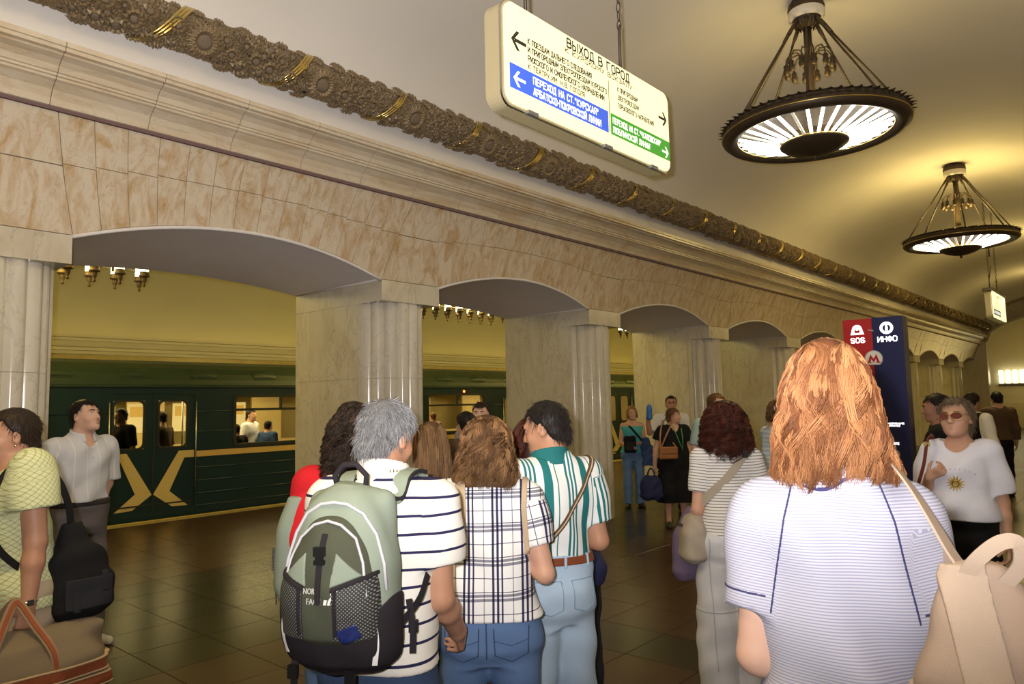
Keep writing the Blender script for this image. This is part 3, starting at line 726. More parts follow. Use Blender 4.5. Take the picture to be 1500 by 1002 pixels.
# ---------------------------------------------------------------- chandeliers
def chandelier(y, label):
    root = empty('chandelier', (HX, y, 4.36)); tag(root, label, 'chandelier', 'round bronze chandeliers of the hall')
    Rr = .88
    prof = [(.735, -.02), (.75, -.035), (.80, -.055), (.85, -.05), (.885, -.02), (.89, .02), (.87, .05), (.85, .06), (.85, .10), (.83, .10), (.83, .05), (.76, .03), (.735, .0), (.735, -.02)]
    MB().lathe(prof, n=64, cap=False).build('ring', 'm_brass_dark', root)
    for rr_, zz, rad in ((.738, -.022, .008), (.888, .0, .008)):
        MB().tube([(rr_ * math.cos(2 * PI * i / 64), rr_ * math.sin(2 * PI * i / 64), zz) for i in range(64)], rad, 6, closed=True).build('gilt_bead', 'm_brass', root)
    leaf = MB()
    leaf.grid([[(-.030, 0, 0), (0, .012, 0), (.030, 0, 0)], [(-.040, 0, .04), (0, .014, .04), (.040, 0, .04)], [(-.018, -.01, .085), (0, .0, .09), (.018, -.01, .085)], [(-.002, -.03, .12), (0, -.028, .125), (.002, -.03, .12)]])
    src = None
    for i in range(64):
        a = 2 * PI * i / 64; Mx = Matrix.Translation((.872 * math.cos(a), .872 * math.sin(a), .060)) @ Matrix.Rotation(a + PI / 2, 4, 'Z') @ Matrix.Rotation(.5 if i % 2 else .15, 4, 'X') @ Matrix.Diagonal((1.15, 1.6, .36 if i % 2 else .28, 1))
        if src is None: src = leaf.build('leaf_ornament', 'm_brass_dark', root); src.matrix_basis = Mx
        else: inst(src, 'leaf_ornament', root, Mx)
    # shallow bowl with finial
    MB().lathe([(0, -.30), (.018, -.295), (.024, -.275), (.012, -.255), (.03, -.25), (.12, -.235), (.22, -.205), (.295, -.165), (.315, -.145), (.325, -.14), (.325, -.12), (.30, -.115), (0, -.115)], n=40).build('bowl', 'm_brass_dark', root)
    MB().tube([(.322 * math.cos(2 * PI * i / 48), .322 * math.sin(2 * PI * i / 48), -.125) for i in range(48)], .009, 6, closed=True).build('gilt_bead', 'm_brass', root)
    st = None; sd = None
    for i in range(32):
        a = 2 * PI * (i + .3) / 32; dim = i in (8, 9, 11, 12, 19, 24) 
        Mx = Matrix.Rotation(a, 4, 'Z')
        if (sd if dim else st) is None:
            m = MB(); m.tube([(.335, 0, -.115), (.345, 0, -.113), (.715, 0, -.005), (.725, 0, -.003)], [.012, .015, .015, .012], 8)
            o = m.build('fluorescent_tube', 'm_tube_dim' if dim else 'm_tube', root); o.matrix_basis = Mx
            if dim: sd = o
            else: st = o
        else: inst(sd if dim else st, 'fluorescent_tube', root, Mx)
    MB().lathe([(.31, -.05), (.40, .10), (.60, .12), (.76, .045)], n=40, cap=False).build('reflector', 'm_brass_dark', root)
    # stem, canopy, rods
    MB().lathe([(.045, -.11), (.05, .1), (.038, .14), (.038, .62), (.055, .66), (.06, .74), (.05, .80), (.038, .84), (.040, 1.14)], n=14).build('stem', 'm_brass_dark', root)
    can = MB().lathe([(.03, 1.10), (.09, 1.13), (.12, 1.17), (.14, 1.20)], n=28, cap=False).build('canopy', 'm_brass_dark', root)
    MB().lathe([(.14, 1.19), (.172, 1.20), (.178, 1.23), (.178, 1.27), (.17, 1.285)], n=28, cap=False).build('ceramic_band', 'm_ceramic', root)
    MB().lathe([(.17, 1.28), (.18, 1.30), (.16, 1.33), (.14, 1.40)], n=28, cap=False).build('canopy_collar', 'm_brass_dark', root)
    for zz, r_, up in ((1.29, .165, 1), (1.19, .12, -1)):
        for i in range(20):
            a = 2 * PI * i / 20; Mx = Matrix.Translation((r_ * math.cos(a), r_ * math.sin(a), zz)) @ Matrix.Rotation(a - PI / 2, 4, 'Z') @ Matrix.Diagonal((.55, 1, .8 * up, 1))
            inst(src, 'leaf_ornament', root, Mx)
    for i in range(8):
        a = 2 * PI * (i + .35) / 8; c, s = math.cos(a), math.sin(a)
        m = MB(); m.tube([(.125 * c, .125 * s, 1.16), (.84 * c, .84 * s, .06)], .011, 6)
        m.tube([(.125 * c, .125 * s, 1.16), (.17 * c, .17 * s, 1.09), (.235 * c, .235 * s, 1.0)], [.02, .022, .011], 6); m.build('rod', 'm_brass_dark', root)
    for i in range(12):
        a = 2 * PI * i / 12; c, s = math.cos(a), math.sin(a)
        m = MB(); m.tube([(.05 * c, .05 * s, .78), (.11 * c, .11 * s, .85), (.18 * c, .18 * s, .84), (.22 * c, .22 * s, .78), (.225 * c, .225 * s, .73)], .007, 6)
        m.lathe([(0, -.10), (.025, -.09), (.032, -.05), (.022, -.02), (.028, .0), (.012, .02), (0, .03)], (.225 * c, .225 * s, .71), 8); m.build('bell_flower', 'm_brass_dark', root)
    return root
chandelier(CHY[1], 'nearest chandelier, its whole ring of bright tubes in view')
chandelier(CHY[2], 'second chandelier further along the hall, cut by the right edge')

pmat('m_grey_metal', (.45, .45, .46), .4, metal=.8)
# ---------------------------------------------------------------- illuminated hanging signs
_m, _nt, _b = newmat('m_signface'); _b.inputs['Base Color'].default_value = (.30, .28, .20, 1); _b.inputs['Roughness'].default_value = .35
_b.inputs['Emission Color'].default_value = (1.0, .90, .46, 1); _b.inputs['Emission Strength'].default_value = 1.35; MATS['m_signface'] = _m
pmat('m_signside', (.42, .36, .24), .35, emit=(1, .8, .2), estr=.06); pmat('m_signbelow', (.42, .34, .12), .5)
def litmat(n, c, s): pmat(n, c, .5, emit=c, estr=s)
litmat('m_signblue', (.05, .12, .62), .75); litmat('m_signgreen', (.06, .33, .03), .65); litmat('m_signwhite', (1, .97, .85), .85); pmat('m_ink', (.035, .028, .02), .6); pmat('m_ink2', (.22, .17, .07), .6)
SX, SA, SB, SZ0, SZ1 = 3.5, 2.748, 4.49, 3.235, 3.816
def sign_box(y0, label, first):
    root = empty('hanging_sign', (SX, y0, 3.5)); tag(root, label, 'sign')
    Wd, z0, z1 = SB - SA, SZ0 - 3.5, SZ1 - 3.5
    P = rr(0, Wd, z0, z1, .075, 6)
    m = MB(); m.prism(P, lambda a, b, h: (h, a, b), -.135, -.012); bx = m.build('sign_box', 'm_signside', root)
    P2 = rr(.012, Wd - .012, z0 + .012, z1 - .012, .066, 6)
    m = MB(); m.prism(P2, lambda a, b, h: (h, a, b), -.012, 0); m.build('sign_face', 'm_signface', root)
    m = MB(); ring_mb(m, -.004, Wd + .004, z0 - .004, z1 + .004, .077, .012, -.03, -.018); m.build('trim_frame', 'm_silver', root)
    for yy in (.24, Wd / 2 + .1, Wd - .22): MB().box((-.02, yy - .055, z0 - .012), (.006, yy + .03, z0 + .010)).build('clip', 'm_grey_metal', root)
    def T(body, y, z, size, w=None, mat='m_ink', bold=.0, nm='lettering', al='LEFT'): return text(body, nm, mat, root, (.0012, y, z), (0, 1, 0), (0, 0, 1), size, bold, w, al)
    def R_(ya, yb, za, zb, mat, nm): return MB().box((-.001, ya, za), (.0010, yb, zb)).build(nm, mat, root)
    def arrow(y, z, s, right, mat):
        m = MB(); d = 1 if right else -1
        for q in ([(-1, -.16), (.55, -.16), (.55, .16), (-1, .16)], [(1.0, 0), (.62, 0), (-.12, .86), (.28, .86)], [(1.0, 0), (.28, -.86), (-.12, -.86), (.62, 0)]):
            q2 = [(y + d * a * s, z + b * s) for a, b in q]
            if sum(q2[i][0] * q2[(i + 1) % 4][1] - q2[(i + 1) % 4][0] * q2[i][1] for i in range(4)) < 0: q2 = q2[::-1]
            m.prism(q2, lambda a, b, h: (h, a, b), .0008, .0018)
        m.build('arrow', mat, root)
    if first:
        f = lambda y: y - SA
        T('ВЫХОД В ГОРОД', f(3.305), 3.732 - 3.5, .072, .67, bold=.0020)
        T('К КУРСКОМУ ВОКЗАЛУ', f(3.285), 3.692 - 3.5, .040, .72, 'm_ink2', .001)
        arrow(f(2.868), 3.60 - 3.5, .062, False, 'm_ink')
        T('К ПОЕЗДАМ ДАЛЬНЕГО СЛЕДОВАНИЯ', f(2.945), 3.618 - 3.5, .042, .60, 'm_ink', .0012)
        T('И ПРИГОРОДНЫМ ЭЛЕКТРОПОЕЗДАМ КУРСКОГО', f(2.945), 3.570 - 3.5, .042, .76, 'm_ink', .0016)
        T('РИЖСКОГО И СМОЛЕНСКОГО НАПРАВЛЕНИИ', f(2.945), 3.521 - 3.5, .042, .73, 'm_ink', .0016)
        T('К ТЕАТРУ ИМ. Н.В. ГОГОЛЯ', f(2.945), 3.477 - 3.5, .038, .52, 'm_ink2', .001)
        R_(f(2.79), f(3.715), 3.327 - 3.5, 3.463 - 3.5, 'm_signblue', 'blue_panel')
        arrow(f(2.868), 3.389 - 3.5, .050, False, 'm_signwhite')
        T('ПЕРЕХОД НА СТ."КУРСКАЯ"', f(2.985), 3.404 - 3.5, .052, .62, 'm_signwhite', .0005)
        T('АРБАТСКО-ПОКРОВСКОЙ ЛИНИИ', f(2.985), 3.343 - 3.5, .052, .645, 'm_signwhite', .0005)
        R_(f(3.727), f(3.733), 3.335 - 3.5, 3.67 - 3.5, 'm_ink2', 'divider')
        for i, (s_, w) in enumerate((('К ПРИГОРОДНЫМ', .24), ('ЭЛЕКТРОПОЕЗДАМ', .25), ('ГОРЬКОВСКОГО НАПРАВЛЕНИЯ', .44))): T(s_, f(3.83), 3.628 - 3.5 - .053 * i, .040, w, 'm_ink', .0012)
        arrow(f(4.395), 3.61 - 3.5, .055, True, 'm_ink')
        R_(f(3.742), f(4.478), 3.327 - 3.5, 3.463 - 3.5, 'm_signgreen', 'green_panel')
        T('ПЕРЕХОД НА СТ."ЧКАЛОВСКАЯ"', f(3.765), 3.404 - 3.5, .048, .59, 'm_signwhite', .0004)
        T('ЛЮБЛИНСКОЙ ЛИНИИ', f(3.765), 3.345 - 3.5, .048, .44, 'm_signwhite', .0004)
        arrow(f(4.415), 3.378 - 3.5, .045, True, 'm_signwhite')
    else:
        T('ВЫХОД В ГОРОД', .55, .19, .075, .7, 'm_ink', .002)
        for i in range(4): T(('К ПОЕЗДАМ', 'И ЭЛЕКТРОПОЕЗДАМ', 'КУРСКОГО', 'НАПРАВЛЕНИЯ')[i], .20, .11 - .055 * i, .045, .5, 'm_belt', .0008)
        ring_p = R_(.05, .95, -.19, -.07, 'm_posterdark', 'text_panel')
        R_(.09, .91, -.165, -.095, 'm_signwhite', 'text_line')
    m = MB()
    for yy in (.27, Wd - .50):
        m.tube([(-.07, yy, z1), (-.07, yy, z1 + .30), (-.065, yy + .008, z1 + .34)], .010, 8)
        for i in range(26):
            zz = z1 + .34 + .062 * i; a = (i % 2) * PI / 2
            m.tube([(-.07 + .014 * math.cos(g) * math.cos(a), yy + .014 * math.cos(g) * math.sin(a), zz + .036 * math.sin(g)) for g in [2 * PI * j / 8 for j in range(8)]], .0042, 4, closed=True)
    m.build('chain', 'm_iron', root)
    return root
sign_box(SA, 'lit yellow exit sign with blue and green panels, hung nearest the camera', True)
s2 = sign_box(18.0, 'distant lit sign at the right edge below the second chandelier', False)
m = MB(); m.tube([(-.07, .1, 1.45), (-.07, 2.2, 1.62)], .016, 6); m.tube([(-.07, .55, 1.1), (-.07, .55, 1.75)], .016, 6); m.tube([(-.07, .27, .55), (-.07, .62, .9)], .008, 6); m.build('cross_bar', 'm_iron', s2)
m = MB(); m.box((-.16, -.1, .30), (.02, 1.75, .36)); m.build('top_rail', 'm_iron', s2)

# ---------------------------------------------------------------- SOS and information totem
pmat('m_red', (.46, .018, .022), .3, spec=.5); pmat('m_navy', (.012, .016, .085), .3, spec=.5); litmat('m_totemlit', (1, 1, 1), 1.6); tt = empty('information_totem', (4.27, 6.27, 0)); tag(tt, 'red and navy SOS and information totem behind the red-haired woman', 'totem')
x0, x1 = 4.052 - 4.27, 4.486 - 4.27; xm = 4.266 - 4.27; yf = -.07
m = MB(); m.box((x0, yf, .04), (xm, .075, 2.285)); m.build('red_half', 'm_red', tt)
m = MB(); m.box((xm + .001, yf, .04), (x1, .075, 2.287)); m.build('navy_half', 'm_navy', tt)
MB().box((x0 + .03, yf + .02, 0), (x1 - .03, .06, .04)).build('plinth', 'm_black', tt)
def TT(body, x, z, size, w=None, mat='m_totemlit', bold=.002): return text(body, 'lettering', mat, tt, (x, yf - .0012, z), (1, 0, 0), (0, 0, 1), size, bold, w)
def ZX(a, b, h): return (a, h, b)
def shape(polys, mat, nm, h=.002):
    m = MB()
    for q in polys: m.prism(q[::-1], ZX, yf - h, yf + .001)
    return m.build(nm, mat, tt)
def circ(cx, cz, r, a0=0, a1=2 * PI, n=28): return [(cx + r * math.cos(a0 + (a1 - a0) * i / n), cz + r * math.sin(a0 + (a1 - a0) * i / n)) for i in range(n + (0 if abs(a1 - a0 - 2 * PI) < .01 else 1))]
bc = (x0 + .105, 2.195)
def annulus(cx, cz, ro, ri, a0, a1, n=20): return [[(cx + ro * math.cos(a), cz + ro * math.sin(a)), (cx + ro * math.cos(b), cz + ro * math.sin(b)), (cx + ri * math.cos(b), cz + ri * math.sin(b)), (cx + ri * math.cos(a), cz + ri * math.sin(a))] for a, b in [(a0 + (a1 - a0) * i / n, a0 + (a1 - a0) * (i + 1) / n) for i in range(n)]]
bell = annulus(bc[0], bc[1] + .008, .037, .019, -.15, PI + .15) + [[(bc[0] - .037, bc[1] + .01), (bc[0] - .019, bc[1] + .01), (bc[0] - .019, bc[1] - .02), (bc[0] - .046, bc[1] - .02)], [(bc[0] + .019, bc[1] + .01), (bc[0] + .037, bc[1] + .01), (bc[0] + .046, bc[1] - .02), (bc[0] + .019, bc[1] - .02)], [(bc[0] - .046, bc[1] - .02), (bc[0] + .046, bc[1] - .02), (bc[0] + .050, bc[1] - .033), (bc[0] - .050, bc[1] - .033)], circ(bc[0], bc[1] + .012, .013, n=12)]
shape([q[::-1] for q in bell], 'm_totemlit', 'bell_symbol')
TT('SOS', bc[0] - .048, 2.098, .050, .098)
ic = (xm + .105, 2.20)
shape([q[::-1] for q in annulus(ic[0], ic[1], .048, .028, 0, 2 * PI, 28) + [[(ic[0] - .009, ic[1] - .022), (ic[0] + .009, ic[1] - .022), (ic[0] + .009, ic[1] + .010), (ic[0] - .009, ic[1] + .010)], circ(ic[0], ic[1] + .019, .008, n=10)]], 'm_totemlit', 'info_symbol')
TT('ИНФО', ic[0] - .066, 2.095, .052, .135)
shape([[(xm - .026, 2.198), (xm + .012, 2.188), (xm + .010, 2.180), (xm - .028, 2.190)]], 'm_grey_metal', 'latch', .006)
# metro emblem: rounded plate with a red M
ec = (xm + .0, 1.965)
shape([[(ec[0] + .066 * math.cos(a), ec[1] + max(-.050, .066 * math.sin(a))) for a in [2 * PI * i / 36 for i in range(36)]]], 'm_grey_metal', 'emblem_rim', .004)
shape([[(ec[0] + .060 * math.cos(a), ec[1] + max(-.044, .060 * math.sin(a))) for a in [2 * PI * i / 36 for i in range(36)]]], MATS['m_ceramic'], 'emblem_plate', .005)
mm = [[(-.050, -.034), (-.018, -.034), (-.018, -.026), (-.024, -.026), (-.016, -.002), (-.022, .036), (-.042, -.026), (-.050, -.026)], [(-.022, .036), (-.016, -.002), (0, -.030), (0, .0)], ]
mm = mm + [[(-a, b) for a, b in q][::-1] for q in mm]
m = MB()
for q in mm:
    q2 = [(ec[0] + a, ec[1] + b) for a, b in q]; n = len(q2)
    m.add([(a, yf - .0062, b) for a, b in q2], [tuple(range(n))], 0)
m.build('emblem_letter', 'm_red', tt)
for z, w in ((1.455, .13), (1.438, .10), (1.30, .085), (1.135, .10)): TT('ВНИМАНИЕ' if z > 1.4 else 'НАЖМИТЕ', xm + .055, z, .018 if z > 1.4 else .022, w, 'm_totemlit', .0006)
m = MB(); m.lathe([(0, .012), (.018, .012), (.020, .0)], (0, 0, 0), 16, cap=False); m.v = [(xm + .105 + a, yf - c, 1.225 + b) for a, b, c in m.v]; m.build('call_button', 'm_belt', tt)
m = MB(); m.lathe([(.024, .0), (.026, .010), (.036, .010), (.038, 0)], (0, 0, 0), 24, cap=False); m.v = [(xm + .105 + a, yf - c, 1.225 + b) for a, b, c in m.v]; m.build('button_ring', 'm_grey_metal', tt)
# ---------------------------------------------------------------- figures: distance fields meshed with surface nets
f32 = np.float32
def A_(v): return np.asarray(v, f32)
class Fld:
    def __init__(s, lo, hi, vox):
        s.vox = vox; s.lo = np.asarray(lo, float) - 3 * vox
        s.n = np.maximum(4, np.ceil((np.asarray(hi, float) + 3 * vox - s.lo) / vox).astype(int) + 1)
        s.F = np.full(s.n, .5, f32)
        s.ax = [(s.lo[i] + vox * np.arange(s.n[i])).astype(f32) for i in range(3)]
    def sl(s, lo, hi, pad):
        out = []
        for i in range(3):
            a = int(max(0, math.floor((lo[i] - pad - s.lo[i]) / s.vox))); b = int(min(s.n[i], math.ceil((hi[i] + pad - s.lo[i]) / s.vox) + 1))
            if b <= a: return None
            out.append(slice(a, b))
        return tuple(out)
    def xyz(s, sl): return s.ax[0][sl[0]][:, None, None], s.ax[1][sl[1]][None, :, None], s.ax[2][sl[2]][None, None, :]
    def add(s, pr, k=.0):
        fn, lo, hi = pr; sl = s.sl(lo, hi, k + 2.5 * s.vox)
        if sl is None: return s
        d = fn(*s.xyz(sl)); f = s.F[sl]
        if k > 0:
            h = np.clip(.5 + .5 * (f - d) / k, 0, 1); s.F[sl] = f + (d - f) * h - k * h * (1 - h)
        else: s.F[sl] = np.minimum(f, d)
        return s
    def sub(s, pr, k=.0):
        fn, lo, hi = pr; sl = s.sl(lo, hi, k + 2.5 * s.vox)
        if sl is None: return s
        d = -fn(*s.xyz(sl)); f = s.F[sl]
        if k > 0:
            h = np.clip(.5 - .5 * (f - d) / k, 0, 1); s.F[sl] = f + (d - f) * h + k * h * (1 - h)
        else: s.F[sl] = np.maximum(f, d)
        return s
    def full(s): return s.xyz((slice(None),) * 3)
    def cut(s, fn):                                    # keep where fn < 0
        s.F = np.maximum(s.F, fn(*s.full())).astype(f32); return s
    def wrinkle(s, amp, fx=9, fy=9, fz=14, ph=0.0):
        x, y, z = s.full(); amp = amp * 1.7
        s.F += (amp * (np.sin(fz * z + 4 * np.sin(fx * x + ph) + 2.2 * np.sin(fy * y + 1.3 + ph)) + .6 * np.sin(2.3 * fz * z + 5 * np.sin(fx * .8 * x - ph) - 11 * x + 9 * y)) - .8 * amp).astype(f32); return s
    def mesh(s):
        F = s.F; F[0] = F[-1] = .1; F[:, 0] = F[:, -1] = .1; F[:, :, 0] = F[:, :, -1] = .1
        I = F < 0; c = np.zeros(tuple(np.array(F.shape) - 1), np.uint8); a = (slice(None, -1), slice(1, None))
        for i in (0, 1):
            for j in (0, 1):
                for k in (0, 1): c += I[a[i], a[j], a[k]]
        act = (c > 0) & (c < 8); idx = np.argwhere(act); n = len(idx)
        lut = np.full(act.shape, -1, np.int32); lut[act] = np.arange(n)
        cor = [(i, j, k) for i in (0, 1) for j in (0, 1) for k in (0, 1)]
        val = np.stack([F[idx[:, 0] + q[0], idx[:, 1] + q[1], idx[:, 2] + q[2]] for q in cor], 1)
        acc = np.zeros((n, 3)); cn = np.zeros(n)
        for ia, p in enumerate(cor):
            for ib, q in enumerate(cor):
                if ib > ia and sum(abs(p[t] - q[t]) for t in range(3)) == 1:
                    va, vb = val[:, ia], val[:, ib]; m = (va < 0) != (vb < 0); t = np.where(m, va / np.where(m, va - vb, 1), 0)
                    acc += np.where(m[:, None], np.array(p) + t[:, None] * (np.array(q) - np.array(p)), 0); cn += m
        V = s.lo + s.vox * (idx + acc / np.maximum(cn, 1)[:, None])
        Q = []
        for axn in range(3):
            lo = [slice(None)] * 3; hi = [slice(None)] * 3; lo[axn] = slice(None, -1); hi[axn] = slice(1, None)
            A = I[tuple(lo)]; e = np.argwhere(A != I[tuple(hi)]); b, cx = [(1, 2), (2, 0), (0, 1)][axn]
            e = e[(e[:, b] > 0) & (e[:, cx] > 0)]
            def cell(db, dc): q = e.copy(); q[:, b] += db; q[:, cx] += dc; return lut[np.minimum(q[:, 0], lut.shape[0] - 1), np.minimum(q[:, 1], lut.shape[1] - 1), np.minimum(q[:, 2], lut.shape[2] - 1)]
            q = np.stack([cell(-1, -1), cell(0, -1), cell(0, 0), cell(-1, 0)], 1)
            fl = ~A[e[:, 0], e[:, 1], e[:, 2]]; q[fl] = q[fl][:, ::-1]; Q.append(q[(q >= 0).all(1)])
        return V, np.concatenate(Q)
def nrm(v): v = np.asarray(v, float); return v / max(1e-9, np.linalg.norm(v))
def rc(a, b, ra, rb=None):
    a = np.asarray(a, float); b = np.asarray(b, float); rb = ra if rb is None else rb; ba = b - a; L2 = max(1e-9, float(ba @ ba))
    def fn(x, y, z):
        px, py, pz = x - f32(a[0]), y - f32(a[1]), z - f32(a[2])
        h = np.clip((px * f32(ba[0]) + py * f32(ba[1]) + pz * f32(ba[2])) / f32(L2), 0, 1)
        return np.sqrt((px - h * f32(ba[0])) ** 2 + (py - h * f32(ba[1])) ** 2 + (pz - h * f32(ba[2])) ** 2) - (f32(ra) + h * f32(rb - ra))
    r = max(ra, rb); return fn, np.minimum(a, b) - r, np.maximum(a, b) + r
def el(c, r, R=None):
    c = np.asarray(c, float); r = np.asarray(r, float)
    def fn(x, y, z):
        px, py, pz = x - f32(c[0]), y - f32(c[1]), z - f32(c[2])
        if R is not None:
            px, py, pz = (px * f32(R[0, i]) + py * f32(R[1, i]) + pz * f32(R[2, i]) for i in range(3))
        k0 = np.sqrt((px / f32(r[0])) ** 2 + (py / f32(r[1])) ** 2 + (pz / f32(r[2])) ** 2); k1 = np.sqrt((px / f32(r[0] ** 2)) ** 2 + (py / f32(r[1] ** 2)) ** 2 + (pz / f32(r[2] ** 2)) ** 2)
        return k0 * (k0 - 1) / np.maximum(k1, 1e-6)
    m = r if R is None else np.full(3, r.max()); return fn, c - m, c + m
def bx(c, h, rd=.01, R=None):
    c = np.asarray(c, float); h = np.asarray(h, float)
    def fn(x, y, z):
        px, py, pz = x - f32(c[0]), y - f32(c[1]), z - f32(c[2])
        if R is not None: px, py, pz = (px * f32(R[0, i]) + py * f32(R[1, i]) + pz * f32(R[2, i]) for i in range(3))
        qx, qy, qz = np.abs(px) - f32(h[0] - rd), np.abs(py) - f32(h[1] - rd), np.abs(pz) - f32(h[2] - rd)
        return np.sqrt(np.maximum(qx, 0) ** 2 + np.maximum(qy, 0) ** 2 + np.maximum(qz, 0) ** 2) + np.minimum(np.maximum(np.maximum(qx, qy), qz), 0) - f32(rd)
    m = h if R is None else np.full(3, float(np.linalg.norm(h))); return fn, c - m, c + m
def smooth_rows(rows, n=160):
    T = np.array(sorted(rows), float); zz = np.linspace(T[0, 0], T[-1, 0], n); out = [zz]
    for c in range(1, T.shape[1]):
        y = T[:, c]; x = T[:, 0]; d = np.diff(y) / np.diff(x); m = np.r_[d[0], np.where(d[:-1] * d[1:] > 0, 2 * d[:-1] * d[1:] / (d[:-1] + d[1:] + 1e-12), 0), d[-1]]
        i = np.clip(np.searchsorted(x, zz) - 1, 0, len(x) - 2); h = x[i + 1] - x[i]; t = (zz - x[i]) / h
        out.append((2 * t ** 3 - 3 * t ** 2 + 1) * y[i] + (t ** 3 - 2 * t ** 2 + t) * h * m[i] + (-2 * t ** 3 + 3 * t ** 2) * y[i + 1] + (t ** 3 - t ** 2) * h * m[i + 1])
    return np.stack(out, 1)
def lf(rows, o=0.0, e=2.3, z0=None, z1=None):
    """stack of super-ellipses: rows (z, cx, cy, rx, ry)"""
    T = smooth_rows(rows); z0 = T[0, 0] if z0 is None else z0; z1 = T[-1, 0] if z1 is None else z1
    def fn(x, y, z):
        g = lambda c: np.interp(z, T[:, 0], T[:, c]).astype(f32)
        rx, ry = g(3) + f32(o), g(4) + f32(o); u = np.abs((x - g(1)) / rx); v = np.abs((y - g(2)) / ry)
        k = (u ** f32(e) + v ** f32(e) + 1e-9) ** f32(1 / e)
        d = (k - 1) * np.minimum(rx, ry) * f32(.9)
        return np.maximum(d, np.maximum(f32(z0) - z, z - f32(z1)))
    rx = T[:, 3].max() + o; ry = T[:, 4].max() + o
    return fn, (T[:, 1].min() - rx, T[:, 2].min() - ry, z0), (T[:, 1].max() + rx, T[:, 2].max() + ry, z1)
def rotm(yaw=0, pitch=0, roll=0):
    """head frame: yaw + turns to the figure's left, pitch + looks up, roll + tilts to the right"""
    return np.array(Matrix.Rotation(math.radians(yaw), 3, 'Z') @ Matrix.Rotation(math.radians(pitch), 3, 'X') @ Matrix.Rotation(math.radians(roll), 3, 'Y'))

# --- materials for figures
def skinmat(name, c):
    m, nt, b = newmat(name); tc = N(nt, 'ShaderNodeTexCoord'); n = N(nt, 'ShaderNodeTexNoise', inp={'Scale': 14, 'Detail': 3}); L(nt, tc.outputs['Object'], n.inputs['Vector'])
    mx = N(nt, 'ShaderNodeMix', data_type='RGBA'); mx.inputs['A'].default_value = rgba(c); mx.inputs['B'].default_value = rgba((c[0] * .92, c[1] * .78, c[2] * .72)); L(nt, n.outputs['Fac'], mx.inputs['Factor'])
    L(nt, mx.outputs['Result'], b.inputs['Base Color']); b.inputs['Roughness'].default_value = .5; b.inputs['Specular IOR Level'].default_value = .35
    b.inputs['Subsurface Weight'].default_value = .12; b.inputs['Subsurface Radius'].default_value = (.9, .35, .2); b.inputs['Subsurface Scale'].default_value = .012
    MATS[name] = m
skinmat('m_skin', (.62, .38, .27)); skinmat('m_skin_light', (.70, .46, .35)); skinmat('m_skin_tan', (.50, .28, .18))
def hairmat(name, dark, light, rough=.5):
    m, nt, b = newmat(name); at = N(nt, 'ShaderNodeAttribute', attribute_name='tone')
    r = ramp(nt, [(0, dark), (.55, [(a + c) / 2 for a, c in zip(dark, light)]), (1, light)]); L(nt, at.outputs['Fac'], r.inputs['Fac']); L(nt, r.outputs[0], b.inputs['Base Color'])
    b.inputs['Roughness'].default_value = rough; b.inputs['Specular IOR Level'].default_value = .2; MATS[name] = m
hairmat('h_red', (.085, .024, .008), (.47, .215, .09)); hairmat('h_brown', (.030, .012, .005), (.33, .175, .075)); hairmat('h_lightbrown', (.045, .021, .009), (.29, .165, .075))
hairmat('h_auburn', (.022, .006, .004), (.125, .032, .016)); hairmat('h_dark', (.010, .007, .005), (.06, .035, .022)); hairmat('h_black', (.006, .005, .005), (.035, .025, .02))
hairmat('h_grey', (.055, .055, .06), (.36, .355, .35)); hairmat('h_blond', (.22, .12, .04), (.58, .40, .18)); hairmat('h_ash', (.08, .055, .035), (.34, .25, .16))
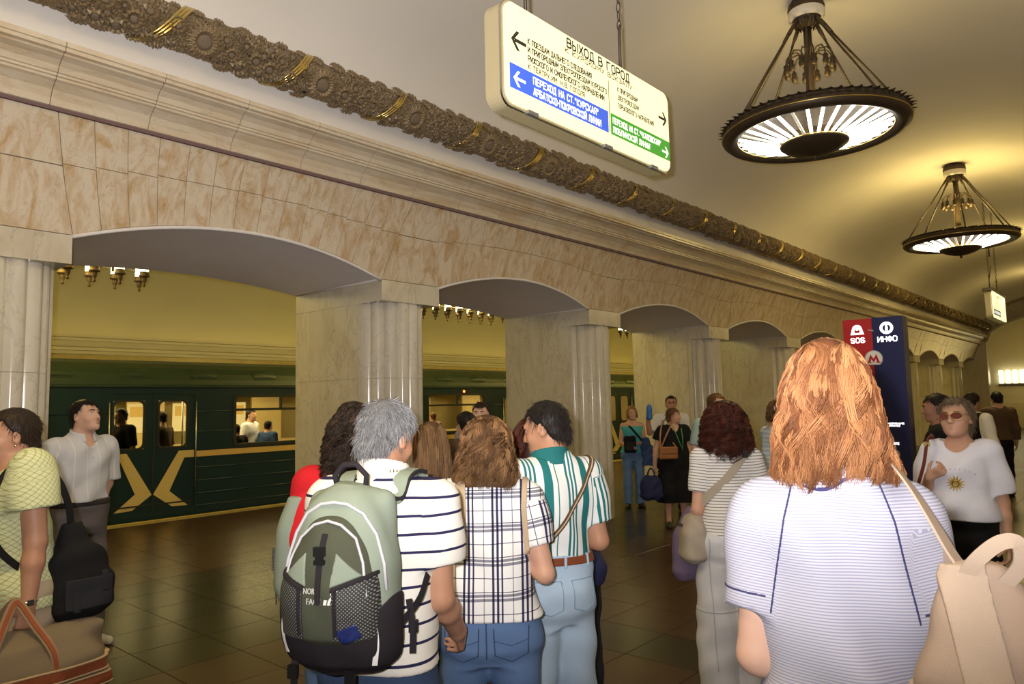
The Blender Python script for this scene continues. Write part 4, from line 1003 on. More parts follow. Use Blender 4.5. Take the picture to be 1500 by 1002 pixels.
def fabric(name, col, rough=.85, coord=None, stops=None, period=.1, stops2=None, period2=.1, axis=1, axis2=0, bump=.15, bs=350, mul=True, phase=0.0, interp='CONSTANT'):
    """woven cloth; stops colour bands repeating with the period along the garment's own coordinates (attribute 'pat')"""
    m, nt, b = newmat(name); b.inputs['Roughness'].default_value = rough; b.inputs['Specular IOR Level'].default_value = .2; b.inputs['Base Color'].default_value = rgba(col)
    tc = N(nt, 'ShaderNodeTexCoord')
    def bands(st, per, ax):
        at = N(nt, 'ShaderNodeAttribute', attribute_name='pat'); sp = N(nt, 'ShaderNodeSeparateXYZ'); L(nt, at.outputs['Vector'], sp.inputs[0])
        d = N(nt, 'ShaderNodeMath', operation='DIVIDE', inp={1: per}); L(nt, sp.outputs[ax], d.inputs[0]); a = N(nt, 'ShaderNodeMath', operation='ADD', inp={1: 50.0 + phase}); L(nt, d.outputs[0], a.inputs[0])
        fr = N(nt, 'ShaderNodeMath', operation='FRACT'); L(nt, a.outputs[0], fr.inputs[0]); r = ramp(nt, st, interp); L(nt, fr.outputs[0], r.inputs['Fac']); return r
    if stops:
        r1 = bands(stops, period, axis); out = r1.outputs[0]
        if stops2:
            r2 = bands(stops2, period2, axis2); mx = N(nt, 'ShaderNodeMix', data_type='RGBA', blend_type='MULTIPLY'); mx.inputs['Factor'].default_value = 1
            L(nt, r1.outputs[0], mx.inputs['A']); L(nt, r2.outputs[0], mx.inputs['B']); out = mx.outputs['Result']
        L(nt, out, b.inputs['Base Color'])
    else:
        nz = N(nt, 'ShaderNodeTexNoise', inp={'Scale': 7, 'Detail': 4}); L(nt, tc.outputs['Object'], nz.inputs['Vector']); mx = N(nt, 'ShaderNodeMix', data_type='RGBA')
        mx.inputs['A'].default_value = rgba([c * .9 for c in col]); mx.inputs['B'].default_value = rgba([min(1, c * 1.08) for c in col]); L(nt, nz.outputs['Fac'], mx.inputs['Factor']); L(nt, mx.outputs['Result'], b.inputs['Base Color'])
    if bump:
        nb = N(nt, 'ShaderNodeTexNoise', inp={'Scale': bs, 'Detail': 2}); L(nt, tc.outputs['Object'], nb.inputs['Vector']); bp = N(nt, 'ShaderNodeBump', inp={'Strength': bump, 'Distance': .004}); L(nt, nb.outputs['Fac'], bp.inputs['Height']); L(nt, bp.outputs['Normal'], b.inputs['Normal'])
    MATS[name] = m
pmat('m_eye', (.75, .72, .68), .25); pmat('m_iris', (.05, .035, .025), .2); pmat('m_lip', (.50, .25, .20), .5); pmat('m_leather', (.22, .06, .025), .45); pmat('m_shoe', (.03, .025, .022), .5)

class Fig: pass
def strands(P, R, tone, name, mat, parent, taper=True):
    """P (n,m,3) paths -> thin three-sided tapering locks in one mesh"""
    n, m, _ = P.shape; T = np.gradient(P, axis=1); T /= np.maximum(np.linalg.norm(T, axis=2, keepdims=True), 1e-9)
    ref = np.tile(np.array([.31, .77, .55]), (n, m, 1)); a = np.cross(T, ref); a /= np.maximum(np.linalg.norm(a, axis=2, keepdims=True), 1e-9); b = np.cross(T, a)
    tp = (1 - np.linspace(0, 1, m) ** 3 * .85) if taper else np.ones(m)
    rr_ = np.asarray(R)[:, None] * tp[None]
    V = np.stack([P + (a * math.cos(g) + b * math.sin(g)) * rr_[..., None] for g in (0, 2.094, 4.189)], 2).reshape(-1, 3)
    i = np.arange(n)[:, None, None] * m * 3 + np.arange(m - 1)[None, :, None] * 3; k = np.arange(3)[None, None]; k2 = (k + 1) % 3
    F = np.stack([i + k, i + k2, i + 3 + k2, i + 3 + k], -1).reshape(-1, 4)
    return V, F, np.repeat(tone, m * 3)
def merge(name, mat, parent, parts):
    V = []; F = []; T = []; o = 0
    for v, f, t in parts: V.append(v); F.append(np.asarray(f) + o); T.append(t); o += len(v)
    return mesh_np(name, np.concatenate(V), np.concatenate(F), mat, parent, attrs={'tone': ('FLOAT', np.concatenate(T))})

def make_rig(sp):
    g = Fig(); g.sp = sp; g.vox = sp.get('vox', .01); S = sp['h'] / 1.75; g.S = S; fem = sp.get('sex', 'f') == 'f'; b = sp.get('b', {})
    g.fem = fem
    sh = b.get('sh', .165 if fem else .190); ch = b.get('ch', .150 if fem else .168); wa = b.get('wa', .135 if fem else .152); hi = b.get('hi', .178 if fem else .165)
    cd = b.get('cd', .108 if fem else .118); wd_ = b.get('wd', .098 if fem else .108); hd = b.get('hd', .118 if fem else .112); g.sh = sh * S
    lean = sp.get('lean', 0.0); side = sp.get('side', 0.0)             # forward lean and sideways shift at the neck
    def sh_(z): t = max(0, (z - .95) / .55); return side * t, lean * t * t
    def row(z, rx, ry, dy=0.0): sx, sy = sh_(z); return (z * S, sx * S, (sy + dy) * S, rx * S, ry * S)
    bust = b.get('bust', .02 if fem else 0.0); belly = b.get('belly', 0.0); bum = b.get('bum', .018)
    g.torso = [row(.80, hi * .62, hd * .75, -bum * .5), row(.86, hi * .96, hd * .98, -bum), row(.93, hi, hd, -bum), row(1.00, hi * .5 + wa * .5 + .004, (hd + wd_) / 2, belly * .6 - bum * .3), row(1.09, wa, wd_, belly),
               row(1.20, wa * .45 + ch * .55, cd * .93, belly * .4 + bust * .3), row(1.30, ch, cd, bust), row(1.38, ch * .98, cd * .92, bust * .4), row(1.43, ch * .80, cd * .75), row(1.475, .075, .070), row(1.50, .055, .055)]
    hx, hy = sh_(1.5); tilt = sp.get('head', (0, 0, 0)); g.R = rotm(*tilt); hs = sp.get('hs', 1.0) * S * (.96 if fem else 1.0); g.hs = hs
    off = np.array(sp.get('hoff', (0, .03, 0)), float)
    g.nb = np.array([hx, hy - .01, 1.455]) * S; g.hc = np.array([hx, hy, 1.622]) * S + off * S
    g.H = lambda p: g.hc + hs * (g.R @ np.asarray(p, float))
    g.up = sp.get('arm', 1.0); ul, fl = .295 * S, .245 * S; fat = sp.get('fat', 1.0); g.fat = fat
    g.arm = {}
    for side_, sg in (('R', 1), ('L', -1)):
        a = sp.get(side_, {}); sx, sy = sh_(1.41); shp = np.array([sx + sg * sh, sy + a.get('sy', 0), 1.405 + a.get('sz', 0)]) * S
        du = nrm(a.get('u', (sg * .17, -.03, -1))); df = nrm(a.get('f', (sg * .04, .22, -1))); el_ = shp + du * ul; wr = el_ + df * fl
        dh = nrm(a.get('h', df)); pn = np.array(a.get('n', (-sg, 0, 0)), float); pn = nrm(pn - dh * (pn @ dh)); th = np.cross(pn, dh) * (1 if sg < 0 else -1)
        g.arm[side_] = (shp, el_, wr, dh, pn, th, a.get('c', .35))
    g.ra = [x * S * fat for x in ((.046, .037, .026) if fem else (.052, .041, .030))]
    g.leg = {}
    for side_, sg in (('R', 1), ('L', -1)):
        a = sp.get('leg' + side_, {}); hp = np.array([sg * hi * .52, -.005, .90]) * S
        kn = hp + nrm(a.get('t', (sg * .03, .02, -1))) * .42 * S; an = kn + nrm(a.get('s', (sg * .01, -.03, -1))) * .405 * S
        g.leg[side_] = (hp, kn, an, nrm(a.get('foot', (sg * .25, 1, 0))))
    g.rl = [x * S for x in (b.get('th', hi * .50), .057 * fat, .040)]
    return g
def hand_prims(w, dh, pn, th, c, S):
    out = []; P = lambda a, t, n: w + (dh * a + th * t + pn * n) * S
    for i in range(4):
        t = (.026, .009, -.008, -.024)[i]; out.append((rc(P(.005, t * .6, 0), P(.083, t, 0), .0135 * S, .0115 * S), .010))
        ln = (.074, .081, .075, .059)[i]; p = P(.083, t, 0); an = c * .35
        for j, fr in enumerate((.45, .31, .24)):
            an += c * (.55, .75, .55)[j]; d = dh * math.cos(an) + pn * math.sin(an) + th * (.05 * (1.5 - i)) ; q = p + d * ln * fr * S
            out.append((rc(p, q, (.0092, .0086, .0078)[j] * S, (.0086, .0078, .0066)[j] * S), .002)); p = q
    p = P(.022, .028, .006); d1 = nrm(dh * .7 + th * .62 + pn * (.25 + .5 * c)); q = p + d1 * .040 * S; d2 = nrm(dh * .9 + th * .2 + pn * (.25 + .8 * c)); r = q + d2 * .032 * S
    out += [(rc(P(.005, .012, 0), p, .014 * S, .013 * S), .010), (rc(p, q, .012 * S, .0105 * S), .004), (rc(q, r, .0100 * S, .0078 * S), .003)]
    return out
def body(g, parent):
    S, sp, v = g.S, g.sp, g.vox; pts = [np.array(x) for x in ((-.24 * S, -.2 * S, 0), (.24 * S, .22 * S, 1.5 * S))]
    for a in g.arm.values(): pts += [a[0], a[1], a[2], a[2] + a[3] * .2 * S]
    for l in g.leg.values(): pts += [l[1], l[2] + l[3] * .2 * S, l[2] - l[3] * .08 * S]
    pts += [g.H((0, 0, .13)), g.H((0, .14, 0)), g.H((0, -.12, 0))]
    pts = np.array(pts); lo, hi = pts.min(0) - .07, pts.max(0) + .07; lo[2] = -.005
    f = Fld(lo, hi, v); H, hs, R = g.H, g.hs, g.R
    hw = sp.get('face', 1.0); E = lambda c, r: el(H(c), np.array(r) * hs, R)
    f.add(E((0, -.014, .028), (.076, .095, .088))).add(E((0, .030, -.035), (.060 * hw, .066, .082)), .03 * hs)
    f.add(E((0, .052, -.085), (.040 * hw, .040, .030)), .025 * hs).add(E((0, .082, -.100), (.019, .016, .016)), .02 * hs).add(E((0, .078, .026), (.050, .018, .013)), .016 * hs)
    for s in (-1, 1):
        f.add(E((s * .040, .058, -.030), (.022, .022, .022)), .02 * hs).sub(E((s * .031, .098, .006), (.018, .016, .011)), .010 * hs)
    f.add(rc(H((0, .090, .012)), H((0, .108, -.030)), .0085 * hs, .0125 * hs), .010 * hs)
    for s in (-1, 1): f.add(E((s * .012, .098, -.033), (.0085, .0095, .0075)), .006 * hs)
    for zz, ry in ((-.060, .0070), (-.071, .0080)): f.add(E((0, .090, zz), (.022, .0085, ry * .8)), .006 * hs)
    for s in (-1, 1):
        Rr = R @ rotm(-s * 22, 0, 0); f.add(el(H((s * .078, -.010, -.008)), np.array((.010, .019, .031)) * hs, Rr), .006 * hs).sub(el(H((s * .085, -.004, -.006)), np.array((.005, .010, .017)) * hs, Rr), .005 * hs)
    f.add(rc(g.nb, H((0, -.022, -.055)), .058 * S if g.fem else .066 * S, .050 * S if g.fem else .059 * S), .03 * S)
    f.add(lf(g.torso), .03 * S)
    for side_, (sh, e, wr, dh, pn, th, c) in g.arm.items():
        r0, r1, r2 = g.ra; sg = 1 if side_ == 'R' else -1
        f.add(rc(g.nb + np.array((sg * .03, 0, -.02)) * S, sh + np.array((-sg * .02, 0, .005)), .045 * S, .046 * S), .05 * S)
        f.add(rc(sh, e, r0, r1), .035 * S).add(rc(e, e + (wr - e) * .35, r1 * .98, r1 * .98), .015 * S).add(rc(e + (wr - e) * .35, wr, r1 * .96, r2), .02 * S)
        f.add(rc(wr, wr + dh * .02 * S, r2, r2 * .85), .01 * S)
        for pr, kk in hand_prims(wr, dh, pn, th, c, S * sp.get('hand', 1.0)): f.add(pr, kk * S)
    for (hp, kn, an, ft) in g.leg.values():
        f.add(rc(hp, kn, g.rl[0], g.rl[1]), .04 * S).add(rc(kn, kn + (an - kn) * .35, g.rl[1] * .98, g.rl[1] * .97), .02 * S).add(rc(kn + (an - kn) * .35, an, g.rl[1] * .95, g.rl[2] * .9), .02 * S)
        f.add(rc(an, (an[0] - ft[0] * .03 * S, an[1] - ft[1] * .03 * S, .03 * S), g.rl[2] * .85, .028 * S), .02 * S).add(rc((an[0], an[1], .04 * S), (an[0] + ft[0] * .13 * S, an[1] + ft[1] * .13 * S, .022 * S), .034 * S, .022 * S), .02 * S)
    V, Q = f.mesh(); V[:, 2] = np.maximum(V[:, 2], .001)
    return mesh_np('body', V, Q, sp.get('skin', 'm_skin'), parent)
def face_parts(g, parent):
    H, hs, R = g.H, g.hs, g.R; sp = g.sp
    for s in (-1, 1):
        m = MB(); m.lathe([(0, -.0115), (.008, -.008), (.0115, 0), (.008, .008), (.0052, .0100)], n=12, cap=False); m.lathe([(.0052, .0100), (.003, .0113), (0, .0117)], n=12, mi=1, cap=False)
        m.v = [tuple(H((s * .031, .0715, .006) + np.array((a, c, b)))) for a, b, c in m.v]; m.build('eye', ['m_eye', 'm_iris'], parent)
        m = MB(); P = [H((s * (.012 + .036 * t), .0985 - .020 * t * t, .0235 + .006 * math.sin(PI * t * .8))) for t in np.linspace(0, 1, 7)]; m.tube(P, [x * hs for x in (.002, .0042, .0046, .0044, .0038, .003, .0015)], 6)
        m.build('eyebrow', sp.get('brow', sp.get('hairmat', 'h_dark')), parent)
    m = MB()
    for zz, w_, t_ in ((-.0605, .021, .0042), (-.0700, .019, .0052)): m.tube([H((w_ * t, .0965 - .012 * t * t, zz + (.0015 if zz > -.065 else -.0012) * (1 - t * t))) for t in np.linspace(-1, 1, 9)], [hs * t_ * x for x in (.3, .7, .9, 1, 1, 1, .9, .7, .3)], 6)
    m.build('lips', sp.get('lip', 'm_lip'), parent)
def shirt_field(g, o=.012, sleeve=.55, hem=.92, neck=.085, loose=.0, flare=0.0, vneck=0.0, so=None, vox=None, wr=.0022, sflare=0.0, top=None, nz=0.0):
    """garment offset from the torso and arms; sleeve = share of the whole arm covered"""
    S = g.S; v = vox or g.vox; so = o if so is None else so; pts = [np.array((-.26 * S, -.24 * S, hem * S - .02)), np.array((.26 * S, .26 * S, 1.56 * S))]
    T = [list(r) for r in g.torso]
    for r in T:
        z = r[0] / S
        if z < 1.28: r[3] += loose * S * min(1, (1.28 - z) / .2) + flare * S * max(0, 1.12 - z) / .2; r[4] += loose * S * .9 * min(1, (1.28 - z) / .2) + flare * S * max(0, 1.12 - z) / .2
    g.sl_end = {}; g.sl_len = sleeve
    for k, a in g.arm.items():
        sh, e, w = a[0], a[1], a[2]; L1 = np.linalg.norm(e - sh); L2 = np.linalg.norm(w - e); s_ = sleeve * (L1 + L2)
        end = sh + (e - sh) * min(1, s_ / L1) if s_ <= L1 else e + (w - e) * (s_ - L1) / L2
        g.sl_end[k] = (end, nrm(e - sh) if s_ <= L1 else nrm(w - e)); pts += [sh, end]
    pts = np.array(pts); lo, hi = pts.min(0) - .08, pts.max(0) + .08; lo[2] = max(lo[2], min(hem * S, pts[:, 2].min()) - .03)
    f = Fld(lo, hi, v); f.add(lf(T, o))
    for k, a in g.arm.items():
        sg = 1 if k == 'R' else -1; sh, e, w = a[0], a[1], a[2]
        f.add(rc(g.nb + np.array((sg * .03, 0, -.015)) * S, sh + np.array((-sg * .02, 0, .005)), .045 * S + o, .047 * S + o), .05 * S)
    body_f = f.F.copy()
    for k, a in g.arm.items():
        if sleeve <= 0.02: continue
        sh, e, w = a[0], a[1], a[2]; r0, r1, r2 = g.ra; end, dr = g.sl_end[k]; L1 = np.linalg.norm(e - sh)
        fs = Fld(lo, hi, v); t = min(1, sleeve * (.54 * S) / L1)
        if sleeve * .54 * S <= L1 * 1.001:
            ra = r0 + so; rb = r0 + (r1 - r0) * t + so + sflare * S; fs.add(rc(sh, end + dr * .05, ra, rb + .0))
        else: fs.add(rc(sh, e, r0 + so, r1 + so + sflare * S * .5)).add(rc(e, end + dr * .05, r1 + so + sflare * S * .5, r2 + so + sflare * S), .02)
        x, y, z = fs.full(); fs.F = np.maximum(fs.F, (x - f32(end[0])) * f32(dr[0]) + (y - f32(end[1])) * f32(dr[1]) + (z - f32(end[2])) * f32(dr[2])).astype(f32)
        kk = .03 * S; h = np.clip(.5 + .5 * (f.F - fs.F) / kk, 0, 1); f.F = f.F + (fs.F - f.F) * h - kk * h * (1 - h)
    if wr: f.wrinkle(wr, ph=g.sp.get('ph', 0.0))
    x, y, z = f.full(); f.F = np.maximum(f.F, f32(hem * S) - z + 0 * x + 0 * y).astype(f32)
    nb = g.nb; f.sub(rc(nb + np.array((0, .008, .02 + nz)) * S, nb + np.array((0, .02, .14)) * S, neck * S, neck * S * 1.25))
    if vneck: f.sub(rc(nb + np.array((0, .10, .01)) * S, nb + np.array((0, .17, .01 - vneck)) * S, .062 * S, .012 * S), .01)
    if top is not None: f.cut(lambda x, y, z: z - f32(top * S) + 0 * x + 0 * y)
    return f
def pattern(g, V):
    """garment coordinates: u across / around, v along the cloth"""
    S = g.S; x, y, z = V[:, 0], V[:, 1], V[:, 2]; u = x.copy(); v = z.copy(); w = np.zeros(len(V))
    for k, a in g.arm.items():
        sg = 1 if k == 'R' else -1; sh, e, wr_ = a[0], a[1], a[2]; d = e - sh; L1 = np.linalg.norm(d); d = d / L1; p = V - sh; t = p @ d; q = p - t[:, None] * d; rad = np.linalg.norm(q, axis=1)
        p2 = V - e; d2 = nrm(wr_ - e); t2 = p2 @ d2; rad2 = np.linalg.norm(p2 - t2[:, None] * d2, axis=1)
        sl_ = getattr(g, 'sl_len', .5) * .54 * S + .03
        on = (t > .015 * S) & (t < sl_) & (rad < .092 * S) & (sg * (x - sh[0]) > -.012 * S)
        if sl_ > L1: on |= (t2 > 0) & (rad2 < .08 * S)
        t = np.where((t2 > 0) & (rad2 < rad + .02), L1 + t2, t)
        ang = np.arctan2(q[:, 1], sg * q[:, 0]); u = np.where(on, sg * .30 * S + rad.mean() * 0 + .055 * S * ang, u); v = np.where(on, sh[2] - t, v); w = np.where(on, 1.0, w)
    return np.stack([u, v, w], 1)
def garment(g, name, mat, parent, f, label=None, pat=True):
    V, Q = f.mesh(); o = mesh_np(name, V, Q, mat, parent, attrs={'pat': ('FLOAT_VECTOR', pattern(g, V))} if pat else None)
    if label: o['label'] = label
    return o
def patch(g, f, name, mat, parent, region, out=.004, inn=.006, label=None, pat=False, fine=.0034):
    """thin piece lying on a garment's surface where region(x,y,z) < 0"""
    x, y, z = f.full(); v = f.vox; m = (region(x, y, z) < 1.8 * v) & (np.abs(f.F) < 3.5 * v)
    if not m.any(): return None
    ii = [np.where(m.any(axis=tuple(q for q in range(3) if q != i)))[0] for i in range(3)]; a0 = [max(0, i[0] - 2) for i in ii]; a1 = [min(n - 1, i[-1] + 2) for i, n in zip(ii, f.n)]
    k = max(1, int(math.ceil(v / fine))); G = f.F[a0[0]:a1[0] + 1, a0[1]:a1[1] + 1, a0[2]:a1[2] + 1]
    for ax_ in range(3):                                # finer grid by linear interpolation
        n = G.shape[ax_]; t = np.arange((n - 1) * k + 1) / k; i0 = np.minimum(t.astype(int), n - 2); w = (t - i0).astype(f32); sh = [1, 1, 1]; sh[ax_] = -1; w = w.reshape(sh); G = np.take(G, i0, ax_) * (1 - w) + np.take(G, i0 + 1, ax_) * w
    h = Fld.__new__(Fld); h.vox = v / k; h.lo = f.lo + v * np.array(a0); h.n = np.array(G.shape); h.ax = [(h.lo[i] + h.vox * np.arange(h.n[i])).astype(f32) for i in range(3)]; x, y, z = h.full(); inn = max(inn, 1.4 * h.vox)
    h.F = np.maximum(np.maximum(G - f32(out), -G - f32(inn)), region(x, y, z)).astype(f32)
    if not (h.F < 0).any(): return None
    return garment(g, name, mat, parent, h, label, pat)
def pants(g, mat, parent, waist=1.02, hem=.06, o=.010, knee=.0, ankle=.0, wr=.003, vox=None, label=None, name='trousers', seat=.0):
    S = g.S; v = vox or g.vox; pts = [np.array((-.24 * S, -.23 * S, hem * S)), np.array((.24 * S, .24 * S, waist * S))]
    for l in g.leg.values(): pts += [l[1], l[2]]
    pts = np.array(pts); lo, hi = pts.min(0) - .07, pts.max(0) + .07; lo[2] = hem * S - .02; hi[2] = waist * S + .03
    f = Fld(lo, hi, v); f.add(lf(g.torso, o + seat, z1=1.3 * S))
    for (hp, kn, an, ft) in g.leg.values():
        f.add(rc(hp, kn, g.rl[0] + o, g.rl[1] + o + knee), .035 * S).add(rc(kn, an + (an - kn) * .15, g.rl[1] + o + knee, g.rl[2] + o + ankle), .02 * S)
    f.wrinkle(wr, 7, 8, 17, g.sp.get('ph', 0) + 1)
    x, y, z = f.full(); f.F = np.maximum(f.F, np.maximum(z - f32(waist * S), f32(hem * S) - z) + 0 * x + 0 * y).astype(f32)
    garment(g, name, mat, parent, f, label, False); return f
def shoes(g, mat, parent, name='shoe', low=False):
    S = g.S
    for (hp, kn, an, ft) in g.leg.values():
        f = Fld(an + np.array((-.22, -.22, -an[2])) * S, an + np.array((.22, .22, .05)) * S, max(.008, g.vox)); f.lo[2] = -.02
        b = np.array((an[0], an[1], 0)); F_ = lambda a, z, s=0: b + ft * a * S + np.array((-ft[1], ft[0], 0)) * s * S + np.array((0, 0, z)) * S
        f = Fld(F_(-.10, 0) - .14 * S, F_(.18, .12) + .12 * S, max(.007, g.vox * .9))
        f.add(rc(F_(-.035, .038), F_(.05, .036), .042 * S, .046 * S)).add(rc(F_(.05, .034), F_(.155, .026), .046 * S, .032 * S), .02)
        if not low: f.add(rc(F_(0, .05), F_(0, .10), .044 * S, .042 * S), .02)
        x, y, z = f.full(); f.F = np.maximum(f.F, f32(.002) - z + 0 * x + 0 * y).astype(f32)
        V, Q = f.mesh(); mesh_np(name, V, Q, mat, parent)
def long_hair(g, mat, parent, rows, n=700, wave=.012, freq=2.2, curl=0.0, face=70, seed=1, rad=.0042, segs=16, core=.86, frizz=.006, fall=0.0, jag=.08, per=16, spread=.055):
    """rows (z, r_side, r_back, r_front, cy) in head units from crown to tips; locks flow over that envelope"""
    R_ = np.random.default_rng(seed); T = smooth_rows([(-z, a, b, c, d) for z, a, b, c, d in rows], 120); zt = -T[:, 0]
    def env(zq, ph):
        i = lambda c: np.interp(-zq, T[:, 0], T[:, c]); a, b, c, d = i(1), i(2), i(3), i(4); cs, sn = np.cos(ph), np.sin(ph)   # ph 0 = front
        ry = np.where(cs > 0, c, b); r = 1 / np.sqrt((sn / np.maximum(a, 1e-4)) ** 2 + (cs / np.maximum(ry, 1e-4)) ** 2); return r * sn, d + r * cs
    zt0, zt1 = rows[0][0], rows[-1][0]; fo = math.radians(face)
    # inner volume
    nv, nh = 26, 36; zz = np.linspace(zt0 - .002, zt1 + .02, nv); zz = zt0 + (zz - zt0) * np.linspace(.25, 1, nv) ; GV = []
    for zq in zz:
        ph = np.linspace(-PI, PI, nh, endpoint=False); k = core; X, Y = env(np.full(nh, zq), ph); cyq = np.interp(-zq, T[:, 0], T[:, 4]); front = (np.abs(ph) < fo) & (zq < .055)
        Y2 = np.where(front, np.minimum(cyq + (Y - cyq) * k, .018 - .03 * (zq < -.09)), cyq + (Y - cyq) * k); GV.append(np.stack([X * k, Y2, np.full(nh, zq)], 1))
    GV = np.concatenate(GV); i = np.arange(nv - 1)[:, None] * nh; j = np.arange(nh)[None]; j2 = (j + 1) % nh
    GF = np.stack([i + j, i + nh + j, i + nh + j2, i + j2], -1).reshape(-1, 4); parts = [(GV, GF, np.full(len(GV), .12))]
    nc = max(12, n // per); ci = R_.integers(0, nc, n); C_ = lambda fn: fn(nc)[ci]
    ph = C_(lambda q: R_.uniform(-PI, PI, q)) + R_.normal(0, spread, n); ph = (ph + PI) % (2 * PI) - PI; ph = np.where(np.abs(ph) < fo, np.sign(ph) * fo + R_.uniform(-.05, .35, n) * np.sign(ph), ph)
    lay = C_(lambda q: R_.uniform(.90, 1.03, q)) + R_.normal(0, .012, n); s = np.linspace(0, 1, segs)[None]; tip = zt1 + (zt0 - zt1) * (C_(lambda q: np.abs(R_.normal(0, jag, q))) + np.abs(R_.normal(0, jag * .3, n))); st = np.where(R_.random(n) < .7, 0.0, R_.uniform(0, .35, n))
    se = st[:, None] + (1 - st[:, None]) * s; zc = zt0 + (tip[:, None] - zt0) * np.where(se < .3, se * se * 1.6 + se * .12, .18 + (se - .3) * (1 - .18) / .7)
    pw = (C_(lambda q: R_.uniform(0, 6.3, q)) + R_.normal(0, .25, n))[:, None]; fq = freq * C_(lambda q: R_.uniform(.75, 1.25, q))[:, None]; am = wave * C_(lambda q: R_.uniform(.5, 1.5, q))[:, None]
    phi = (ph[:, None] - (R_.normal(0, spread, n) * 0)[:, None]) * np.clip(.55 + se * 2.0, 0, 1) + am / .1 * np.sin(6.283 * fq * se + pw) * np.clip((se - .12) * 2.2, 0, 1)
    X, Y = env(zc, phi); rr_ = lay[:, None] * (1 + frizz / .1 * np.sin(6.283 * fq * 1.3 * se + pw * 2) * np.clip(se * 2, 0, 1)); cyq = np.interp(-zc, T[:, 0], T[:, 4])
    P = np.stack([X * rr_, cyq + (Y - cyq) * rr_, zc], -1)
    if curl: 
        t = 6.283 * fq * 2.2 * se + pw; P += curl * np.clip((se - .08) * 3, 0, 1)[..., None] * np.stack([np.sin(t), np.cos(t), .6 * np.sin(t + 1)], -1)
    tn = np.clip(C_(lambda q: R_.beta(.9, 1.3, q)) * .8 + R_.beta(2, 2.4, n) * .25, 0, 1)
    # clear the face opening
    fm = (np.abs(P[..., 0]) < .055) & (P[..., 1] > .03) & (P[..., 2] < .06); keep = ~fm.any(1); P = P[keep]
    tone = tn[keep]; W = g.hc + g.hs * (P @ (np.eye(3) if fall else g.R).T)
    if fall:                                            # locks hang straight down below the ear line whatever the head's tilt
        rot = P @ g.R.T; w = np.clip((.0 - P[..., 2]) / .12, 0, 1)[..., None]; W = g.hc + g.hs * (rot * (1 - w) + P * w); gv = GV @ g.R.T; wv = np.clip((.0 - GV[:, 2:]) / .12, 0, 1); GVW = g.hc + g.hs * (gv * (1 - wv) + GV * wv)
    else: GVW = g.hc + g.hs * (GV @ g.R.T)
    parts[0] = (GVW, GF, parts[0][2]); parts.append(strands(W, R_.uniform(.6, 1.25, keep.sum()) * rad * g.hs, tone, 'hair', mat, parent))
    return merge('hair', mat, parent, parts)
def short_hair(g, mat, parent, n=900, L_=.035, thick=.010, hairline=.062, seed=2, rad=.0017, lift=.25, low=-.075, temple=.0, bald=0.0, tone_top=0.0):
    """cap of short locks: above the hairline, round the ears and down to the nape"""
    R_ = np.random.default_rng(seed); c = np.array((0, -.014, .028)); r = np.array((.076, .095, .088)) + thick * .6
    hs, R, v = g.hs, g.R, min(.006, g.vox); f = Fld(g.H((0, 0, 0)) - .16 * hs, g.H((0, 0, 0)) + .16 * hs, v)
    f.add(el(g.H(c), r * hs, R)).add(el(g.H((0, -.050, -.035)), np.array((.062, .052 + thick * .5, .060)) * hs, R), .02)
    def inh(p):                                         # head-space mask of hair (negative inside)
        x, y, z = p; ax = np.abs(x); line = np.where(y > .035, hairline - .25 * (y - .075) + .35 * np.maximum(0, ax - .045) * (0 if temple else 1) , np.where(y > -.005, .012 + (y - .0) * 1.25, np.where(y > -.03, -.020 + (y + .005) * .4, low + .35 * np.maximum(0, y + .09))))
        side = np.where((y > .012) & (y < .04) & (z > -.045) & (z < .07), -.004, .004); return line - z
    x, y, z = f.full(); px, py, pz = x - f32(g.hc[0]), y - f32(g.hc[1]), z - f32(g.hc[2]); q = [(px * f32(R[0, i]) + py * f32(R[1, i]) + pz * f32(R[2, i])) / f32(hs) for i in range(3)]
    f.F += (.0016 * np.sin(q[0] * 210 + 3 * np.sin(q[2] * 60)) * np.sin(q[1] * 190)).astype(f32)
    f.F = np.maximum(f.F, (inh(q) * f32(hs) * .8)).astype(f32); V, Q = f.mesh(); parts = [(V, Q, np.full(len(V), .25))]
    d = R_.normal(0, 1, (n * 3, 3)); d /= np.linalg.norm(d, axis=1, keepdims=True); nape = (np.arange(n * 3) % 4 == 0)[:, None]; d[:, 1] = np.where(nape[:, 0], -np.abs(d[:, 1]), d[:, 1]); p = np.where(nape, np.array((0, -.050, -.035)) + d * np.array((.062, .052 + thick * .5, .060)), c + d * (r - .003)); ok = inh((p[:, 0], p[:, 1], p[:, 2])) < -.004; p, d = p[ok][:n], d[ok][:n]
    crown = np.array((0, -.06, .10)); fl = p - crown; fl -= d * (fl * d).sum(1, keepdims=True); fl /= np.maximum(np.linalg.norm(fl, axis=1, keepdims=True), 1e-6); fl[:, 2] -= .25; m = len(p)
    fl += R_.normal(0, .25, (m, 3)); s = np.linspace(0, 1, 6)[None, :, None]; ln = L_ * R_.uniform(.6, 1.3, m)[:, None, None]
    P = p[:, None] + fl[:, None] * ln * s + d[:, None] * ln * lift * np.sin(s * 2.4)
    W = g.hc + hs * (P @ R.T); tone = np.clip(R_.beta(2, 2, m) + tone_top * (p[:, 2] - .06) * 6, 0, 1); parts.append(strands(W, R_.uniform(.7, 1.3, m) * rad * hs, tone, 'hair', mat, parent))
    return merge('hair', mat, parent, parts)
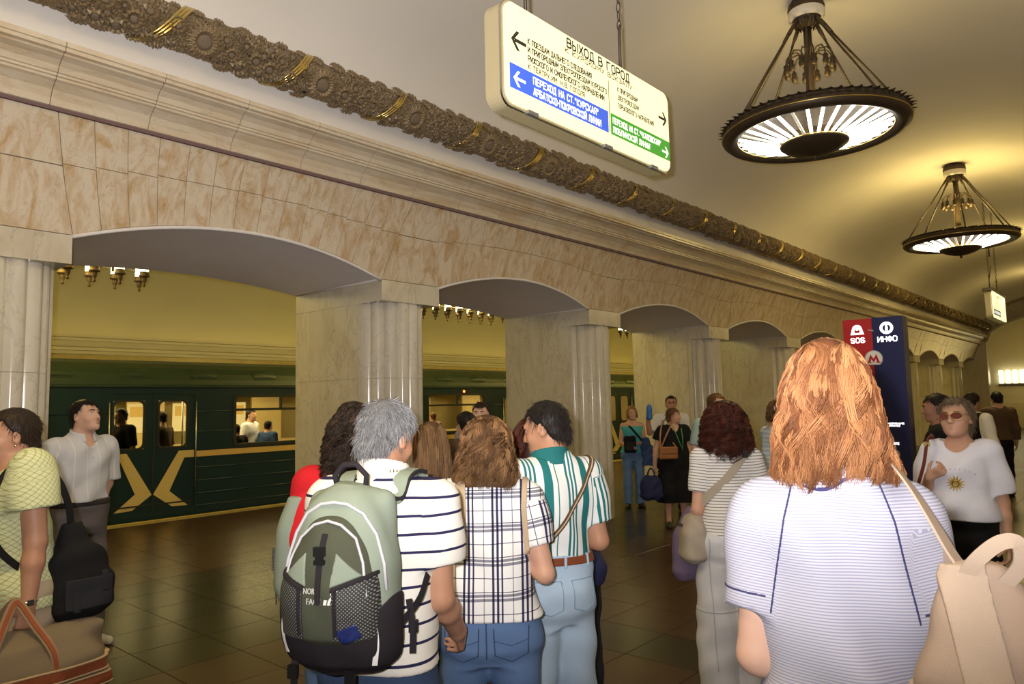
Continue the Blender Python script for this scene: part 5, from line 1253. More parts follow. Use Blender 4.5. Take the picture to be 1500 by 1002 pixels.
def strap(pts, w, th, name, mat, parent, nrm_ref=None, n=None, smooth=True, label=None):
    """flat webbing along a smooth path; width direction from nrm_ref (outward normals) or given"""
    P = np.array(pts, float); k = n or 8 * len(P); t = np.linspace(0, len(P) - 1, k); i = np.clip(t.astype(int), 0, len(P) - 2); u = (t - i)[:, None]; Pm = np.vstack([2 * P[0] - P[1], P, 2 * P[-1] - P[-2]])
    p0, p1, p2, p3 = Pm[i], Pm[i + 1], Pm[i + 2], Pm[i + 3]; C = .5 * (2 * p1 + (p2 - p0) * u + (2 * p0 - 5 * p1 + 4 * p2 - p3) * u ** 2 + (3 * p1 - p0 - 3 * p2 + p3) * u ** 3)
    T = np.gradient(C, axis=0); T /= np.maximum(np.linalg.norm(T, axis=1, keepdims=True), 1e-9)
    if callable(nrm_ref): O = np.array([nrm_ref(c) for c in C])
    elif nrm_ref is None: O = C - C.mean(0)
    else:
        O = np.asarray(nrm_ref, float); O = np.tile(O, (k, 1)) if O.ndim == 1 else np.stack([np.interp(t, np.arange(len(P)), O[:, j]) for j in range(3)], 1)
    O = O - T * (O * T).sum(1, keepdims=True); O /= np.maximum(np.linalg.norm(O, axis=1, keepdims=True), 1e-9); B = np.cross(T, O)
    wv = np.interp(t, np.arange(len(P)), w)[:, None] if np.ndim(w) else w
    m = MB(); m.grid([[tuple(C[j] + B[j] * (-(wv[j, 0] if np.ndim(w) else w) / 2) - O[j] * th / 2), tuple(C[j] + B[j] * (wv[j, 0] if np.ndim(w) else w) / 2 - O[j] * th / 2), tuple(C[j] + B[j] * (wv[j, 0] if np.ndim(w) else w) / 2 + O[j] * th / 2), tuple(C[j] - B[j] * (wv[j, 0] if np.ndim(w) else w) / 2 + O[j] * th / 2)] for j in range(k)], closed=True, smooth=False)
    m.add([m.v[0], m.v[1], m.v[2], m.v[3]], [(0, 1, 2, 3)]); m.add([m.v[-8 + q] for q in range(4)][:0] or [m.v[4 * (k - 1) + q] for q in range(4)], [(3, 2, 1, 0)])
    o = m.build(name, mat, parent)
    if label: o['label'] = label
    return o
def figure(sp):
    g = make_rig(sp); d = Vector((sp['at'][0] - CAM.x, sp['at'][1] - CAM.y)); th = math.atan2(-d.x, d.y) + math.radians(sp.get('face_to', 0))
    root = empty('person', (sp['at'][0], sp['at'][1], sp.get('z', 0)), th); tag(root, sp['label'], 'person', sp.get('group')); g.root = root
    g.ob = body(g, root)
    if sp.get('feat', True): face_parts(g, root)
    return g
# ---------------------------------------------------------------- cloths
fabric('c_polo', (.78, .75, .70), stops=[(0, (.80, .77, .71)), (.84, (.022, .02, .07))], period=.052)
fabric('c_cream', (.80, .76, .68)); fabric('c_white', (.80, .81, .94)); fabric('c_offwhite', (.70, .69, .66)); fabric('c_black', (.010, .010, .011)); fabric('c_charcoal', (.022, .022, .028))
W1, NV = (1, 1, 1), (.05, .045, .12)
fabric('c_plaid', (.8, .8, .8), stops=[(0, (.82, .82, .82)), (.30, (.24, .24, .30)), (.38, (.82, .82, .82)), (.42, (.24, .24, .30)), (.50, (.82, .82, .82)), (.54, (.06, .055, .12)), (.565, (.82, .82, .82)), (.93, (.1, .09, .18)), (.955, (.82, .82, .82))], period=.118,
       stops2=[(0, W1), (.22, NV), (.30, W1), (.38, NV), (.46, W1), (.54, NV), (.60, W1), (.93, (.15, .14, .25)), (.955, W1)], period2=.104)
TL, TW = (.02, .175, .185), (.80, .81, .80)
fabric('c_teal', (.8, .8, .8), stops=[(0, TW), (.20, TL), (.26, TW), (.31, TL), (.36, TW), (.41, TL), (.46, TW), (.62, TL), (.82, TW), (.93, TL), (.96, TW)], period=.175, axis=0, phase=.1)
fabric('c_tealplain', (.02, .16, .17)); fabric('c_finestripe', (.6, .6, .7), stops=[(0, (.52, .52, .60)), (.55, (.33, .33, .45))], period=.0058, bump=.05)
fabric('c_navyseam', (.05, .05, .14)); fabric('c_whitestripe', (.75, .73, .70), stops=[(0, (.76, .75, .73)), (.70, (.26, .23, .22))], period=.0165)
fabric('c_bluestripe', (.5, .6, .7), stops=[(0, (.44, .55, .66)), (.6, (.66, .70, .74))], period=.04); fabric('c_red', (.55, .015, .022)); fabric('c_redstrap', (.25, .012, .015)); fabric('c_pink', (.62, .30, .33)); fabric('c_turq', (.08, .42, .45))
fabric('c_shirtgrey', (.40, .41, .44), stops=[(0, (.62, .63, .68)), (.86, (.78, .76, .71)), (.93, (.62, .63, .68))], period=.085, axis=0, phase=.47)
fabric('c_greytrouser', (.13, .115, .12)); fabric('c_khaki', (.42, .34, .24)); fabric('c_jeans', (.13, .22, .42), bs=500, bump=.3); fabric('c_jeansdark', (.055, .09, .18), bs=500, bump=.3); fabric('c_jeanslight', (.46, .60, .76), bs=500, bump=.3)
fabric('c_stitch', (.05, .085, .17)); fabric('c_stitchlight', (.26, .38, .52)); fabric('c_whitepants', (.62, .62, .66)); fabric('c_whiteseam', (.47, .47, .52)); fabric('c_navy', (.025, .03, .09)); fabric('c_brown', (.10, .06, .035)); fabric('c_paleteal', (.35, .47, .45)); fabric('c_grey', (.25, .25, .25))
fabric('c_crochet', (.5, .5, .3), stops=[(0, (.60, .64, .38)), (.78, (.47, .47, .25))], period=.022, stops2=[(0, W1), (.78, (.74, .68, .60))], period2=.022, bump=.6, bs=160)
fabric('c_canvas', (.42, .31, .235), bs=420, bump=.25); fabric('c_canvasband', (.49, .375, .285), bs=420, bump=.25); fabric('c_beigebag', (.40, .34, .27)); fabric('c_lilac', (.15, .11, .19)); fabric('c_duffel', (.20, .155, .10), bs=300, bump=.3); fabric('c_duffelband', (.30, .085, .035)); fabric('c_duffelpipe', (.45, .32, .19)); fabric('c_tanhandle', (.30, .20, .12))
fabric('c_sage', (.25, .295, .235), bs=260); fabric('c_olive', (.072, .078, .052), bs=260); fabric('c_packblack', (.024, .020, .024), bs=260); fabric('c_denimjacket', (.05, .09, .22)); fabric('c_tanstrap', (.50, .38, .25))
pmat('m_zip', (.55, .54, .58), .4); pmat('m_reflective', (1, 1, 1), .15, spec=1.0); pmat('m_plastic', (.012, .012, .013), .35); pmat('m_tanleather', (.32, .13, .045), .4); pmat('m_bluebottle', (.03, .16, .55), .2); pmat('m_watch', (.6, .6, .62), .2, metal=1); pmat('m_goldprint', (.60, .42, .12), .35, metal=.3); pmat('m_sunlens', (.16, .045, .035), .12); pmat('m_green', (.05, .35, .08), .6); pmat('m_paper', (.6, .6, .58), .7); pmat('m_whiteshoe', (.52, .48, .40), .45); pmat('m_redbrownleather', (.17, .03, .025), .4); pmat('m_logo', (.80, .79, .74), .6); pmat('m_bluepack', (.012, .022, .12), .4, var=.6, vscale=60)
def _netmat():
    m, nt, b = newmat('m_net'); tc = N(nt, 'ShaderNodeTexCoord'); mp = N(nt, 'ShaderNodeMapping', inp={'Scale': (150, 150, 150), 'Rotation': (0, PI / 4, 0)}); L(nt, tc.outputs['Object'], mp.inputs['Vector'])
    sp = N(nt, 'ShaderNodeSeparateXYZ'); L(nt, mp.outputs[0], sp.inputs[0]); f1 = N(nt, 'ShaderNodeMath', operation='FRACT'); f2 = N(nt, 'ShaderNodeMath', operation='FRACT'); L(nt, sp.outputs[0], f1.inputs[0]); L(nt, sp.outputs[2], f2.inputs[0])
    a = N(nt, 'ShaderNodeMath', operation='GREATER_THAN', inp={1: .52}); c = N(nt, 'ShaderNodeMath', operation='GREATER_THAN', inp={1: .52}); L(nt, f1.outputs[0], a.inputs[0]); L(nt, f2.outputs[0], c.inputs[0])
    k = N(nt, 'ShaderNodeMath', operation='MULTIPLY'); L(nt, a.outputs[0], k.inputs[0]); L(nt, c.outputs[0], k.inputs[1]); mx = N(nt, 'ShaderNodeMix', data_type='RGBA'); mx.inputs['A'].default_value = (.02, .02, .02, 1); mx.inputs['B'].default_value = (.22, .22, .20, 1)
    L(nt, k.outputs[0], mx.inputs['Factor']); L(nt, mx.outputs['Result'], b.inputs['Base Color']); b.inputs['Roughness'].default_value = .7; MATS['m_net'] = m
_netmat()
def belt(g, f, mat, z, parent, w=.017, name='belt'):
    return patch(g, f, name, mat, parent, lambda x, y, zz: np.abs(zz - f32(z * g.S)) - f32(w) + 0 * x + 0 * y, .006, .004)
def rect_xz(x0, x1, z0, z1, back=True):
    cx, cz, hx, hz = (x0 + x1) / 2, (z0 + z1) / 2, (x1 - x0) / 2, (z1 - z0) / 2
    return lambda x, y, z: np.maximum(np.maximum(np.abs(x - f32(cx)) - f32(hx), np.abs(z - f32(cz)) - f32(hz)), y if back else -y)
def outline_xz(poly, w, back=True):
    """distance to a polyline in x,z (for seams)"""
    def fn(x, y, z):
        d = None
        for (ax_, az), (bx_, bz) in zip(poly[:-1], poly[1:]):
            ux, uz = bx_ - ax_, bz - az; L2 = ux * ux + uz * uz; h = np.clip(((x - f32(ax_)) * f32(ux) + (z - f32(az)) * f32(uz)) / f32(L2), 0, 1); q = np.sqrt((x - f32(ax_) - h * f32(ux)) ** 2 + (z - f32(az) - h * f32(uz)) ** 2); d = q if d is None else np.minimum(d, q)
        return np.maximum(d - f32(w / 2), y if back else -y)
    return fn
def slab(n, p, w):
    n = nrm(n); c = float(n @ np.asarray(p)); return lambda x, y, z: np.abs(x * f32(n[0]) + y * f32(n[1]) + z * f32(n[2]) - f32(c)) - f32(w / 2)
def bagroot(g, name, off, label, cat):
    M = Matrix.Rotation(g.root.rotation_euler.z, 3, 'Z'); p = Vector(g.root.location) + M @ Vector(off); r = empty(name, p, g.root.rotation_euler.z); tag(r, label, cat); return r
def sdf_obj(prims, vox, name, mat, parent, wr=0.0, cut=None, pat=None):
    lo = np.min([np.asarray(p[0][1]) for p in prims], 0) - .02; hi = np.max([np.asarray(p[0][2]) for p in prims], 0) + .02; f = Fld(lo, hi, vox)
    for p, k in prims: f.add(p, k)
    if wr: f.wrinkle(wr * .45, 14, 14, 22)
    if cut: f.cut(cut)
    V, Q = f.mesh(); o = mesh_np(name, V, Q, mat, parent); o_f = f; return o, f
def collar(g, mat, parent, r=.070, z0=1.435, z1=1.492, th=.007, open_=.0, out=.02, name='collar'):
    S = g.S; nb = g.nb; f = Fld(nb + np.array((-.13, -.13, -.08)), nb + np.array((.13, .15, .11)), min(.006, g.vox))
    rows = [(z0 * S, nb[0], nb[1] + .012 * S, (r + out) * S, (r + out) * S), (z1 * S, nb[0], nb[1] + .012 * S, r * S, r * S), ((z1 + .03) * S, nb[0], nb[1] + .015 * S, r * S, r * S)]
    f.add(lf(rows, 0, 2.0)); x, y, z = f.full(); zt = f32(z1 * S) - (y - f32(nb[1])) * f32(.28)
    f.F = np.maximum(np.abs(f.F) - f32(th), np.maximum(z - zt, f32(z0 * S) - z - (y - f32(nb[1])) * f32(.15))).astype(f32)
    if open_: f.F = np.maximum(f.F, -(np.abs(x - f32(nb[0])) - f32(open_ * S) * np.clip((f32(z1 * S + .01) - z) / f32(.05) * 0 + 1, 0, 1)) * (y > nb[1] + .03) - 1 * (y <= nb[1] + .03)).astype(f32)
    V, Q = f.mesh(); return mesh_np(name, V, Q, mat, parent)
HEAD = lambda top=.128, w=.088, tip=-.27: [(top, .004, .004, .004, -.03), (top - .012, .045, .052, .05, -.02), (.085, .076, .085, .082, -.012), (.04, w, .105, .098, -.01), (-.02, w + .006, .110, .09, -.012), (-.09, w + .010, .108, .07, -.015), (-.17, w + .016, .105, .06, -.018), (tip, w + .008, .092, .05, -.022)]

# ---------------------------------------------------------------- 1 foreground woman seen from behind
g = figure(dict(at=(5.385, 1.60), face_to=3, h=1.79, sex='f', vox=.008, label='red-haired woman from behind in a fine-striped lavender T-shirt, nearest the camera', b=dict(sh=.134, ch=.138, wa=.136, hi=.168, cd=.110, wd=.110), fat=1.0,
                head=(6, -4, 0), skin='m_skin_light', feat=True, hairmat='h_red', R=dict(u=(.14, .10, -1), f=(.05, .75, -.6), sz=.008), L=dict(u=(-.10, -.06, -1), f=(.10, .9, -.25), sz=.008)))
g1 = g; f = shirt_field(g, .012, .36, .90, .074, loose=.008, wr=.0048, so=.014, sflare=.006, nz=.012); garment(g, 'shirt', 'c_finestripe', g.root, f)
for sg in (-1, 1):
    patch(g, f, 'raglan_seam', 'c_navyseam', g.root, outline_xz([(sg * .072, 1.53), (sg * .098, 1.44), (sg * .118, 1.33), (sg * .132, 1.25)], .004), .002, .004)
for k, sg in (('L', -1), ('R', 1)):
    e, d = g.sl_end[k]; patch(g, f, 'cuff_seam', 'c_navyseam', g.root, (lambda fn=slab(d, e - d * .03, .0045), sg=sg: (lambda x, y, z: np.maximum(fn(x, y, z), f32(.140) - sg * x)))(), .002, .004)
patch(g, f, 'neck_seam', 'c_navyseam', g.root, lambda x, y, z: np.maximum(np.maximum(np.abs(np.sqrt(x * x + (y - f32(g1.nb[1])) ** 2 + (z - f32(g1.nb[2] + .06)) ** 2) - f32(.098)) - f32(.002), y), f32(1.44) - z), .002, .004)
pants(g, 'c_jeans', g.root, vox=.014); shoes(g, 'm_shoe', g.root)
long_hair(g, 'h_red', g.root, [(.146, .004, .004, .004, -.03), (.134, .036, .046, .04, -.022), (.105, .064, .080, .07, -.014), (.055, .083, .103, .09, -.01), (-.005, .094, .114, .09, -.012), (-.065, .105, .117, .07, -.015), (-.115, .114, .114, .06, -.018), (-.155, .120, .106, .05, -.022), (-.185, .108, .092, .04, -.022)], n=6500, wave=.012, freq=1.8, seed=3, rad=.0015, segs=20, jag=.11, curl=.006, face=62, per=22, spread=.045)
t = bagroot(g, 'tote_bag', (.252, -.205, .905), 'large beige canvas tote bag on the shoulder of the lavender striped woman', 'bag')
rows = [(0, 0.09, 0, .20, .085), (.06, .09, 0, .215, .105), (.20, .08, 0, .205, .095), (.33, .03, 0, .155, .065), (.41, -.02, 0, .09, .04), (.46, -.050, 0, .055, .026), (.48, -.055, 0, .04, .02)]
o_, ft = sdf_obj([(lf(rows, 0, 2.6), 0)], .009, 'bag_body', 'c_canvas', t, .006); h = lambda x, y, z: np.maximum(np.abs(x + f32(.065) + (z - f32(.4)) * f32(.12)) - f32(.036), y)
class _G: S = 1.0; arm = {}; sp = {}
patch(_G, ft, 'front_band', 'c_canvasband', t, h, .006, .004); patch(_G, ft, 'hem_seam', 'c_canvasband', t, lambda x, y, z: np.abs(z - f32(.27)) - f32(.004) + 0 * x + 0 * y, .003, .004)
strap([(-.055, -.01, .46), (-.078, .012, .498), (-.098, .04, .545), (-.118, .085, .592), (-.134, .14, .624), (-.136, .21, .630), (-.125, .28, .58), (-.11, .29, .49), (-.045, .08, .45)], .036, .004, 'shoulder_strap', 'c_canvasband', t, lambda c: np.array((c[0] + .34, c[1] - .18, (c[2] - .47) * 1.2)))
strap([(-.075, -.015, .45), (-.055, -.035, .495), (-.020, -.045, .530), (.006, -.045, .530), (.008, -.04, .495), (-.015, -.03, .46), (-.035, -.02, .44)], .024, .004, 'top_loop', 'c_canvasband', t, lambda c: np.array((c[0] + .02, -.25, c[2] - .485)))

# ---------------------------------------------------------------- 2 grey-haired man with the backpack
g = figure(dict(at=(4.054, 1.475), face_to=-25, h=1.715, sex='m', vox=.008, label='grey-haired man in a striped polo shirt wearing the green-grey backpack', head=(-14, -16, 4), hoff=(.0, .035, -.012), hairmat='h_grey', skin='m_skin_tan', lean=.03, b=dict(sh=.178),
                R=dict(u=(.06, .02, -1), f=(-.05, .78, -.66), c=1.0), L=dict(u=(-.12, .1, -1), f=(.1, .8, -.5))))
f = shirt_field(g, .014, .335, .92, .082, loose=.012, wr=.0035, so=.024, sflare=.014); garment(g, 'polo_shirt', 'c_polo', g.root, f); collar(g, 'c_cream', g.root, .074, 1.45, 1.530, .007, .025, .020); f2s = f
pants(g, 'c_jeansdark', g.root, waist=.955, vox=.012, o=.012); shoes(g, 'm_shoe', g.root); short_hair(g, 'h_grey', g.root, 4200, .026, .011, .060, 5, .0010, .22, low=-.085)
g2 = g
bp = bagroot(g, 'backpack', (0, -.150, .965), 'sage and olive hiking backpack with black base on the grey-haired man', 'backpack')
PR = [(0, 0, -.085, .115, .060), (.03, 0, -.09, .150, .090), (.12, 0, -.095, .166, .108), (.24, 0, -.095, .160, .106), (.36, 0, -.085, .132, .090), (.44, 0, -.07, .100, .070), (.475, 0, -.06, .070, .050), (.49, 0, -.055, .04, .03)]
FR = [(.085, 0, -.125, .105, .075), (.11, 0, -.135, .136, .092), (.22, 0, -.14, .136, .096), (.31, 0, -.132, .116, .090), (.375, 0, -.118, .085, .076), (.410, 0, -.108, .055, .055), (.425, 0, -.10, .025, .03)]
TP, TF = smooth_rows(PR), smooth_rows(FR)
def surf(T, x, z, e=2.3):
    g_ = lambda c: np.interp(z, T[:, 0], T[:, c]); u = min(.995, abs((x - g_(1)) / g_(3))); return float(g_(2) - g_(4) * (1 - u ** e) ** (1 / e))
o_, fp = sdf_obj([(lf(PR), 0), (bx((0, -.03, .24), (.13, .03, .23), .03), .04)], .006, 'main_pack', 'c_sage', bp, .0022)
o_, ff = sdf_obj([(lf(FR), 0)], .006, 'front_pocket', 'c_olive', bp, .0022)
patch(_G, fp, 'base_panel', 'c_packblack', bp, lambda x, y, z: z - f32(.125) - np.maximum(0, np.abs(x) - f32(.10)) * 1.2 + 0 * y, .004, .006)
for sg in (-1, 1):
    patch(_G, ff, 'net_pocket', 'm_net', bp, lambda x, y, z, s=sg: np.maximum(np.maximum(f32(.044) - s * x, z - f32(.235) - (s * x - f32(.044)) * f32(.35)), np.maximum(f32(.105) - z, y + f32(.12))), .005, .004)
    patch(_G, ff, 'net_edging', 'c_packblack', bp, lambda x, y, z, s=sg: np.maximum(np.abs(z - f32(.238) - (s * x - f32(.044)) * f32(.35)) - f32(.006), np.maximum(f32(.040) - s * x, y + f32(.12))), .008, .004)
    patch(_G, ff, 'pale_gusset', 'c_sage', bp, lambda x, y, z, s=sg: np.maximum(np.maximum(f32(.036) - s * x + (z - f32(.245)) * f32(.1), z - f32(.335) + (s * x - f32(.036)) * f32(.9)), np.maximum(f32(.246) + (s * x - f32(.044)) * f32(.35) - z, y + f32(.10))), .004, .004)
    strap([(sg * .052, surf(TF, .052, .12 + .12 * t_) - .010, .12 + .12 * t_) for t_ in (0, .5, 1)], .010, .003, 'net_strap', 'c_packblack', bp, (0, -1, 0))
m = MB(); P = [(sg_ * x_, surf(TF, x_, z_) - .008, z_) for sg_, x_, z_ in [(-1, .118, .15), (-1, .122, .22), (-1, .108, .30), (-1, .082, .36), (-1, .040, .395), (1, .0, .405), (1, .040, .395), (1, .082, .36), (1, .108, .30), (1, .122, .22), (1, .118, .15)]]; m.tube(P, .0042, 6); m.build('front_zip', 'm_zip', bp)
m = MB(); P = [(sg_ * x_, surf(TP, x_, z_) - .009, z_) for sg_, x_, z_ in [(-1, .155, .22), (-1, .146, .29), (-1, .122, .365), (-1, .085, .42), (-1, .04, .445), (1, .0, .45), (1, .04, .445), (1, .085, .42), (1, .122, .365), (1, .146, .29), (1, .155, .22)]]; m.tube(P, .0048, 6); m.build('main_zip', 'm_zip', bp)
strap([(.004, surf(TF, 0, z_) - .006, z_) for z_ in (.375, .32, .26, .20)], .016, .003, 'front_strap', 'c_packblack', bp, (0, -1, 0))
m = MB(); yb = surf(TF, 0, .318); m.box((-.010, yb - .017, .300), (.018, yb - .004, .312)); m.box((-.011, yb - .018, .322), (.019, yb - .004, .346)); m.box((-.006, yb - .016, .312), (.014, yb - .006, .322)); m.build('buckle', 'm_plastic', bp)
sl = (surf(TF, -.02, .26) - surf(TF, -.02, .20)) / .06
ux = np.array((1.0, 0, 0)); uz = nrm((0, sl, 1)); og = np.array((-.038, surf(TF, -.02, .200) - .004, .200))
print_text('NORTH', 'logo_lettering', 'm_logo', bp, tuple(og + uz * .026), tuple(ux), tuple(uz), .022, .0004, .052); print_text('FACE', 'logo_lettering', 'm_logo', bp, tuple(og + ux * .010), tuple(ux), tuple(uz), .022, .0004, .040)
m = MB()
for r0, r1 in ((.012, .018), (.021, .028), (.031, .040)):
    c0 = og + ux * .056 - uz * .0
    m.add([tuple(c0 + ux * (.002 + (0)) + (-ux * math.cos(a) * r + ux * r1 * 0 + uz * math.sin(a) * r) + ux * .040) for a in np.linspace(0, PI / 2, 9) for r in (r0, r1)], [(2 * i, 2 * i + 1, 2 * i + 3, 2 * i + 2) for i in range(8)])
m.build('logo_dome', 'm_logo', bp)
for sg, z0, z1 in ((1, .03, .150), (-1, .05, .16)): strap([(sg * .128, surf(TP, .128, max(.04, z0)) - .010, z0), (sg * .138, surf(TP, .138, (z0 + z1) / 2) - .010, (z0 + z1) / 2), (sg * .134, surf(TP, .134, z1) - .010, z1)], .014, .002, 'reflective_strip', 'm_reflective', bp, (sg * .6, -1, 0))
patch(_G, ff, 'bottle_pouch', 'm_bluepack', bp, lambda x, y, z: np.maximum(np.maximum(np.abs((x - f32(.084)) * f32(.9) + (z - f32(.124)) * f32(.4)) - f32(.026), np.abs((z - f32(.124)) * f32(.9) - (x - f32(.084)) * f32(.4)) - f32(.020)), y + f32(.12)), .0065, .004)
m = MB(); m.tube([(-.045, -.040, .475), (-.05, -.045, .515), (-.02, -.048, .545), (.02, -.048, .545), (.05, -.045, .515), (.045, -.040, .475)], .0085, 8); m.build('grab_handle', 'c_packblack', bp)
def top_z(f, x, y):                                      # height of a garment's upper surface over (x, y)
    i, j = int(round((x - f.lo[0]) / f.vox)), int(round((y - f.lo[1]) / f.vox)); col = np.where(f.F[i, j] < 0)[0]; return f.lo[2] + f.vox * col[-1] if len(col) else 1.4
for sg in (-1, 1):
    P = [(sg * .058, -.045, .462)] + [(sg * (.078 + .030 * t_), yw + .150, top_z(f2s, sg * (.078 + .030 * t_), yw) - .965 + .012) for t_, yw in ((.2, -.085), (.5, -.04), (.8, .01), (1, .06))] + [(sg * .112, .275, .40)]
    O = lambda c: np.array((c[0] * .3, c[1] - .12, c[2] - .30)); strap(P, [.055, .058, .058, .058, .056, .052], .010, 'shoulder_strap', 'c_sage', bp, O)
    for dx in (-1, 1): strap([(x + dx * .028, y, z + .001) for x, y, z in P[:-1]], .006, .013, 'strap_edging', 'c_packblack', bp, O)
    strap([(sg * .150, -.06, .10), (sg * .190, .0, .16), (sg * .195, .06, .22)], .024, .003, 'side_strap', 'c_packblack', bp, (sg, -.3, 0)); m = MB(); m.box((sg * .178 - .012, -.02, .075), (sg * .178 + .012, -.006, .11)); m.build('buckle', 'm_plastic', bp)
    strap([(sg * .172, -.03, .17), (sg * .180, -.022, .09), (sg * .178, -.02, .02)], .018, .003, 'hanging_strap', 'c_packblack', bp, (sg * .5, -1, 0))
    strap([(sg * .085 - .02, -.165, .03), (sg * .085 - .02, -.170, -.03), (sg * .085 - .02, -.165, -.11)], .020, .003, 'hanging_strap', 'c_packblack', bp, (0, -1, 0)); m = MB(); m.box((sg * .085 - .034, -.182, -.015), (sg * .085 - .006, -.168, .02)); m.build('buckle', 'm_plastic', bp)

# ---------------------------------------------------------------- 3 woman in the plaid blouse
g = figure(dict(at=(3.992, 2.032), face_to=-4, h=1.645, sex='f', vox=.008, label='woman from behind in a white and navy plaid blouse with blue jeans', head=(4, -14, 2), hoff=(0, .03, -.01), hairmat='h_brown', b=dict(sh=.162, ch=.158, wa=.152, hi=.186, wd=.108), fat=1.05,
                R=dict(u=(.22, -.10, -1), f=(-.75, .50, .40)), L=dict(u=(-.16, .05, -1), f=(.75, .5, .4))))
f = shirt_field(g, .012, .34, .965, .080, loose=.010, flare=.012, wr=.003, so=.016, sflare=.008); garment(g, 'blouse', 'c_plaid', g.root, f); collar(g, 'c_plaid' if 0 else 'c_white', g.root, .070, 1.45, 1.505, .006, .03, .02)
S = g.S
for sg in (-1, 1): patch(g, f, 'pack_strap', 'c_tanstrap', g.root, lambda x, y, z, s=sg, S=S: np.maximum(np.abs(s * x - f32((.092 if s < 0 else .150) * S) - .05 * np.abs(z - f32(1.38 * S))) - f32(.019 if s < 0 else .010), f32(1.20 * S) - z + 0 * y), .008, .004)
fj = pants(g, 'c_jeans', g.root, vox=.009, o=.010, wr=.0025)
for sg in (-1, 1):
    cx = sg * .088; P = [(cx - .062, .945 * S), (cx - .058, .845 * S), (cx, .815 * S), (cx + .058, .845 * S), (cx + .062, .945 * S)]
    patch(g, fj, 'pocket_seam', 'c_stitch', g.root, outline_xz(P, .0045), .0028, .003); patch(g, fj, 'pocket_seam', 'c_stitch', g.root, outline_xz([(cx - .06, .90 * S), (cx, .880 * S), (cx + .06, .90 * S)], .003), .0028, .003)
patch(g, fj, 'back_seam', 'c_stitch', g.root, outline_xz([(0, .97 * S), (0, .83 * S)], .005), .0028, .003)
shoes(g, 'm_shoe', g.root)
long_hair(g, 'h_brown', g.root, [(.130, .004, .004, .004, -.03), (.116, .048, .055, .05, -.02), (.085, .082, .090, .085, -.012), (.04, .098, .112, .10, -.01), (-.02, .108, .118, .09, -.012), (-.09, .120, .120, .07, -.015), (-.16, .128, .115, .06, -.018), (-.205, .120, .10, .04, -.022)], n=3600, wave=.026, freq=2.2, seed=8, rad=.0017, segs=18, jag=.13, curl=.009, face=66, per=18)

# ---------------------------------------------------------------- 4 man in the teal striped shirt
g = figure(dict(at=(3.952, 2.472), face_to=26, h=1.70, sex='m', vox=.008, label='dark-haired man in a white and teal striped shirt with pale jeans', head=(42, -14, 0), hoff=(0, .035, -.01), hairmat='h_black', skin='m_skin_tan', b=dict(sh=.175, ch=.160, wa=.150, hi=.155, belly=.02), legR=dict(t=(.05, .03, -1), foot=(.3, 1, 0)),
                R=dict(u=(.14, -.12, -1), f=(-.3, 1, -.1)), L=dict(u=(-.14, .10, -1), f=(.3, 1, .0))))
f = shirt_field(g, .013, .40, 1.072, .080, loose=.010, wr=.0035, so=.022, sflare=.012); garment(g, 'shirt', 'c_teal', g.root, f); collar(g, 'c_tealplain', g.root, .073, 1.45, 1.520, .007, .03, .020); S = g.S
patch(g, f, 'camera_strap', 'c_brown', g.root, lambda x, y, z, S=S: np.maximum(np.abs((x + .0) * f32(.80) - (z - f32(1.23 * S)) * f32(.60)) - f32(.010), y - f32(.03)), .006, .003); patch(g, f, 'strap_stripe', 'c_tanstrap', g.root, lambda x, y, z, S=S: np.maximum(np.abs((x + .0) * f32(.80) - (z - f32(1.23 * S)) * f32(.60)) - f32(.0035), y - f32(.03)), .0075, .003)
fj = pants(g, 'c_jeanslight', g.root, waist=1.085, vox=.009, o=.018, knee=.012, ankle=.045, wr=.003); belt(g, fj, 'm_leather', 1.062, g.root, .016)
for sg in (-1, 1):
    cx = sg * .078; P = [(cx - .055, .985 * S), (cx - .052, .875 * S), (cx, .855 * S), (cx + .052, .875 * S), (cx + .055, .985 * S), (cx - .055, .985 * S)]; patch(g, fj, 'pocket_seam', 'c_stitchlight', g.root, outline_xz(P, .0045), .0028, .003)
for xx in (-.11, 0.0, .11): patch(g, fj, 'belt_loop', 'c_jeanslight', g.root, rect_xz(xx - .006, xx + .006, 1.035 * S, 1.085 * S), .010, .002)
shoes(g, 'm_shoe', g.root); short_hair(g, 'h_black', g.root, 3000, .024, .009, .060, 11, .0010, .12, low=-.08)

# ---------------------------------------------------------------- 5 woman in red with dark curls
g = figure(dict(at=(3.535, 1.758), face_to=-14, h=1.68, sex='f', vox=.010, label='woman in red with long dark curly hair behind the grey-haired man', head=(-8, -6, 0), hairmat='h_dark', b=dict(sh=.172, ch=.162), R=dict(f=(-.7, .6, .1)), L=dict(u=(-.18, -.02, -1), f=(.1, .35, -.8), sz=.03)))
f = shirt_field(g, .013, .42, .92, .085, loose=.015, wr=.003, so=.020); garment(g, 'shirt', 'c_red', g.root, f); S = g.S
patch(g, f, 'bag_strap', 'c_redstrap', g.root, lambda x, y, z, S=S: np.maximum(np.abs(x + f32(.085 * S)) - f32(.020), f32(1.25 * S) - z + 0 * y), .007, .004); pants(g, 'c_jeans', g.root, vox=.014); shoes(g, 'm_shoe', g.root)
long_hair(g, 'h_dark', g.root, HEAD(.150, .100, -.30), n=2400, wave=.02, freq=4, curl=.016, seed=12, rad=.0024, segs=24, jag=.12, frizz=.012, per=9)
pk = bagroot(g, 'daypack', (-.165, -.02, .92), 'small red daypack with pale green edge beside the woman in red', 'backpack')
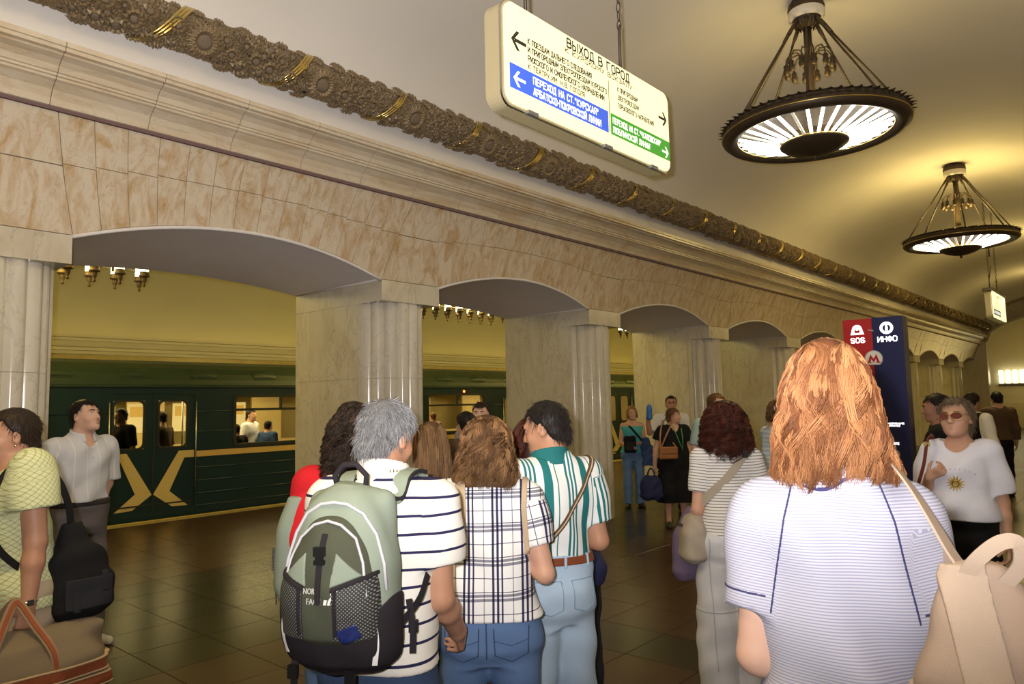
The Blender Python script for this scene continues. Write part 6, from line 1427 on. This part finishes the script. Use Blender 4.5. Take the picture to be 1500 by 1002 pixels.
sdf_obj([(lf([(0, 0, 0, .07, .09), (.05, 0, 0, .10, .11), (.25, 0, 0, .095, .11), (.40, 0, 0, .06, .08), (.44, 0, 0, .03, .05)]), 0)], .009, 'pack_body', 'c_red', pk, .002); sdf_obj([(lf([(.02, -.045, -.02, .05, .07), (.10, -.058, -.02, .065, .085), (.28, -.055, -.02, .06, .085), (.42, -.03, -.02, .04, .06)]), 0)], .009, 'side_panel', 'c_sage', pk)
m = MB(); m.box((-.135, -.03, .14), (-.10, .03, .22)); m.build('side_pocket', 'm_net', pk); strap([(-.11, -.05, .02), (-.12, -.02, .2), (-.08, 0, .4)], .02, .004, 'side_strap', 'c_packblack', pk, (-1, -.3, 0))

# ---------------------------------------------------------------- 6 woman in pink
g = figure(dict(at=(3.50, 2.205), face_to=12, h=1.60, sex='f', vox=.011, label='woman in pink with long light brown hair beside the plaid blouse', head=(10, -6, 0), hairmat='h_lightbrown', b=dict(sh=.150), R=dict(f=(-.2, 1, -.2)), L=dict(f=(.2, 1, -.1))))
f = shirt_field(g, .012, .30, .92, .092, loose=.01, so=.016); garment(g, 'top', 'c_pink', g.root, f); pants(g, 'c_jeans', g.root, vox=.014); shoes(g, 'm_shoe', g.root)
long_hair(g, 'h_lightbrown', g.root, HEAD(.135, .082, -.28), n=2600, wave=.006, freq=1.4, seed=14, rad=.0019, segs=14, jag=.10, frizz=.003)

# ---------------------------------------------------------------- 7 person mostly hidden behind the teal striped man
g = figure(dict(at=(3.62, 2.99), face_to=20, h=1.60, sex='f', vox=.012, label='person in navy mostly hidden behind the teal striped man', head=(10, 0, 0), hairmat='h_auburn', hoff=(-.12, .02, 0), side=-.06, R=dict(u=(.12, 0, -1), f=(.05, .15, -1)), L=dict(f=(.2, 1, -.1))))
f = shirt_field(g, .016, .95, .84, .085, loose=.02, so=.018); garment(g, 'jacket', 'c_navy', g.root, f); pants(g, 'c_charcoal', g.root, vox=.014, ankle=.03, knee=.02); shoes(g, 'm_shoe', g.root)
long_hair(g, 'h_auburn', g.root, HEAD(.135, .095, -.22), n=500, seed=15, rad=.0050, segs=12)

# ---------------------------------------------------------------- 8 woman in lime crochet with two bags
g = figure(dict(at=(2.29, .955), face_to=106, h=1.74, sex='f', vox=.008, label='woman in a lime crochet top cut by the left edge, carrying a duffel', head=(-8, -2, 0), hoff=(0, .03, -.03), hairmat='h_dark', b=dict(sh=.168, ch=.165, wa=.160, hi=.195, bust=.04, cd=.125, wd=.118), fat=1.12, skin='m_skin_tan',
                L=dict(u=(-.12, -.05, -1), f=(-.06, .10, -1), c=1.5, sz=.06, n=(1, 0, 0)), R=dict(f=(0, .4, -1)), legL=dict(t=(-.02, -.10, -1)), legR=dict(t=(.02, .22, -1))))
f = shirt_field(g, .014, .30, .90, .105, loose=.012, wr=.003, so=.028, sflare=.03, vneck=.05); V, Q = f.mesh(); pt = pattern(g, V); yy_ = np.where(pt[:, 2] > 0, pt[:, 0], V[:, 1] * .9 - V[:, 0] * .5); pt2 = np.stack([yy_ + pt[:, 1], yy_ * 1.0 - pt[:, 1], pt[:, 2]], 1)
mesh_np('crochet_top', V, Q, 'c_crochet', g.root, attrs={'pat': ('FLOAT_VECTOR', pt2)})
pants(g, 'c_khaki', g.root, vox=.011, o=.018, knee=.02, ankle=.03, wr=.004); shoes(g, 'm_shoe', g.root); short_hair(g, 'h_dark', g.root, 3600, .020, .013, .056, 17, .0010, .04, low=-.055); g8 = g
wr_ = g.arm['L'][2]; m = MB(); m.tube([(wr_[0] + .034 * math.cos(a), wr_[1] + .034 * math.sin(a), wr_[2] + .012) for a in np.linspace(0, 2 * PI, 16, endpoint=False)], .004, 6, closed=True); m.box((wr_[0] - .040, wr_[1] - .010, wr_[2] + .000), (wr_[0] - .030, wr_[1] + .012, wr_[2] + .022)); m.build('wristwatch', 'm_watch', g.root)
m = MB(); e_ = g.H((-.084, -.004, -.043)); m.lathe([(0, -.006), (.005, 0), (0, .006)], tuple(e_), 8); m.build('earring', 'm_watch', g.root)
sb = bagroot(g, 'shoulder_bag', (-.17, -.185, .83), 'black soft shoulder bag on the back of the lime crochet woman', 'bag')
o_, fb = sdf_obj([(lf([(0, 0, 0, .055, .085), (.04, 0, -.01, .080, .120), (.14, 0, -.01, .075, .125), (.25, .0, .005, .055, .095), (.33, 0, .02, .03, .05), (.38, .0, .03, .015, .03)], 0, 2.5), 0)], .009, 'bag_body', 'c_black', sb, .005)
patch(_G, fb, 'front_pocket', 'c_charcoal', sb, lambda x, y, z: np.maximum(np.maximum(np.abs(y + f32(.02)) - f32(.09), np.abs(z - f32(.10)) - f32(.06)), x), .010, .004); 
for yy in (-.08, .03): patch(_G, fb, 'bag_tab', 'c_charcoal', sb, lambda x, y, z, yy=yy: np.maximum(np.maximum(np.abs(y - f32(yy)) - f32(.013), np.abs(z - f32(.14 if yy < 0 else .07)) - f32(.04)), x), .013, .004)
strap([(.0, .03, .36), (-.02, .05, .46), (-.025, .09, .56), (.015, .14, .635), (.03, .195, .660), (.02, .28, .59), (.0, .325, .46), (-.015, .30, .33), (-.01, .20, .22), (.0, .09, .16)], .028, .004, 'bag_strap', 'c_black', sb, lambda c: np.array((-1, 0, .5)))
db = bagroot(g, 'duffel_bag', (-.235, .055, .505), 'brown duffel bag with rust stripes carried by the lime crochet woman', 'bag')
o_, fd = sdf_obj([(lf([(0, 0, 0, .10, .28), (.03, 0, 0, .125, .31), (.18, 0, 0, .125, .31), (.27, 0, 0, .08, .28), (.31, 0, 0, .03, .25), (.32, 0, 0, .015, .22)], 0, 3.2), 0)], .009, 'bag_body', 'c_duffel', db, .006)
for z0, w_ in ((.155, .019), (.095, .019)): patch(_G, fd, 'rust_band', 'c_duffelband', db, lambda x, y, z, z0=z0, w_=w_: np.abs(z - f32(z0)) - f32(w_) + 0 * x + 0 * y, .005, .004)
for z0 in (.178, .132, .118, .072): patch(_G, fd, 'piping', 'c_duffelpipe', db, lambda x, y, z, z0=z0: np.abs(z - f32(z0)) - f32(.004) + 0 * x + 0 * y, .007, .004)
for sg in (-1, 1):
    strap([(sg * .128, -.11, .16), (sg * .11, -.10, .25), (sg * .05, -.045, .36), (sg * .012, -.01, .43), (sg * .012, .012, .435), (sg * .05, .055, .36), (sg * .11, .11, .25), (sg * .128, .12, .16)], .032, .004, 'carry_handle', 'c_tanhandle', db, (sg, 0, .3)); strap([(sg * .134, -.11, .16), (sg * .116, -.10, .25), (sg * .056, -.045, .36), (sg * .018, -.01, .43), (sg * .018, .012, .435), (sg * .056, .055, .36), (sg * .116, .11, .25), (sg * .134, .12, .16)], .014, .004, 'handle_stripe', 'c_duffelband', db, (sg, 0, .3))
    for yy in (-.11, .12): m = MB(); m.box((sg * .131 - .006, yy - .022, .14), (sg * .131 + .006, yy + .022, .175)); m.build('handle_patch', 'c_duffelband', db)

# ---------------------------------------------------------------- 9 young man in the grey shirt
g = figure(dict(at=(.03, 1.95), face_to=-148, h=1.775, sex='m', vox=.009, label='young man in a grey short-sleeved shirt looking up, by the left pillar', head=(14, 10, 0), hairmat='h_black', skin='m_skin_light', b=dict(sh=.188, hi=.162), R=dict(u=(.16, -.12, -1), f=(-.25, -.25, -1)), L=dict(u=(-.16, -.18, -1), f=(.25, -.30, -1)), legR=dict(foot=(.5, 1, 0)), legL=dict(foot=(-.4, 1, 0))))
f = shirt_field(g, .014, .46, 1.018, .078, loose=.012, wr=.004, so=.024, sflare=.014, vneck=.07); garment(g, 'shirt', 'c_shirtgrey', g.root, f); collar(g, 'c_shirtgrey', g.root, .074, 1.445, 1.520, .006, .030, .024); S = g.S
for i in range(5):
    m = MB(); z = (1.33 - .075 * i) * S; yv = max(float(np.interp(z, smooth_rows(g.torso)[:, 0], smooth_rows(g.torso)[:, 2] + smooth_rows(g.torso)[:, 4])) + .020, 0); m.lathe([(0, .004), (.005, .003), (.006, 0)], (0, 0, 0), 8, cap=False); m.v = [(a, yv + c, z + b) for a, b, c in m.v]; m.build('button', 'm_zip', g.root)
fj = pants(g, 'c_greytrouser', g.root, waist=1.035, o=.024, knee=.014, ankle=.028, wr=.0035); belt(g, fj, 'm_black', 1.010, g.root); shoes(g, 'm_whiteshoe', g.root); short_hair(g, 'h_black', g.root, 2000, .022, .010, .066, 21, .0013, .10, low=-.06)

# ---------------------------------------------------------------- 10 woman in the thin-striped white top
g = figure(dict(at=(4.02, 4.03), face_to=16, h=1.655, sex='f', vox=.009, label='auburn curly-haired woman in a thin-striped white top and white trousers', head=(8, -2, 0), hairmat='h_auburn', b=dict(sh=.152, ch=.142, wa=.132, hi=.165), L=dict(u=(-.14, -.06, -1), f=(.15, .55, -.75)), R=dict(u=(.14, -.02, -1), f=(-.1, .8, -.4))))
f = shirt_field(g, .012, .36, .945, .090, loose=.012, wr=.003, so=.018, sflare=.004); garment(g, 'striped_top', 'c_whitestripe', g.root, f); S = g.S
fj = pants(g, 'c_whitepants', g.root, o=.022, knee=.035, ankle=.05, wr=.0028)
patch(g, fj, 'pocket_zip', 'm_black', g.root, rect_xz(.035, .135, .872 * S, .880 * S), .005, .003); patch(g, fj, 'pocket_seam', 'c_whiteseam', g.root, outline_xz([(.03, .90 * S), (.035, .77 * S), (.13, .77 * S), (.14, .90 * S)], .005), .003, .003); patch(g, fj, 'pocket_seam', 'c_whiteseam', g.root, outline_xz([(-.15, .95 * S), (-.14, .5 * S), (-.13, .2 * S)], .006), .003, .003); patch(g, fj, 'knee_seam', 'c_whiteseam', g.root, lambda x, y, z: np.abs(z - f32(.50)) - f32(.004) + 0 * x + 0 * y, .003, .003)
shoes(g, 'm_shoe', g.root)
long_hair(g, 'h_auburn', g.root, [(.150, .004, .004, .004, -.03), (.135, .055, .06, .05, -.02), (.095, .098, .105, .09, -.012), (.04, .118, .130, .11, -.01), (-.03, .135, .140, .10, -.012), (-.11, .150, .14, .08, -.015), (-.19, .158, .132, .06, -.018), (-.25, .14, .11, .05, -.022)], n=2800, wave=.03, freq=3.0, curl=.014, seed=24, rad=.0024, segs=20, jag=.10, frizz=.012, per=12)
cbg = bagroot(g, 'crossbody_bag', (-.205, .02, .76), 'beige crossbody bag worn over the thin-striped white top', 'bag')
_, fbb = sdf_obj([(lf([(0, 0, 0, .055, .085), (.03, 0, 0, .075, .115), (.16, 0, 0, .072, .115), (.24, .01, 0, .045, .08), (.27, .02, 0, .03, .04)], 0, 2.8), 0)], .009, 'bag_body', 'c_beigebag', cbg, .004); m = MB(); m.box((-.085, -.02, .195), (-.062, .035, .205)); m.build('bag_zip', 'm_black', cbg)
strap([(.02, .05, .26), (.0, -.01, .27), (.07, -.085, .37), (.17, -.125, .47), (.26, -.125, .58), (.305, -.085, .655), (.32, .0, .685), (.305, .10, .64), (.24, .135, .53), (.13, .14, .40), (.04, .10, .30)], .046, .004, 'bag_strap', 'c_beigebag', cbg, lambda c: np.array((c[0] - .2, c[1] * 1.6, (c[2] - .5) * .5)))
m = MB(); m.box((.262, -.142, .585), (.292, -.122, .625)); m.build('strap_buckle', 'm_plastic', cbg)
lj = bagroot(g, 'lilac_jacket', (-.215, .17, .62), 'lilac jacket carried in front of the beige crossbody bag', 'jacket'); sdf_obj([(lf([(0, 0, 0, .06, .05), (.06, 0, 0, .085, .075), (.2, 0, 0, .08, .075), (.34, .02, 0, .05, .05), (.42, .04, 0, .02, .03)], 0, 2.2), 0)], .010, 'folded_cloth', 'c_lilac', lj, .004)

# ---------------------------------------------------------------- 11 woman in the white T-shirt and sunglasses
g = figure(dict(at=(5.005, 5.04), face_to=171, h=1.655, sex='f', vox=.008, label='woman in a white T-shirt with gold sun print, wearing tinted glasses', head=(-9, 8, 3), hs=1.07, face=1.14, hairmat='h_ash', b=dict(sh=.143, ch=.150, wa=.153, hi=.170, cd=.13, wd=.135, belly=.035, bust=.035), fat=1.08,
                R=dict(u=(.22, -.02, -1), f=(-.26, .75, .62), h=(-.75, .35, .45), n=(-.2, -.6, .6), c=1.2), L=dict(u=(-.20, -.05, -1), f=(-.06, .12, -1), c=.8)))
f = shirt_field(g, .013, .46, 1.01, .098, loose=.012, wr=.004, so=.026, sflare=.025, vneck=.02); garment(g, 't_shirt', 'c_white', g.root, f); S = g.S
patch(g, f, 'sun_print', 'm_goldprint', g.root, lambda x, y, z, S=S: np.maximum(np.sqrt((x - f32(.005)) ** 2 + (z - f32(1.235 * S)) ** 2) - f32(.036) - .010 * np.sin(np.arctan2(z - f32(1.235 * S), x - f32(.005)) * 14), -y), .003, .003); patch(g, f, 'sun_face', 'm_brass', g.root, lambda x, y, z, S=S: np.maximum(np.abs(np.sqrt((x - f32(.005)) ** 2 + (z - f32(1.235 * S)) ** 2) - f32(.016)) - f32(.004), -y), .005, .003)
patch(g, f, 'sequin_arc', 'm_zip', g.root, lambda x, y, z, S=S: np.maximum(np.maximum(np.abs(np.sqrt(x ** 2 + (z - f32(1.16 * S)) ** 2) - f32(.155)) - f32(.0035), np.abs(np.sin(x * 140)) - .55), np.maximum(-y, f32(1.28 * S) - z)), .003, .003)
pants(g, 'c_black', g.root, waist=1.012, o=.008, knee=.02, ankle=.03); shoes(g, 'm_shoe', g.root); short_hair(g, 'h_ash', g.root, 3200, .034, .022, .078, 27, .0012, .18, low=-.11)
m = MB()
for s in (-1, 1):
    m.add([tuple(g.H((s * (.035 + .030 * math.cos(a)), .112 - .012 * abs(.035 + .030 * math.cos(a)) / .03 * .6, .003 + .021 * math.sin(a)))) for a in np.linspace(0, 2 * PI, 18, endpoint=False)], [tuple(range(18))], 0)
    m.tube([g.H((s * (.035 + .031 * math.cos(a)), .112 - .012 * abs(.035 + .031 * math.cos(a)) / .03 * .6, .003 + .022 * math.sin(a))) for a in np.linspace(0, 2 * PI, 18, endpoint=False)], .0018, 5, mi=1, closed=True); m.tube([g.H((s * .061, .096, .010)), g.H((s * .080, .04, .012)), g.H((s * .082, -.01, .008))], .0022, 5, mi=1)
m.tube([g.H((-.008, .115, .008)), g.H((.008, .115, .008))], .002, 5, mi=1); m.build('sunglasses', ['m_sunlens', 'm_brass'], g.root)
hb = bagroot(g, 'handbag', (.25, .06, .86), 'red-brown leather handbag on the strap held by the white T-shirt woman', 'bag'); sdf_obj([(bx((0, 0, .09), (.05, .12, .09), .03), 0)], .010, 'bag_body', 'm_redbrownleather', hb, .003)
strap([(.0, .06, .17), (-.06, .13, .30), (-.100, .150, .42), (-.115, .11, .535), (-.115, .0, .575), (-.11, -.09, .52), (-.05, -.10, .36), (.0, -.06, .17)], .024, .005, 'bag_strap', 'm_redbrownleather', hb, lambda c: np.array((.3, c[1] * 2, c[2] - .3))); m = MB(); m.box((-.13, .105, .515), (-.10, .125, .54)); m.build('strap_buckle', 'm_brass', hb)
ub = bagroot(g, 'umbrella', (-.325, .10, .50), 'black folded umbrella hanging from the hand of the white T-shirt woman', 'umbrella'); m = MB(); m.lathe([(0, -.02), (.012, -.01), (.024, .03), (.030, .15), (.024, .24), (.012, .25)], n=12); m.build('folded_canopy', 'c_black', ub); m = MB(); m.lathe([(.010, .25), (.010, .30), (.018, .31), (.018, .34), (0, .35)], n=10); m.build('handle', 'm_plastic', ub)

# ---------------------------------------------------------------- further people
def simple(sp, top, tm, bot, bm, hair, hm, **k):
    g = figure(sp); ps = k.get('ps', {}); f = shirt_field(g, k.get('o', .013), k.get('sl', .42), k.get('hem', .93), k.get('neck', .086), loose=k.get('loose', .012), so=k.get('so', .02), sflare=k.get('sf', .006), vneck=k.get('vn', 0), top=k.get('topz')); garment(g, top, tm, g.root, f)
    fj = pants(g, bm, g.root, name=bot, **ps); shoes(g, k.get('shoe', 'm_shoe'), g.root, low=k.get('low', False))
    if hair == 'short': short_hair(g, hm, g.root, k.get('n', 350), k.get('L_', .026), k.get('thick', .011), k.get('line', .060), k.get('seed', 31), .0030, .2, low=k.get('lowh', -.075))
    else: long_hair(g, hm, g.root, HEAD(.138, k.get('hw', .094), k.get('tip', -.2)), n=k.get('n', 350), seed=k.get('seed', 33), rad=.0065, segs=10, wave=.012)
    return g, f, fj
g, f, fj = simple(dict(at=(-.384, 10.102), face_to=186, h=1.585, sex='f', vox=.012, label='woman in a turquoise camisole and jeans between two pillars', hairmat='h_blond', head=(4, 0, 4), R=dict(u=(.15, .05, -1), f=(-.55, .75, -.25)), L=dict(u=(-.18, .0, -1), f=(.65, .75, -.05))), 'camisole', 'c_turq', 'jeans', 'c_jeans', 'long', 'h_blond', sl=0, topz=1.40, neck=.115, tip=-.10, hw=.092, vn=.03, ps=dict(o=.012, ankle=.02))
patch(g, f, 'bag_strap', 'c_black', g.root, slab((.75, 0, -.62), (.0, .1, 1.21), .032), .010, .004)
b_ = bagroot(g, 'black_bag', (.06, .20, .86), 'black bag held at the waist of the woman in turquoise', 'bag'); sdf_obj([(bx((0, 0, .13), (.095, .05, .13), .035), 0)], .012, 'bag_body', 'c_black', b_, .003); sdf_obj([(bx((0, .05, .10), (.07, .015, .07), .012), 0)], .012, 'front_pocket', 'c_charcoal', b_)
b_ = bagroot(g, 'denim_jacket', (-.215, .13, .66), 'denim jacket draped over the arm of the woman in turquoise', 'jacket'); sdf_obj([(lf([(0, -.03, 0, .09, .04), (.15, -.01, 0, .085, .05), (.34, .02, .0, .07, .06), (.42, .03, 0, .05, .05)], 0, 2.4), 0)], .012, 'draped_cloth', 'c_denimjacket', b_, .010)
g, f, fj = simple(dict(at=(.37, 10.02), face_to=186, h=1.745, sex='m', vox=.013, label='man in glasses and white shirt raising a blue bottle', hairmat='h_black', head=(0, 2, 0), skin='m_skin_tan', R=dict(u=(.55, .45, -.75), f=(.12, .45, 1), h=(.0, .1, 1), n=(-.6, .6, 0), c=1.3), L=dict(u=(-.1, 0, -1))), 'shirt', 'c_offwhite', 'trousers', 'c_charcoal', 'short', 'h_black', sl=.48, thick=.008, line=.070)
m = MB()
for s in (-1, 1): m.tube([g.H((s * (.033 + .024 * math.cos(a)), .110, .004 + .016 * math.sin(a))) for a in np.linspace(0, 2 * PI, 12, endpoint=False)], .003, 5, closed=True)
m.tube([g.H((-.01, .113, .006)), g.H((.01, .113, .006))], .0025, 5); m.build('glasses', 'm_black', g.root)
hand = g.arm['R'][2] + g.arm['R'][3] * .075 + g.arm['R'][4] * .035; b_ = bagroot(g, 'water_bottle', tuple(hand - np.array((0, 0, .10))), 'blue water bottle raised in the hand of the man in glasses', 'bottle'); m = MB(); m.lathe([(0, 0), (.038, .005), (.042, .03), (.042, .08), (.036, .10), (.042, .12), (.042, .18), (.030, .215), (.018, .225)], n=14); m.build('bottle_body', 'm_bluebottle', b_); m = MB(); m.lathe([(.02, .225), (.02, .25), (0, .252)], n=12); m.build('cap', 'm_zip', b_)
g, f, fj = simple(dict(at=(1.03, 8.86), face_to=200, h=1.575, sex='f', vox=.011, label='woman in a black dress with brown shoulder bag and green lanyard', hairmat='h_brown', head=(62, 0, 0), b=dict(sh=.17, ch=.165, wa=.165, hi=.20), fat=1.1, R=dict(u=(.42, .0, -1), f=(.12, .10, -1), c=1.0), L=dict(u=(-.2, .05, -1), f=(-.1, .35, -1))), 'black_top', 'c_black', 'black_skirt_trousers', 'c_black', 'short', 'h_brown', sl=.30, sf=.04, so=.03, vn=.10, hem=.88, loose=.03, thick=.014, L_=.035, lowh=-.10, ps=dict(o=.03, knee=.06, ankle=.08, hem=.36), low=True)
m = MB(); m.tube([(-.05, .16, 1.30), (-.06, .175, 1.15), (-.05, .18, 1.02)], .006, 6); m.tube([(.05, .12, 1.33), (.0, .175, 1.15), (-.05, .18, 1.02)], .006, 6); m.build('lanyard', 'm_green', g.root)
b_ = bagroot(g, 'brown_bag', (.15, .185, .90), 'tan leather shoulder bag on the woman in the black dress', 'bag'); sdf_obj([(bx((0, 0, .08), (.125, .04, .08), .02), 0)], .010, 'bag_body', 'm_tanleather', b_); sdf_obj([(bx((0, .03, .115), (.12, .016, .05), .012), 0)], .010, 'flap', 'm_tanleather', b_)
strap([(.10, .02, .15), (.03, .02, .30), (-.07, -.02, .47), (-.09, -.16, .52), (-.05, -.30, .45), (-.11, .0, .15)], .018, .004, 'bag_strap', 'm_tanleather', b_, lambda c: np.array((0, c[1] + .14, c[2] - .2))); strap([(.10, .02, .15), (.10, .0, .3), (.02, -.12, .50)], .018, .004, 'bag_strap', 'm_tanleather', b_, (0, 1, .4))
b_ = bagroot(g, 'navy_bag', (.365, .10, .38), 'navy fabric bag hanging beside the woman in the black dress', 'bag'); sdf_obj([(lf([(0, 0, 0, .10, .08), (.06, 0, 0, .15, .11), (.20, 0, 0, .14, .10), (.30, 0, 0, .07, .06)], 0, 2.3), 0)], .012, 'bag_body', 'c_navy', b_, .008); strap([(-.06, 0, .28), (-.03, 0, .37), (.0, 0, .40), (.03, 0, .37), (.06, 0, .28)], .02, .004, 'bag_handle', 'c_navy', b_, (0, 1, 0))
simple(dict(at=(2.264, 7.591), face_to=-160, h=1.745, sex='m', vox=.013, label='man in pale teal behind the auburn curly-haired woman', hairmat='h_brown', head=(35, 0, 0), R=dict(u=(.3, .1, -1), f=(.1, .3, -1))), 'shirt', 'c_paleteal', 'trousers', 'c_charcoal', 'short', 'h_brown', sl=.46, seed=41)
simple(dict(at=(3.10, 7.02), face_to=-62, h=1.65, sex='f', vox=.011, label='woman with a bob in a blue and white striped top by the fourth pillar', hairmat='h_lightbrown', lean=.05, head=(-5, -4, 0), L=dict(u=(-.1, .1, -1), f=(.2, 1, -.2)), R=dict(u=(.12, .1, -1), f=(-.2, 1, -.2))), 'striped_top', 'c_bluestripe', 'jeans', 'c_jeansdark', 'long', 'h_lightbrown', sl=.80, tip=-.115, hw=.09, n=600, seed=43)
simple(dict(at=(1.01, 5.145), face_to=176, h=1.70, sex='m', vox=.012, label='short-haired person facing the camera beyond the plaid blouse', hairmat='h_dark', skin='m_skin_light', head=(-6, 0, 0)), 't_shirt', 'c_grey', 'trousers', 'c_charcoal', 'short', 'h_dark', seed=45, line=.058)
simple(dict(at=(1.478, 4.476), face_to=30, h=1.62, sex='m', vox=.014, label='dark-haired person whose crown shows above the brown-haired women', hairmat='h_black', feat=False), 't_shirt', 'c_brown', 'trousers', 'c_charcoal', 'short', 'h_black', seed=46)
g, f, fj = simple(dict(at=(4.55, 6.953), face_to=88, h=1.69, sex='m', vox=.011, label='dark-haired man in profile behind the white T-shirt woman', hairmat='h_black', skin='m_skin_tan', head=(0, -6, 0), L=dict(u=(-.1, .15, -1), f=(.1, 1, .25))), 'dark_top', 'c_black', 'trousers', 'c_charcoal', 'short', 'h_black', seed=47, sl=.85, thick=.014)
b_ = bagroot(g, 'paper', (-.10, .30, 1.22), 'folded white paper held by the dark-haired man in profile', 'paper'); m = MB(); m.box((-.005, -.07, 0), (.0, .07, .18)); m.box((.0, -.07, 0), (.004, .07, .175)); m.build('sheet', 'm_paper', b_)
g, f, fj = simple(dict(at=(4.17, 10.66), face_to=-40, h=1.70, sex='m', vox=.013, label='distant man in a dark vest over pale sleeves', hairmat='h_dark', skin='m_skin_tan', R=dict(u=(.22, .0, -1), f=(.1, .3, -1))), 'shirt', 'c_cream', 'trousers', 'c_black', 'short', 'h_dark', seed=48, sl=.85)
patch(g, f, 'vest', 'c_black', g.root, lambda x, y, z: np.maximum(np.abs(x) - f32(.155), z - f32(1.44) + 0 * y), .010, .004)
simple(dict(at=(3.919, 14.496), face_to=20, h=1.71, sex='m', vox=.015, label='distant man in brown at the far right of the hall', hairmat='h_black'), 'jacket', 'c_brown', 'trousers', 'c_black', 'short', 'h_black', seed=49, sl=.95)

# ---------------------------------------------------------------- passengers behind the train windows
def rider(x, y, fc, h, label, tm, hm, hair='short', z=.0):
    sp = dict(at=(x, y), face_to=0, h=h, sex='m', vox=.017, label=label, hairmat=hm, feat=False, z=z)
    g, f, fj = simple(sp, 'shirt', tm, 'trousers', 'c_charcoal', hair, hm, sl=.5, n=160, seed=int(y * 10), ps=dict(vox=.02)); g.root.rotation_euler.z = math.radians(fc)
rider(-6.30, 4.62, 200, 1.72, 'standing passenger in dark clothes behind the left door window', 'c_black', 'h_black')
rider(-6.55, 5.35, 120, 1.66, 'passenger with raised arm side behind the right door window', 'c_brown', 'h_dark')
rider(-7.05, 7.22, -60, 1.66, 'passenger in white behind the first wide train window', 'c_white', 'h_dark')
rider(-6.62, 6.72, 90, 1.40, 'short passenger with dark hair close to the first wide train window', 'c_charcoal', 'h_dark')
rider(-6.9, 6.30, 60, 1.40, 'passenger in orange brown at the edge of the first wide train window', 'c_tanstrap', 'h_ash')
rider(-6.6, 11.55, 80, 1.5, 'passenger in orange behind the second wide train window', 'm_tanleather', 'h_red')
rider(-7.6, 6.95, 180, 1.62, 'far passenger in pale clothes beside the passenger in white', 'c_offwhite', 'h_ash')
rider(-6.75, 7.42, 20, 1.44, 'passenger in denim at the right end of the first wide train window', 'c_denimjacket', 'h_dark')
rider(-6.8, 11.05, 120, 1.52, 'passenger in red at the left of the second wide train window', 'c_red', 'h_dark')
